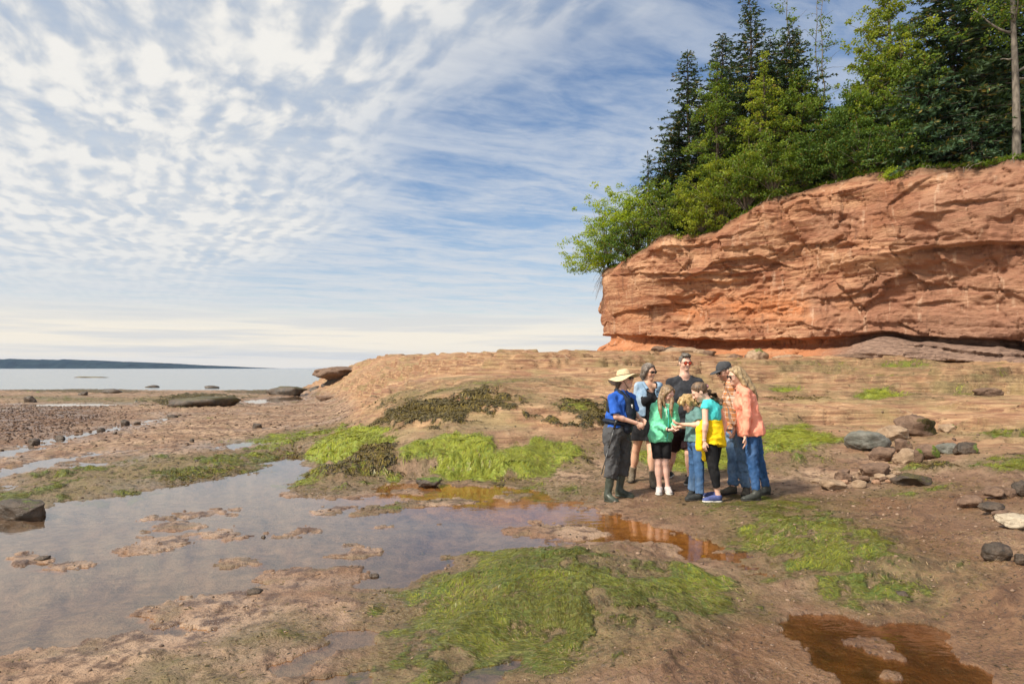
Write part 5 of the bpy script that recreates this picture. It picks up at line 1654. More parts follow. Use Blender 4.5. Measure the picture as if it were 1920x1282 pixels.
class Person:
    def __init__(s, feet, yaw, label, size=1.0, male=False, skin=(.66, .41, .31), stout=1.0):
        """feet: {'R': (heel, toe), 'L': ...} in crop pixels of the sole line; yaw in degrees, 0 faces +X"""
        s.size = size; s.male = male; s.skin = np.array(skin); s.stout = stout
        s.yaw = R(yaw); s.f = np.array([math.cos(s.yaw), math.sin(s.yaw), 0]); s.r = np.array([math.sin(s.yaw), -math.cos(s.yaw), 0])
        s.foot = {}
        for k, (h, t) in feet.items():
            p = s.px_ground(*h); q = s.px_ground(*t)
            d = q - p; d[2] = 0; ln = np.linalg.norm(d)
            want = .245 * size
            if ln < want * .99: # foreshortened foot: keep the heel, give the foot its length towards the camera
                px_dir = d / (ln + 1e-9)
                px_dir = unit(np.array([px_dir[0] * .55, px_dir[1] - .25 if abs(px_dir[0]) < .8 else px_dir[1], 0]))
                q = p + px_dir * want
            else:
                q = p + d / ln * want
            s.foot[k] = (p, q)
        s.Y = np.mean([p[1] for p, q in s.foot.values()])
        s.base = np.mean([np.mean(v, 0) for v in s.foot.values()], 0)
        s.base[2] = min(v[0][2] for v in s.foot.values())
        s.root = empty('person', s.base, label=label, category='person', group='visitors standing round the find on the shore')

    @staticmethod
    def px_ground(zx, zy):
        px, py = 1100 + zx / ZS, 640 + zy / ZS
        z = 0.0
        for _ in range(6):
            p = on_level(px, py, z); z = gz(p[0], p[1])
        return np.array([p[0], p[1], z - .004])

    def J(s, zx, zy, dy=0.0):
        return at(1100 + zx / ZS, 640 + zy / ZS, s.Y + dy)

    def pose(s, pelvis, chest, neck, head, hyaw, hpitch, hroll, sh, el, wr, hip, kn, hand=None):
        s.pel, s.che, s.nec = s.J(*pelvis), s.J(*chest), s.J(*neck)
        s.hc = s.J(*head); s.hs = 1.0
        y, p = R(hyaw), R(hpitch)
        s.hf = np.array([math.cos(p) * math.cos(y), math.cos(p) * math.sin(y), math.sin(p)])
        r0 = np.array([math.sin(y), -math.cos(y), 0]); u0 = np.cross(r0, s.hf)
        a = R(hroll)
        s.hr = r0 * math.cos(a) + u0 * math.sin(a); s.hu = -r0 * math.sin(a) + u0 * math.cos(a)
        s.sh = {k: s.J(*v) for k, v in sh.items()}; s.el = {k: s.J(*v) for k, v in el.items()}; s.wr = {k: s.J(*v) for k, v in wr.items()}
        s.hip = {k: s.J(*v) for k, v in hip.items()}
        s.ank = {k: p + UP * .085 * s.size + (q - p) * .20 for k, (p, q) in s.foot.items()}
        s.kn = {}
        for k, v in kn.items():
            Yk = (s.hip[k][1] + s.ank[k][1]) / 2 + (v[2] if len(v) > 2 else 0)
            s.kn[k] = at(1100 + v[0] / ZS, 640 + v[1] / ZS, Yk)
        s.hand = hand or {}

    def H(s, a, b, c):
        return s.hc + s.hs * s.hsz * (a * s.hr + b * s.hf + c * s.hu)

    hsz = 1.0
    leg_k = 1.0

    def ax3(s):
        t = unit(s.nec - s.pel)
        f = unit(s.f - t * float(s.f @ t)); r = np.cross(f, t)
        return [r, f, t]

    def torso(s, F, e, k=.045, bust=0.0, belly=0.0, flare=0.0):
        z = s.size; st = s.stout
        ax = s.ax3(); r, f, t = ax
        w = (1.10 if s.male else 1.0) * z * st
        F.ell(s.pel, ax, np.array([.165 * (1.0 if s.male else 1.06) * w / (1.08 if s.male else 1), .118 * w, .135 * z]) + e + flare, k)
        wa = s.pel * .52 + s.che * .48
        F.ell(wa + f * belly * .4, ax, np.array([.140 * w, .102 * w + belly, .17 * z]) + e + flare * .7, k)
        F.ell(s.che, ax, np.array([.152 * w, .112 * w, .17 * z]) + e, k)
        F.cone(s.che + t * .04 * z, .095 * z + e, s.nec - t * .01, .048 * z + e, k)
        r_sh = .045 * z * (1.12 if s.male else 1) + e * .8
        F.cone(s.sh['R'], r_sh, s.sh['L'], r_sh, k)
        m = (s.sh['R'] + s.sh['L']) / 2
        F.cone(s.sh['R'] * .7 + m * .3, r_sh, s.nec - t * .01, .042 * z + e, k); F.cone(s.sh['L'] * .7 + m * .3, r_sh, s.nec - t * .01, .042 * z + e, k)
        if bust:
            for q in (-1, 1):
                F.ell(s.che + f * (.085 * w) + r * q * .068 * w - t * .02, ax, np.array([.068, .062, .068]) * bust + e * .8, .05)

    def arm_r(s):
        return (.050, .041, .028) if s.male else (.043, .035, .0245)

    def limb_bounds(s):
        P = [s.pel, s.che, s.nec, s.hc] + list(s.sh.values()) + list(s.el.values()) + list(s.wr.values()) + list(s.kn.values()) + list(s.ank.values()) + [x for v in s.foot.values() for x in v]
        P = np.array(P)
        return P.min(0) - .26, P.max(0) + .26

    def build_body(s, face=None, closed_eyes=False):
        face = face or {}
        lo, hi = s.limb_bounds()
        lo[2] = s.base[2] - .02
        z = s.size; hz = s.hsz
        fine = [(s.hc - .135, s.hc + .135, .0066)] + [(s.wr[k] - .13, s.wr[k] + .13, .0066) for k in s.hand]
        F = Sdf(lo, hi, .0155, fine)
        s.torso(F, -.012)
        a0, a1, a2 = [q * z for q in s.arm_r()]
        for k in ('R', 'L'):
            F.cone(s.sh[k], a0, s.el[k], a1, .02); F.cone(s.el[k], a1, s.wr[k], a2, .015)
            fm = s.el[k] * .72 + s.wr[k] * .28
            F.cone(s.el[k], a1 * .9, fm, a1 * 1.07, .02)
            lk_ = s.leg_k; F.cone(s.hip[k], .082 * z * s.stout * lk_, s.kn[k], .053 * z * lk_, .04); F.cone(s.kn[k], .053 * z * lk_, s.ank[k], .034 * z * lk_, .02)
            cf = s.kn[k] * .68 + s.ank[k] * .32 - unit(s.foot[k][1] - s.foot[k][0]) * .018
            F.ell(cf, np.eye(3), np.array([.052, .052, .10]) * z * lk_, .04)
            h_, t_ = s.foot[k]
            hd_ = unit(t_ - h_); F.cone(h_ + hd_ * .06 + UP * .042, .024 * z, t_ * .7 + h_ * .3 + UP * .034, .022 * z, .02); F.cone(s.ank[k], .031 * z, h_ + hd_ * .062 + UP * .05, .026 * z, .02)
        # head and neck
        H = s.H; A = [s.hr, s.hf, s.hu]
        F.cone(H(0, -.018, -.06), .051 * hz * (1.12 if s.male else 1), s.nec, .056 * z * (1.12 if s.male else 1), .03)
        F.ell(H(0, -.012, .032), A, np.array([.074, .094, .088]) * hz, .0)
        F.cone(H(0, .026, -.012), .064 * hz, H(0, .052, -.086), .031 * hz, .03)
        F.ell(H(0, .014, -.050), A, np.array([.057 if not s.male else .062, .062, .050]) * hz, .025)
        for q in (-1, 1):
            F.ell(H(q * .036, .062, -.026), A, np.array([.024, .022, .024]) * hz, .02)
            F.ell(H(q * .0755, -.008, -.006), A, np.array([.010, .020, .031]) * hz, .006)
            F.cone(H(q * .012, .082, .026), .012 * hz, H(q * .045, .070, .026), .011 * hz, .014)
        for q in (-1, 1):
            F.ell(H(q * .031, .097, .006), A, np.array([.019, .016, .012]) * hz, .010, 'carve')
        F.cone(H(0, .086, .014), .009 * hz, H(0, .106, -.022), .0125 * hz, .010)
        for q in (-1, 1): F.ell(H(q * .012, .097, -.025), A, np.array([.009, .010, .008]) * hz, .008)
        F.cone(H(-.017, .082, -.053), .0085 * hz, H(.017, .082, -.053), .0085 * hz, .010)
        F.ell(H(0, .074, -.084), A, np.array([.021, .017, .016]) * hz, .015)
        if face.get('mouth'):
            F.ell(H(0, .095, -.054), A, np.array([.018, .012, .010]) * hz, .004, 'carve')
        for k, hd in s.hand.items():
            s.hand_sdf(F, s.wr[k], *hd)
        V, Q = F.surf()
        # natural colouring of the skin
        L = V - s.hc
        a = L @ s.hr / hz; b = L @ s.hf / hz; c = L @ s.hu / hz
        col = np.repeat(s.skin[None], len(V), 0)
        on = (np.abs(a) < .1) & (np.abs(c) < .14) & (b > 0)
        def blend(mask, colr):
            nonlocal col
            col = col * (1 - mask[:, None]) + np.array(colr) * mask[:, None]
        G = lambda ca, cc, ra, rc: on * np.exp(-(((np.abs(a) - ca) / ra) ** 2 + ((c - cc) / rc) ** 2) ** 2)
        blend(G(.040, -.028, .022, .018) * .35 * (b > .03), s.skin * [1.05, .62, .55])
        blend(G(0, -.022, .014, .014) * .35 * (b > .09), s.skin * [1.0, .66, .6])
        if s.male and face.get('stubble', 0):
            blend(on * sstep(-.03, -.055, c) * (b > .0) * face['stubble'], s.skin * [.45, .42, .42])
        blend(G(0, -.053, .024, .0085) * (b > .07) * .9, s.skin * [.86, .40, .38])
        if face.get('teeth'):
            blend(G(0, -.0525, .020, .0048) * (b > .075), (.78, .74, .70))
        if face.get('mouth'):
            blend(G(0, -.054, .015, .007) * (b > .06), (.16, .035, .03))
            blend(G(0, -.0485, .014, .0028) * (b > .06), (.75, .70, .66))
        blend(G(.031, .031, .017, .0050) * (b > .06) * .8, face.get('brow', (.10, .065, .04)))
        if closed_eyes:
            blend(G(.031, .003, .014, .0030) * (b > .05) * .85, (.06, .035, .025))
        me = mesh_np('body', V - s.base, Q)
        vcol(me, 'sk', col)
        link('body', me, M['skin'], s.root)
        return s

    def hand_sdf(s, F, w, d, n_, curl=.45, spread=.25, thumb=1.0, sz=None):
        """wrist, pointing direction, palm normal (side the fingers curl to)"""
        z = (sz or s.size) * (1.06 if s.male else .96)
        d = unit(np.asarray(d, float)); n_ = unit(np.asarray(n_, float) - d * float(np.dot(n_, d))); l = np.cross(d, n_) * thumb
        kn = w + d * .088 * z
        F.cone(w, .025 * z, kn - d * .01, .036 * z, .012, flat=(n_, .50))
        for i, (off, ln, r_) in enumerate(((.033, .070, .0088), (.011, .078, .0092), (-.011, .072, .0088), (-.032, .056, .0080))):
            p = kn + l * off * z - d * abs(off) * .12 * z
            a1 = curl * (.8 + .1 * i); dd = unit(d + l * off * spread * 8)
            q1 = p + (dd * math.cos(a1) + n_ * math.sin(a1)) * ln * .5 * z
            a2 = curl * 1.9
            q2 = q1 + (dd * math.cos(a2) + n_ * math.sin(a2)) * ln * .5 * z
            F.cone(p - dd * .02 * z, r_ * 1.1 * z, q1, r_ * z, .006); F.cone(q1, r_ * z, q2, r_ * .85 * z, .004)
        t0 = w + d * .028 * z + l * .024 * z
        t1 = t0 + (d * .62 + l * .62 + n_ * .35) * .040 * z
        t2 = t1 + (d * .88 + l * .22 + n_ * .42) * .034 * z
        F.cone(t0, .0135 * z, t1, .0105 * z, .010); F.cone(t1, .0105 * z, t2, .0088 * z, .004)

    def part(s, name, F, mat, parent=None, label=None):
        V, Q = F.surf()
        if len(V) == 0: return None
        o = link(name, mesh_np(name, V - s.base, Q), M[mat], parent or s.root)
        if label: o['label'] = label
        return o

    def grid(s, h=.0105, pad=.1, P=None, fine=()):
        P = np.array(P)
        return Sdf(P.min(0) - pad, P.max(0) + pad, h, fine)

    def top(s, mat, e=.014, sleeve=1.0, hem=None, loose=0.0, folds=.006, wl=.10, neck=.062, bust=0.0, belly=0.0, name='shirt', open_front=None, cuff=0.0, hem_n=None, flare=0.0, arms=('R', 'L'), h=.0125):
        """sleeve: 0..1 upper arm, 1..2 down to the wrist"""
        F = s.grid(h, .22, [s.pel, s.che, s.nec] + list(s.sh.values()) + list(s.el.values()) + list(s.wr.values()))
        s.torso(F, e, bust=bust, belly=belly, flare=flare)
        if hem is not None:
            F.plane(hem, hem_n if hem_n is not None else -UP)
        if open_front is not None:
            r, f, t = s.ax3()
            X, Y, Z = F.pts((slice(None),) * 3)
            o = s.nec - t * .3
            la = (X - o[0]) * r[0] + (Y - o[1]) * r[1] + (Z - o[2]) * r[2]; fo = (X - o[0]) * f[0] + (Y - o[1]) * f[1] + (Z - o[2]) * f[2]
            F.F = np.maximum(F.F, np.where(fo > 0.0, open_front - np.abs(la), -1).astype(np.float32))
        z = s.size; a0, a1, a2 = [q * z for q in s.arm_r()]
        for k in arms:
            d1 = unit(s.el[k] - s.sh[k])
            if sleeve <= 1.0:
                q = s.sh[k] + (s.el[k] - s.sh[k]) * sleeve
                if sleeve > .02:
                    F.cone(s.sh[k], a0 + e, q + d1 * .03, a0 + e * 1.1 + .004 + loose, .022, cut=(q, d1))
            else:
                F.cone(s.sh[k], a0 + e, s.el[k], a1 + e + loose, .02)
                q = s.el[k] + (s.wr[k] - s.el[k]) * (sleeve - 1); d2 = unit(s.wr[k] - s.el[k])
                F.cone(s.el[k], a1 + e + loose, q + d2 * .02, a2 + e + loose * .6 - cuff, .02, cut=(q, d2))
        if folds:
            F.folds(folds, wl, len(mat) * 7 + int(s.Y * 100) % 50); F.folds(folds * .4, wl * .5, len(mat) * 5 + 3)
        F.cone(s.nec - unit(s.nec - s.che) * .035, neck * z, s.nec + UP * .14, neck * 1.02 * z, .008, 'carve')
        return s.part(name, F, mat)

    def legs(s, mat, e=.016, to=1.0, knee=.0, ankle=.012, top=None, folds=.008, wl=.11, name='trousers', seat=.0, h=.0130):
        """to: 0..1 thigh only, 1..2 down to the ankle"""
        F = s.grid(h, .2, [s.pel] + list(s.hip.values()) + list(s.kn.values()) + list(s.ank.values()))
        z = s.size; ax = s.ax3()
        w = z * s.stout
        F.ell(s.pel, ax, np.array([.165 * w, .122 * w + seat, .14 * z]) + e * .8, .03)
        for k in ('R', 'L'):
            if to <= 1:
                q = s.hip[k] + (s.kn[k] - s.hip[k]) * to; d1 = unit(s.kn[k] - s.hip[k])
                F.cone(s.hip[k], .084 * w + e, q + d1 * .04, .058 * z + e + knee, .022, cut=(q, d1))
            else:
                q = s.kn[k] + (s.ank[k] - s.kn[k]) * (to - 1); d1 = unit(s.ank[k] - s.kn[k])
                F.cone(s.hip[k], .084 * w + e, s.kn[k], .054 * z + e + knee, .022)
                F.cone(s.kn[k], .054 * z + e + knee, q + d1 * .02, .036 * z + e + ankle, .012, cut=(q, d1))
                cf = s.kn[k] * .68 + s.ank[k] * .32 - unit(s.foot[k][1] - s.foot[k][0]) * .012
                F.ell(cf, np.eye(3), np.array([.050, .050, .10]) * z + e * .7, .02)
        if folds:
            F.folds(folds, wl, len(name) + int(s.Y * 1000) % 70); F.folds(folds * .4, wl * .5, len(name) + 9, (.6, .6, 1))
        if top is not None: F.plane(top, UP)
        return s.part(name, F, mat)

    def shoe(s, k, mat, sole, kind='shoe', shaft=0.0, name=None):
        h_, t_ = s.foot[k]; z = s.size
        d = unit(t_ - h_); r_ = np.cross(d, UP)
        F = s.grid(.0095 if kind != 'wellie' else .0105, .09, [h_, t_, s.ank[k] + UP * shaft])
        A = [r_, d, UP]
        F.cone(h_ + UP * .048 + d * .045, .040 * z, h_ * .35 + t_ * .65 + UP * .040, .041 * z, .02)
        F.ell(h_ * .17 + t_ * .83 + UP * .032, A, np.array([.046, .060, .034]) * z, .02)
        F.ell(h_ + d * .045 + UP * .045, A, np.array([.037, .048, .050]) * z, .02)
        F.cone(h_ * .5 + t_ * .5 + UP * .05, .032 * z, s.ank[k] + UP * (.0 if kind == 'low' else .02), .040 * z, .03)
        if shaft > 0:
            tp_ = s.ank[k] + (s.kn[k] - s.ank[k]) * (shaft / np.linalg.norm(s.kn[k] - s.ank[k]))
            dv = unit(s.kn[k] - s.ank[k])
            F.cone(s.ank[k], .046 * z, tp_ + dv * .03, (.066 if kind == 'wellie' else .050) * z, .03, cut=(tp_, dv))
            if kind == 'wellie': F.folds(.004, .07, 5)
        else:
            F.plane(s.ank[k] + UP * .012, UP)
        F.plane(h_ + UP * .014, -UP)
        o = s.part(name or 'shoe', F, mat)
        G = s.grid(.0095, .08, [h_, t_])
        G.ell(h_ + d * .045 + UP * .015, A, np.array([.042, .055, .030]) * z, .0); G.ell(h_ * .22 + t_ * .78 + UP * .015, A, np.array([.052, .075, .030]) * z, .03)
        G.cone(h_ + d * .05 + UP * .012, .034 * z, h_ * .3 + t_ * .7 + UP * .012, .042 * z, .02)
        G.plane(h_ + UP * .026, UP); G.plane(h_ + UP * .001, -UP)
        s.part('sole', G, sole, o)

    def hair(s, mat, e=.016, off=.052, tilt=.5, nape=-.055, locks=(), grooves=.004, name='hair', h=.0085, crown=(0, -.014, .034), rr=(.074, .094, .088), lk=.012, clip=True, wlocks=()):
        """locks: list of (points, radii) in head coordinates"""
        P = [s.H(*q) for l_ in locks for q in l_[0]] + [q for l_ in wlocks for q in l_[0]] + [s.H(.11, .1, .14), s.H(-.11, -.13, -.1), s.H(-.11, .1, .14), s.H(.11, -.13, -.1)]
        F = s.grid(h, .05, P)
        A = [s.hr, s.hf, s.hu]
        F.ell(s.H(*crown), A, (np.array(rr) + e) * s.hsz, .0)
        if clip:
            F.plane(s.H(0, off, 0), s.hf * math.cos(tilt) - s.hu * math.sin(tilt))
            F.plane(s.H(0, 0, nape), -s.hu * .92 + s.hf * .38)
        for pts_, rad_ in locks:
            pts_ = [s.H(*q) for q in pts_]
            for i in range(len(pts_) - 1):
                F.cone(pts_[i], rad_[i] * s.hsz, pts_[i + 1], rad_[i + 1] * s.hsz, lk)
        for pts_, rad_ in wlocks: limbs(F, pts_, rad_, lk)
        F.folds(grooves, .030, 11, bias=(1, 1, .12))
        # clear the face
        return s.part(name, F, mat)

    def mb(s, name, m, mat, parent=None, smooth=True):
        return link(name, m.mesh(name, smooth=smooth, origin=s.base), M[mat], parent or s.root)

    def glasses(s, lens='lens', rx=.026, ry=.019, up=.010):
        m = MB()
        for q in (-1, 1):
            ring = []
            for i in range(14):
                a = 6.2832 * i / 14
                ring.append((q * .032 + rx * math.cos(a), .101 - .012 * abs(math.cos(a) * rx + .032 * q * q) - .10 * max(0, (abs(q * .032 + rx * math.cos(a)) - .03)) * .6, up + ry * math.sin(a) * (1 if math.sin(a) > 0 else 1.1)))
            V = [s.H(*p) for p in ring] + [s.H(p[0], p[1] - .005, p[2]) for p in ring] + [s.H(q * .032, .105, up), s.H(q * .032, .095, up)]
            T = [(28, i, (i + 1) % 14) for i in range(14)] + [(29, 14 + (i + 1) % 14, 14 + i) for i in range(14)]
            Qd = [(i, 14 + i, 14 + (i + 1) % 14, (i + 1) % 14) for i in range(14)]
            m.add(np.array(V), np.array(Qd), np.array(T))
        o = s.mb('sunglasses', m, lens)
        fr_ = MB()
        fr_.tube([s.H(-.012, .104, up + .006), s.H(0, .107, up + .009), s.H(.012, .104, up + .006)], .0026, 5)
        for q in (-1, 1):
            fr_.tube([s.H(q * .056, .094, up + .008), s.H(q * .072, .06, up + .008), s.H(q * .079, .0, up + .004), s.H(q * .078, -.02, up - .01)], .0028, 5)
            fr_.tube([s.H(q * (.032 + rx * math.cos(a)), .1035 - .012 * abs(rx * math.cos(a) + .032) - .06 * max(0, abs(.032 + rx * math.cos(a)) - .03), up + ry * math.sin(a) + .001) for a in np.linspace(0, math.pi, 9)], .0026, 5)
        s.mb('frame', fr_, 'plastic', o)

    def eyes(s):
        for q in (-1, 1):
            m = MB()
            c = s.H(q * .031, .078, .006)
            a = np.linspace(0, math.pi, 7); b = np.linspace(0, 2 * math.pi, 11)[:-1]
            V = np.array([[math.sin(i) * math.cos(j), math.sin(i) * math.sin(j), math.cos(i)] for i in a for j in b]) * .0115 * s.hsz + c
            Qd = [(i * 10 + j, i * 10 + (j + 1) % 10, (i + 1) * 10 + (j + 1) % 10, (i + 1) * 10 + j) for i in range(6) for j in range(10)]
            m.add(V, np.array(Qd))
            s.mb('eye', m, 'eye')


PEOPLE = []
def limbs(F, pts, rad, k=.01):
    for i in range(len(pts) - 1):
        F.cone(pts[i], rad[i], pts[i + 1], rad[i + 1], k)


# --- guide in the straw hat -------------------------------------------------
p = Person({'R': ((140, 1196), (252, 1208)), 'L': ((218, 1158), (372, 1170))}, -22,
           'laughing guide in wide straw hat, blue polo and green rubber boots', .99, stout=1.16, skin=(.64, .41, .31))
p.pose((222, 668), (245, 470), (262, 375), (287, 292), -34, 10, 4,
       {'R': (190, 425, -.14), 'L': (335, 420, .16)}, {'R': (222, 565, -.22), 'L': (362, 545, .10)}, {'R': (372, 612, -.20), 'L': (398, 575, -.02)},
       {'R': (185, 700, -.10), 'L': (272, 700, .08)}, {'R': (195, 900), 'L': (278, 900)},
       {'R': ((.92, -.1, -.38), (.1, .9, -.2), .8, .2, -1.0), 'L': ((.75, -.35, -.6), (-.2, -.8, -.3), .8, .2, 1.0)})
p.leg_k = .72
p.build_body({'mouth': 1})
p.top('blue', .016, .88, loose=.012, belly=.05, neck=.066, hem=p.J(222, 640), name='polo_shirt')
p.legs('charcoal', .020, 1.50, .018, .030, top=p.J(222, 600), folds=.013, wl=.12, seat=.02)
for k in 'RL': p.shoe(k, 'rubber', 'rubber', 'wellie', .29, 'rubber_boot')
# inflatable vest: collar, two chest lobes, waist belt and pouch
r_, f_, t_ = p.ax3()
F = p.grid(.0118, .16, [p.pel, p.che, p.nec] + list(p.sh.values()))
for q, sh in ((1, 'R'), (-1, 'L')):
    n0 = p.nec - f_ * .055 + r_ * q * .05 + UP * .01
    limbs(F, [n0, p.nec + r_ * q * .095 + UP * -.02 + f_ * .01, p.che + r_ * q * .088 + f_ * .125 + t_ * .06, p.che + r_ * q * .080 + f_ * .165 - t_ * .09, p.pel + r_ * q * .075 + f_ * .180 + t_ * .13], [.026, .034, .042, .052, .048], .02)
F.cone(p.nec - f_ * .06 + r_ * .05, .026, p.nec - f_ * .06 - r_ * .05, .026, .03)
F.folds(.004, .05, 4)
vest = p.part('life_vest', F, 'navy')
F = p.grid(.0118, .2, [p.pel, p.che])
r2 = p.stout * p.size
F.ell(p.che - f_ * .01 - t_ * .02, p.ax3(), np.array([.152 * r2 + .026, .112 * r2 + .024, .2]), 0)
F.plane(p.che + f_ * .015, f_); F.plane(p.pel + UP * .10, -UP); F.plane(p.nec - UP * .10, UP)
F.folds(.004, .06, 6)
p.part('back_panel', F, 'navy', vest)
F = p.grid(.0118, .26, [p.pel])
F.ell(p.pel + t_ * .11, p.ax3(), np.array([.178 * r2 + .02, .150 * r2 + .025, .055]), 0)
F.ell(p.pel + t_ * .05 + f_ * .155 + r_ * .03, p.ax3(), np.array([.115, .060, .075]), .03)
F.folds(.004, .05, 8)
p.part('belt_pouch', F, 'navy', vest)
m = MB().tube([p.che + r_ * .085 + f_ * .175 + t_ * .02, p.che + r_ * .085 + f_ * .185 - t_ * .03], [.020, .020], 6)
p.mb('badge', m, 'white', vest)
m = MB().tube([p.nec + f_ * .055 + r_ * .05, p.nec + f_ * .105 + r_ * .01 - UP * .06], [.011, .014], 6)
p.mb('buckle', m, 'plastic', vest)
# trouser pocket flap
fl = p.hip['R'] * .42 + p.kn['R'] * .58
F = p.grid(.0118, .12, [fl]); F.ell(fl - p.f * .02 + r_ * .085, p.ax3(), np.array([.028, .085, .085]), 0); F.folds(.004, .05, 3)
p.part('cargo_pocket', F, 'charcoal')
p.hair('h_brown', .012, .03, .2, -.09, locks=[(((-.05, -.08, -.03), (-.04, -.10, -.09), (-.03, -.10, -.13)), (.035, .03, .015)), (((.05, -.08, -.03), (.04, -.10, -.09), (.03, -.10, -.12)), (.035, .03, .015))])
p.glasses()
# hat: lathe with a rolling brim
m = MB(); prof = [(.000, .150), (.040, .148), (.066, .138), (.082, .112), (.088, .075), (.091, .062), (.115, .052), (.150, .040), (.172, .026), (.192, .016), (.195, .012), (.172, .018), (.150, .031), (.115, .043), (.088, .050)]
na = 44; V = []
for (rr_, hh) in prof:
    for j in range(na):
        a = 6.2832 * j / na
        w_ = max(0, rr_ - .09) / .12
        ro = rr_ * (1.0 + .05 * w_ * math.cos(2 * a + .6))
        V.append(p.H(ro * math.sin(a) * .94, ro * math.cos(a) * 1.06 - .012, hh + w_ * (.030 * math.cos(2 * a + .9) + .022 * math.sin(3 * a) + .028 * math.cos(a))))
Qd = [(i * na + j, i * na + (j + 1) % na, (i + 1) * na + (j + 1) % na, (i + 1) * na + j) for i in range(len(prof) - 1) for j in range(na)]
hat = p.mb('straw_hat', m.add(np.array(V), np.array(Qd)), 'straw')
m = MB().tube([p.H(.0905 * math.sin(a) * .96, .0905 * math.cos(a) * 1.06 - .012, .066) for a in np.linspace(0, 6.2832, 30)], .0045, 5)
p.mb('hat_band', m, 'plastic', hat)
m = MB()
for q in (-1, 1): m.tube([p.H(q * .075, .0, .03), p.H(q * .070, .03, -.05), p.H(q * .03, .045, -.115), p.H(0, .05, -.135)], .0028, 5)
p.mb('chin_cord', m, 'plastic', hat)
PEOPLE.append(p)
# walking pole tucked at the guide's side
a0 = p.J(226, 585, -.30); a1 = p.J(110, 1000, -.34)
dv = a1 - a0
m = MB().tube([a0 + dv * t for t in (0, .22, .23, .30)], [.013, .013, .016, .016], 8)
pole = empty('walking_pole', a1, label='black walking pole slanting behind the guide in the straw hat', category='walking pole')
link('grip', MB().tube([a0, a0 + dv * .06, a0 + dv * .18], [.014, .017, .014], 8).mesh('grip', origin=a1), M['plastic'], pole)
link('shaft', MB().tube([a0 + dv * .17, a0 + dv * .5], [.0095, .0095], 8).mesh('shaft', origin=a1), M['metal'], pole)
link('lower_shaft', MB().tube([a0 + dv * .49, a0 + dv * .97], [.0075, .006], 8).mesh('lower_shaft', origin=a1), M['metal'], pole)
link('clamp', MB().tube([a0 + dv * .48, a0 + dv * .515], [.014, .014], 8).mesh('clamp', origin=a1), M['plastic'], pole)
link('tip', MB().tube([a0 + dv * .96, a1], [.009, .004], 8).mesh('tip', origin=a1), M['plastic'], pole)

# --- woman in denim jacket and black dress -----------------------------------
p = Person({'R': ((345, 1040), (306, 1057)), 'L': ((492, 1084), (508, 1102))}, -62,
           'smiling woman in black dress, pale denim jacket and sunglasses', 1.0, skin=(.62, .37, .25))
p.pose((438, 640), (452, 430), (462, 318), (466, 232), -52, -6, 0,
       {'R': (388, 335, .04), 'L': (540, 335, -.02)}, {'R': (362, 470, .05), 'L': (566, 470, .06)}, {'R': (395, 585, -.12), 'L': (530, 590, -.10)},
       {'R': (400, 680), 'L': (480, 680)}, {'R': (372, 810), 'L': (486, 830)})
p.hc = p.hc
p.build_body({'teeth': 1})
F = p.grid(.0130, .22, [p.pel, p.che, p.nec] + list(p.hip.values()) + list(p.kn.values()))
p.torso(F, .004, bust=1.0)
hm_ = p.J(438, 742)
for k in 'RL': F.cone(p.hip[k], .115, p.hip[k] * .3 + p.kn[k] * .7, .115, .10)
F.folds(.007, .12, 3, (1, 1, .15)); F.plane(hm_, -UP + p.f * .05)
F.cone(p.nec - UP * .05 + p.f * .06, .075, p.nec + UP * .12, .07, .02, 'carve')
p.part('dress', F, 'black')
p.top('denim_light', .014, 1.8, hem=p.J(440, 560), open_front=.075, folds=.004, wl=.09, name='denim_jacket', neck=.075, h=.0118)
jk = [o for o in p.root.children if o.name.startswith('denim_jacket')][0]
r_, f_, t_ = p.ax3()
for q in (-1, 1):
    F = p.grid(.0105, .09, [p.nec, p.nec + r_ * q * .1])
    limbs(F, [p.nec - f_ * .05 + r_ * q * .04 + UP * .015, p.nec + r_ * q * .082 + UP * .0, p.nec + r_ * q * .085 + f_ * .09 - UP * .075], [.020, .024, .022], .01)
    p.part('collar', F, 'denim_light', jk)
    F = p.grid(.0105, .06, [p.che]); c_ = p.che + r_ * q * .112 + f_ * .098 + t_ * .035
    F = p.grid(.0105, .06, [c_]); F.ell(c_, p.ax3(), (.042, .022, .018), 0); p.part('pocket_flap', F, 'denim_light', jk)
for k in 'RL': p.shoe(k, 'boot_tan', 'sole_dark', 'boot', .13, 'ankle_boot')
p.hair('h_grey', .014, .026, .5, -.085, locks=[(((.05, .03, .075), (.082, .02, .02), (.085, -.01, -.04), (.072, -.02, -.098)), (.028, .026, .030, .016)), (((-.05, .03, .075), (-.082, .03, .02), (-.083, .0, -.04), (-.072, -.01, -.098)), (.028, .026, .030, .016)), (((0, -.08, .0), (.0, -.095, -.06), (0, -.085, -.105)), (.05, .05, .03))])
p.glasses()
PEOPLE.append(p)

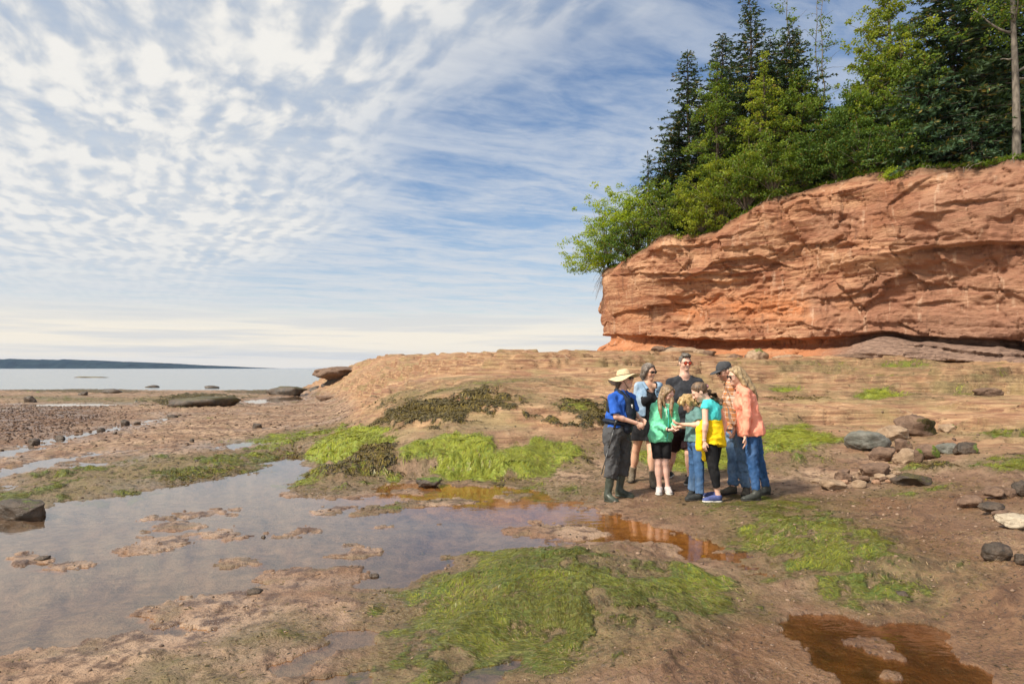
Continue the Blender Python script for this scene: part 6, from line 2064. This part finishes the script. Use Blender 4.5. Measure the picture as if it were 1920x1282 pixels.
# --- tall man in black T-shirt ------------------------------------------------
p = Person({'R': ((612, 952), (645, 972)), 'L': ((782, 1058), (748, 1081))}, -78,
           'tall broad man in charcoal T-shirt with red mirrored aviator sunglasses', 1.07, male=True, stout=1.08, skin=(.68, .42, .32))
p.Y = 9.75
p.pose((716, 640), (728, 395), (735, 252), (738, 163), -80, -5, 0,
       {'R': (630, 308), 'L': (842, 308)}, {'R': (596, 470, .05), 'L': (888, 470, .05)}, {'R': (640, 600, -.22), 'L': (850, 600, -.22)},
       {'R': (668, 680), 'L': (768, 680)}, {'R': (648, 820, .05), 'L': (768, 840, -.05)})
p.build_body({'teeth': 1, 'stubble': .25, 'brow': (.12, .09, .07)})
p.top('tee', .014, .62, hem=p.J(716, 680), loose=.010, folds=.007, wl=.12, neck=.078, name='t_shirt')
p.legs('maroon', .022, .82, .028, top=p.J(716, 640), name='shorts')
for k in 'RL': p.shoe(k, 'shoe_black', 'sole_white', 'low', 0, 'sneaker')
p.hair('h_short', .008, .026, .32, -.045, locks=[(((-.04, .05, .105), (.0, .07, .118), (.045, .05, .105)), (.026, .028, .024)), (((-.03, .0, .12), (.03, .0, .12)), (.03, .03))], grooves=.005)
p.glasses('lens_red', .029, .024, .008)
PEOPLE.append(p)

# --- girl in green hoodie -------------------------------------------------------
p = Person({'R': ((546, 1132), (540, 1164)), 'L': ((604, 1130), (632, 1160))}, -72,
           'long-haired girl in mint green hoodie and black bike shorts holding out her hand', .90, skin=(.74, .48, .39))
p.pose((556, 715), (572, 560), (588, 470), (604, 396), -52, -22, 0,
       {'R': (505, 490), 'L': (656, 488)}, {'R': (498, 612, .03), 'L': (668, 590, .0)}, {'R': (612, 662, -.26), 'L': (652, 645, -.20)},
       {'R': (525, 745), 'L': (596, 745)}, {'R': (537, 915, -.03), 'L': (590, 915, -.03)},
       {'R': ((.88, -.35, -.12), (.1, -.1, 1), .28, .2, 1.0), 'L': ((-.35, -.75, -.3), (0, .1, 1), .3, .2, -1.0)})
p.hsz = .96
p.leg_k = .93
p.build_body(closed_eyes=True)
hd = p.top('green', .012, 1.93, hem=p.J(556, 752), loose=.009, cuff=.004, folds=.009, wl=.08, neck=.062, flare=.010, name='hoodie', h=.0118)
r_, f_, t_ = p.ax3()
F = p.grid(.0105, .14, [p.nec]); limbs(F, [p.nec + r_ * .085 + UP * .01 + f_ * .02, p.nec + r_ * .06 - f_ * .075, p.nec - r_ * .06 - f_ * .075, p.nec - r_ * .085 + UP * .01 + f_ * .02], [.024, .038, .038, .024], .02); F.folds(.005, .06, 2)
p.part('hood', F, 'green', hd)
p.mb('zip', MB().tube([p.nec + f_ * .10 - t_ * .05, p.che + f_ * .143, p.pel + f_ * .162 + t_ * .1, p.pel + f_ * .165 - t_ * .04], .004, 5), 'turq', hd)
for q in (-1, 1): p.mb('drawstring', MB().tube([p.nec + f_ * .085 + r_ * q * .035 - t_ * .03, p.che + f_ * .150 + r_ * q * .04 + t_ * .05, p.che + f_ * .152 + r_ * q * .045 - t_ * .02], .0032, 5), 'white', hd)
p.legs('legging', .009, .80, .004, top=p.J(556, 720), folds=.003, name='bike_shorts')
for k in 'RL': p.shoe(k, 'shoe_pale', 'sole_white', 'low', 0, 'running_shoe')
p.hair('h_light', .011, .018, .5, -.09, locks=[
    (((.04, .055, .075), (.078, .03, .02), (.088, .02, -.05), (.082, .075, -.13), (.075, .13, -.20)), (.024, .024, .026, .026, .010)),
    (((-.04, .055, .075), (-.078, .03, .02), (-.085, .02, -.05), (-.075, .075, -.13), (-.068, .13, -.21)), (.024, .024, .026, .026, .010)),
    (((.05, -.05, .0), (.075, -.02, -.07), (.085, .05, -.14)), (.04, .03, .016)), (((-.05, -.05, .0), (-.075, -.02, -.07), (-.08, .05, -.14)), (.04, .03, .016))],
    wlocks=[((p.J(556, 400, -.02), p.J(548, 450, -.06), p.J(552, 510, -.13), p.J(560, 578, -.155)), (.028, .032, .028, .012)),
            ((p.J(640, 410, -.04), p.J(640, 455, -.10), p.J(632, 510, -.15), p.J(640, 565, -.165)), (.024, .030, .026, .011))])
p.mb('wrist_band', MB().tube([p.wr['R'] + unit(p.wr['R'] - p.el['R']) * .012 + .028 * (math.cos(a) * np.array([0, 0, 1]) + math.sin(a) * unit(np.cross(p.wr['R'] - p.el['R'], [0, 0, 1.]))) for a in np.linspace(0, 6.2832, 16)], .006, 5), 'plastic')
PEOPLE.append(p)

# --- blond boy --------------------------------------------------------------------
p = Person({'R': ((798, 1158), (737, 1170)), 'L': ((872, 1192), (758, 1198))}, 196,
           'tousled blond boy in grey-teal T-shirt and jeans leaning over the hands', .88, skin=(.72, .45, .33))
p.pose((822, 742), (812, 590), (818, 508), (768, 462), 200, -38, 0,
       {'R': (798, 530, .13), 'L': (838, 532, -.13)}, {'R': (778, 640, .16), 'L': (846, 628, -.20)}, {'R': (704, 640, .04), 'L': (716, 622, -.12)},
       {'R': (808, 770, .07), 'L': (836, 770, -.07)}, {'R': (806, 950, .0), 'L': (845, 950, -.02)},
       {'R': ((-.95, -.1, -.1), (.1, -.3, .9), .55, .2, -1.0), 'L': ((-.95, .1, .12), (.1, .25, .9), .55, .2, 1.0)})
p.hsz = .95
p.leg_k = .72
p.build_body(closed_eyes=True)
p.top('teal', .012, .70, hem=p.J(822, 752), loose=.014, folds=.008, wl=.10, neck=.060, flare=.012, name='t_shirt', h=.0118)
p.legs('denim_boy', .008, 1.97, .006, .014, top=p.J(822, 720), folds=.008, name='jeans')
for k in 'RL': p.shoe(k, 'shoe_black', 'sole_dark', 'low', 0, 'sneaker')
p.hair('h_blond', .018, .034, .45, -.075, locks=[
    (((.0, .05, .11), (.03, .095, .085), (.035, .108, .045)), (.035, .030, .012)), (((-.03, .05, .11), (-.03, .098, .08), (-.035, .105, .04)), (.035, .028, .012)),
    (((.05, .03, .09), (.082, .04, .04), (.082, .045, -.01)), (.035, .028, .014)), (((-.05, .03, .09), (-.082, .04, .04), (-.082, .045, -.01)), (.035, .028, .014)),
    (((.04, -.08, .02), (.055, -.09, -.05), (.05, -.08, -.085)), (.045, .035, .016)), (((-.04, -.08, .02), (-.055, -.09, -.05), (-.05, -.08, -.085)), (.045, .035, .016)),
    (((.07, -.03, .03), (.085, -.03, -.03), (.08, -.02, -.06)), (.03, .026, .012)), (((-.07, -.03, .03), (-.085, -.03, -.03), (-.08, -.02, -.06)), (.03, .026, .012))], grooves=.010)
PEOPLE.append(p)

# --- girl in turquoise with a yellow sweater round her waist -------------------------
p = Person({'R': ((1004, 1184), (905, 1180)), 'L': ((1016, 1204), (872, 1206))}, 154,
           'girl with curly ponytail in turquoise top, yellow sweater tied round her waist', .93, skin=(.72, .46, .35))
p.pose((945, 690), (938, 545), (900, 440), (848, 380), 172, -34, 0,
       {'R': (990, 488, .15), 'L': (888, 488, -.12)}, {'R': (1034, 610, .18), 'L': (892, 622, -.18)}, {'R': (1022, 740, .12), 'L': (880, 745, -.16)},
       {'R': (975, 735, .08), 'L': (922, 735, -.06)}, {'R': (950, 925, .06), 'L': (948, 935, -.02)},
       {'R': ((-.1, -.05, -1), (-.7, .2, 0), .45, .2, -1.0), 'L': ((-.06, -.05, -1), (.5, .5, 0), .5, .2, 1.0)})
p.hsz = .97
p.leg_k = .88
p.build_body(closed_eyes=True)
p.top('turq', .007, .16, hem=p.J(945, 590), loose=.012, folds=.006, wl=.09, neck=.060, name='top', h=.0118)
p.legs('legging', .010, 1.72, .004, .004, top=p.J(945, 650), folds=.004, name='leggings')
for k in 'RL': p.shoe(k, 'shoe_blue', 'sole_white', 'low', 0, 'running_shoe')
F = p.grid(.0118, .24, [p.pel, p.J(880, 890), p.J(945, 590)])
r_, f_, t_ = p.ax3()
w0 = p.J(943, 600); w1 = p.J(950, 770)
F.cone(w0, .150, w1, .196, .03, flat=(f_, .80))
F.plane(p.J(945, 588), UP); F.plane(p.J(945, 785), -UP * .97 - r_ * .22)
F.folds(.010, .10, 6, (1, 1, .2))
sw = p.part('yellow_sweater', F, 'yellow')
F = p.grid(.0118, .1, [p.J(855, 610, -.1), p.J(860, 880, -.05)])
limbs(F, [p.J(878, 606, -.1), p.J(850, 660, -.13), p.J(846, 800, -.13)], [.035, .045, .048], .02); limbs(F, [p.J(880, 610, -.05), p.J(884, 760, -.03), p.J(886, 878, -.05)], [.035, .040, .036], .02)
F.folds(.007, .07, 9, (1, 1, .25))
p.part('sleeve', F, 'yellow', sw)
p.hair('h_brown', .012, .020, .5, -.045, locks=[(((0, -.05, .06), (0, -.09, .03), (0, -.112, .02)), (.06, .045, .028))])
F = p.grid(.0075, .06, [p.J(905, 370, .04), p.J(1000, 470, .04)])
rnd = np.random.default_rng(4)
for k in range(26):
    t = rnd.random(); c_ = p.J(918 + 78 * t, 374 + 88 * t, .03) + rnd.normal(size=3) * np.array([.022, .03, .022])
    F.ell(c_, np.eye(3), np.full(3, .026 * rnd.uniform(.7, 1.3)), .018)
F.folds(.008, .025, 3)
p.part('ponytail', F, 'h_brown')
F = p.grid(.0055, .04, [p.H(0, -.125, .02)]); F.ell(p.H(0, -.118, .018), [p.hr, p.hf, p.hu], (.034, .018, .034), 0); p.part('scrunchie', F, 'pink')
p.mb('bracelet', MB().tube([p.wr['L'] + UP * .012 + .027 * np.array([math.cos(a), math.sin(a), 0]) for a in np.linspace(0, 6.2832, 16)], .004, 5), 'white')
PEOPLE.append(p)

# --- man in cap and plaid shirt ---------------------------------------------------------
p = Person({'R': ((1122, 1136), (1024, 1142)), 'L': ((1204, 1140), (1134, 1157))}, 196,
           'man in dark cap and orange plaid shirt with faded jeans', 1.02, male=True, skin=(.66, .41, .31))
p.pose((1118, 662), (1106, 440), (1082, 312), (1034, 222), 192, -24, 0,
       {'R': (1078, 342, .20), 'L': (1102, 348, -.20)}, {'R': (1112, 500, .24), 'L': (1130, 505, -.20)}, {'R': (1120, 640, .20), 'L': (1110, 640, -.14)},
       {'R': (1098, 700, .09), 'L': (1136, 700, -.09)}, {'R': (1098, 880, -.02), 'L': (1166, 880, -.02)},
       {'R': ((-.1, 0, -1), (-1, 0, 0), .5, .2, 1.0), 'L': ((-.1, 0, -1), (-1, 0, 0), .5, .2, -1.0)})
p.leg_k = .72
p.build_body({'stubble': .6, 'brow': (.09, .06, .045)}, closed_eyes=True)
sh_ = p.top('plaid', .018, 1.9, hem=p.J(1118, 662), loose=.012, folds=.006, wl=.12, neck=.066, name='plaid_shirt')
r_, f_, t_ = p.ax3()
F = p.grid(.008, .1, [p.nec]); limbs(F, [p.nec + r_ * .03 + f_ * .075 - UP * .015, p.nec + r_ * .07 + UP * .03, p.nec - f_ * .065 + UP * .045, p.nec - r_ * .07 + UP * .03, p.nec - r_ * .03 + f_ * .075 - UP * .015], [.014, .018, .018, .018, .014], .01)
p.part('collar', F, 'plaid', sh_)
p.legs('denim_mid', .009, 1.96, .007, .020, top=p.J(1118, 640), folds=.014, wl=.13, name='jeans')
for k in 'RL': p.shoe(k, 'shoe_brown', 'sole_dark', 'low', 0, 'walking_shoe')
p.hair('h_short', .005, .02, .2, -.05, grooves=.002)
F = p.grid(.006, .06, [p.H(-.1, -.12, .02), p.H(.1, .2, .15)])
A = [p.hr, p.hf, p.hu]
F.ell(p.H(0, -.010, .040), A, np.array([.088, .108, .098]), 0)
F.plane(p.H(0, 0, .036), -p.hu - p.hf * .10)
cap_ = p.part('cap', F, 'cap')
F = p.grid(.006, .05, [p.H(-.1, .05, .02), p.H(.1, .2, .06)])
F.ell(p.H(0, .115, .036), A, np.array([.078, .085, .012]), 0); F.plane(p.H(0, .06, 0), -p.hf)
p.part('cap_visor', F, 'cap', cap_)
p.glasses()
PEOPLE.append(p)

# --- woman in coral sweater ----------------------------------------------------------------
p = Person({'R': ((1374, 1148), (1300, 1152)), 'L': ((1306, 1192), (1156, 1198))}, 190,
           'woman with long blond hair in coral sweater, dark jeans and ankle boots', .98, skin=(.68, .42, .31))
p.pose((1232, 672), (1196, 455), (1152, 345), (1122, 262), 188, -12, 0,
       {'R': (1188, 375, .16), 'L': (1196, 388, -.16)}, {'R': (1230, 540, .20), 'L': (1208, 560, -.20)}, {'R': (1240, 690, .15), 'L': (1188, 712, -.20)},
       {'R': (1258, 715, .09), 'L': (1234, 715, -.08)}, {'R': (1294, 900, .0), 'L': (1246, 905, .0)},
       {'R': ((0, 0, -1), (-1, 0, 0), .4, .2, 1.0), 'L': ((.05, -.1, -1), (-.8, .3, 0), .35, .3, -1.0)})
p.hsz = .97
p.leg_k = .72
p.build_body({'teeth': 1, 'brow': (.2, .13, .07)})
p.top('coral', .012, 1.95, hem=p.J(1232, 702), hem_n=unit(-UP + p.f * -.22), loose=.010, cuff=.006, folds=.010, wl=.12, bust=.9, flare=.034, neck=.068, name='sweater')
p.legs('denim_dark', .010, 1.90, .006, .008, top=p.J(1232, 640), folds=.007, wl=.08, name='jeans', seat=.015)
for k in 'RL': p.shoe(k, 'boot_dark', 'sole_dark', 'boot', .11, 'ankle_boot')
p.hair('h_long', .013, .022, .5, -.09, locks=[
    (((.03, .04, .09), (.07, .02, .05), (.085, -.02, -.02), (.088, -.05, -.12), (.075, -.10, -.22)), (.028, .030, .032, .034, .030)),
    (((-.03, .04, .09), (-.07, .02, .05), (-.085, -.02, -.02), (-.085, -.05, -.12), (-.07, -.10, -.22)), (.028, .030, .032, .034, .030)),
    (((.02, -.07, .02), (.03, -.10, -.08), (.03, -.15, -.20), (.02, -.20, -.31), (.02, -.22, -.37)), (.060, .064, .058, .042, .018)),
    (((-.02, -.07, .02), (-.03, -.10, -.08), (-.03, -.15, -.20), (-.02, -.19, -.30), (-.02, -.21, -.36)), (.060, .064, .058, .040, .018))], grooves=.0025)
p.glasses()
PEOPLE.append(p)

# ------------------------------------------------------------------ algae, seaweed, pebbles: what nobody could count
rnd = np.random.default_rng(99)
# sampling weights from the ground masks
cell_a = np.abs(np.gradient(GX, axis=1) * np.gradient(GY, axis=0))
Gn = np.stack(np.gradient(GZ), -1)
in_view = (np.abs(GX / GY) < .82) & (GY > 2.4) & (GY < 42)


def pick(w, N):
    w = (w * in_view).reshape(-1); w = w / w.sum()
    k = rnd.choice(len(w), N, p=w)
    r, c = np.divmod(k, GX.shape[1])
    r = np.clip(r, 1, GX.shape[0] - 2); c = np.clip(c, 1, GX.shape[1] - 2)
    a = rnd.random(N); b_ = rnd.random(N)
    def bl(A): return (A[r, c] * (1 - a) + A[r, c + 1] * a) * (1 - b_) + (A[r + 1, c] * (1 - a) + A[r + 1, c + 1] * a) * b_
    P = np.stack([bl(GX), bl(GY), bl(GZ)], -1)
    ex = np.stack([GX[r, c + 1] - GX[r, c], GY[r, c + 1] - GY[r, c], GZ[r, c + 1] - GZ[r, c]], -1)
    ey = np.stack([GX[r + 1, c] - GX[r, c], GY[r + 1, c] - GY[r, c], GZ[r + 1, c] - GZ[r, c]], -1)
    n_ = unit(np.cross(ex, ey)); n_[n_[:, 2] < 0] *= -1
    return P, n_, r, c


def strands(name, w, N, length, width, lift, flow, tone_f, mat, label, cat, noise_s=1.2, droop=.5):
    """thin combed blades lying on the ground: three-segment ribbons"""
    P, n_, r, c = pick(w, N)
    # gravity and a slow swirl comb the blades
    ang = flow + fbm2(P[:, 0] * noise_s, P[:, 1] * noise_s, 3, .5, seed=7) * 3.0 + rnd.normal(size=N) * .35
    d = np.stack([np.cos(ang), np.sin(ang), np.zeros(N)], -1)
    down = -UP - n_ * (-(n_[:, 2:3])); dl = np.linalg.norm(down, axis=1, keepdims=True)
    d = unit(d + down * 2.2 * np.clip(dl * 2, 0, 1.0))
    d = unit(d - n_ * (d * n_).sum(1, keepdims=True))
    sd_ = np.cross(n_, d)
    L = (length * rnd.uniform(.5, 1.4, N) * np.clip(P[:, 1] / 7.0, .6, 2.2))[:, None]; Wd = (width * rnd.uniform(.6, 1.4, N) * np.clip(P[:, 1] / 6.0, .6, 2.6))[:, None]
    lf = lift * rnd.uniform(.3, 1.3, (N, 1)) * np.clip(P[:, 1:2] / 7.0, .6, 2.0)
    q0 = P + n_ * .002; q1 = P + d * L * .45 + n_ * lf + sd_ * rnd.normal(size=(N, 1)) * L * .12; q2 = P + d * L + n_ * lf * .25 + sd_ * rnd.normal(size=(N, 1)) * L * .25
    V = np.stack([q0 - sd_ * Wd * .5, q0 + sd_ * Wd * .5, q1 - sd_ * Wd * .5, q1 + sd_ * Wd * .5, q2], 1).reshape(-1, 3)
    i = np.arange(N)[:, None] * 5
    Q = i + np.array([[0, 1, 3, 2]]); T = i + np.array([[2, 3, 4]])
    me = mesh_np(name, V, [Q, T])
    t = tone_f(r, c)
    vcol(me, 'lf', np.repeat(np.stack([np.clip(t + rnd.normal(size=N) * .16, 0, 1), rnd.random(N), rnd.random(N)], -1), 5, 0))
    return link(name, me, mat, kind='stuff', label=label, category=cat)

am = leaf_mat('algae_filaments', (.090, .085, .018), (.370, .405, .055), .30, .35)
wk = leaf_mat('rockweed_fronds', (.060, .044, .014), (.260, .195, .050), .15, .4)
dist_w = 1 / np.maximum(GY, 3) ** 1.1
strands('green_algae', algae ** 2.2 * cell_a * dist_w * (pool_e < -.05), 68000, .070, .0046, .005, R(-60), lambda r, c: np.clip(lime[r, c] * .92 + brk[r, c] * .55 + lump[r, c] * .5 - .08, 0, 1), am, 'combed green algae growing over mud and rock', 'algae')
strands('rockweed', np.clip(weed - .25, 0, 1) * cell_a / np.maximum(GY, 3), 24000, .055, .010, .009, R(-80), lambda r, c: np.full(len(r), .40), wk, 'tangled olive-brown rockweed on the mound', 'seaweed', 3.0)

# grit, shells and clods strewn over the mud
def scatter(name, w, N, s0, s1, mat, label, cat, squash=.55):
    P, n_, r, c = pick(w, N)
    Vn, T = ico(1)
    S = (s0 + (s1 - s0) * rnd.random(N) ** 3) * np.clip(P[:, 1] / 6.0, .6, 3.0)
    sc = S[:, None] * rnd.uniform(.6, 1.4, (N, 3)) * np.array([1, 1, squash])
    jit = 1 + rnd.normal(size=(N, len(Vn), 1)) * .16
    a = rnd.uniform(0, 6.28, N); ca, sa = np.cos(a)[:, None], np.sin(a)[:, None]
    B = Vn[None] * jit * sc[:, None]
    X = B[..., 0] * ca - B[..., 1] * sa; Y = B[..., 0] * sa + B[..., 1] * ca
    V = np.stack([X, Y, B[..., 2]], -1) + P[:, None] + np.array([0, 0, 1])[None, None] * (sc[:, None, 2:3] * .25)
    me = mesh_np(name, V.reshape(-1, 3), (np.arange(N)[:, None, None] * len(Vn) + T[None]).reshape(-1, 3), smooth=False)
    vcol(me, 'lf', np.repeat(np.stack([rnd.random(N), rnd.random(N) * .8, rnd.random(N)], -1), len(Vn), 0))
    link(name, me, mat, kind='stuff', label=label, category=cat)

gm1 = leaf_mat('mud_clods', (.060, .038, .028), (.300, .205, .145), .0, .8)
dry = (1 - np.clip(algae * 1.2 + weed, 0, 1)) * (pool_e < -.03)
scatter('mud_clods', dry * (1 - rock_m) * cell_a * dist_w * (.15 + np.clip(clod2, 0, 1) * 2 + dark) * (1 - .6 * stand), 6000, .003, .020, gm1, 'small clods and grit strewn over the mud', 'gravel')
gm2 = leaf_mat('dark_gravel', (.030, .020, .016), (.120, .075, .055), .0, .7)
scatter('dark_gravel', dark * (GX < -4) * (GY > 12) * cell_a / GY, 3600, .005, .016, gm2, 'dark gravel on the far left flat', 'gravel')

dr_m = leaf_mat('dry_filaments', (.085, .050, .024), (.400, .285, .165), .10, .6)
strands('dry_filaments', np.clip(film * .8 + dark * .5, 0, 1) * (1 - .8 * algae) * (1 - .9 * rock_m) * cell_a * dist_w * (pool_e < -.03) * (GX > -5) * (.15 + np.clip(brk + .3, 0, 1)), 46000, .060, .0038, .005, R(-35), lambda r, c: np.clip(.40 + fine_n[r, c] * .6, 0, 1), dr_m, 'dried brown filaments combed over the near mud', 'algae', .8)
sc_m = leaf_mat('weed_scraps', (.022, .018, .010), (.090, .070, .026), .05, .5)
strands('weed_scraps', dry * cell_a * dist_w * (1 - .9 * rock_m) * (.12 + np.clip(film - algae, 0, 1) * 1.5 + np.clip(brk2, 0, 1)) * (pool_e < -.02), 7000, .050, .010, .006, R(20), lambda r, c: rnd.random(len(r)), sc_m, 'dark scraps of torn seaweed strewn over the mud', 'seaweed', 2.5)

# ------------------------------------------------------------------ sea air
hv, n = mat_new('haze')
vol = n.node('ShaderNodeVolumePrincipled', None, Color=(.30, .52, .95), Density=.00005)
n.node('ShaderNodeOutputMaterial', None, Volume=vol.outputs[0])
hb = MB(); c8 = np.array([[x, y, z] for x in (-6400, 6400) for y in (-300, 6400) for z in (-6, 95)], float)
hb.add(c8, np.array([(0, 1, 3, 2), (4, 6, 7, 5), (0, 4, 5, 1), (2, 3, 7, 6), (0, 2, 6, 4), (1, 5, 7, 3)]))
link('haze', hb.mesh('haze', smooth=False), hv, kind='stuff', label='thin bluish sea haze over the bay', category='haze')
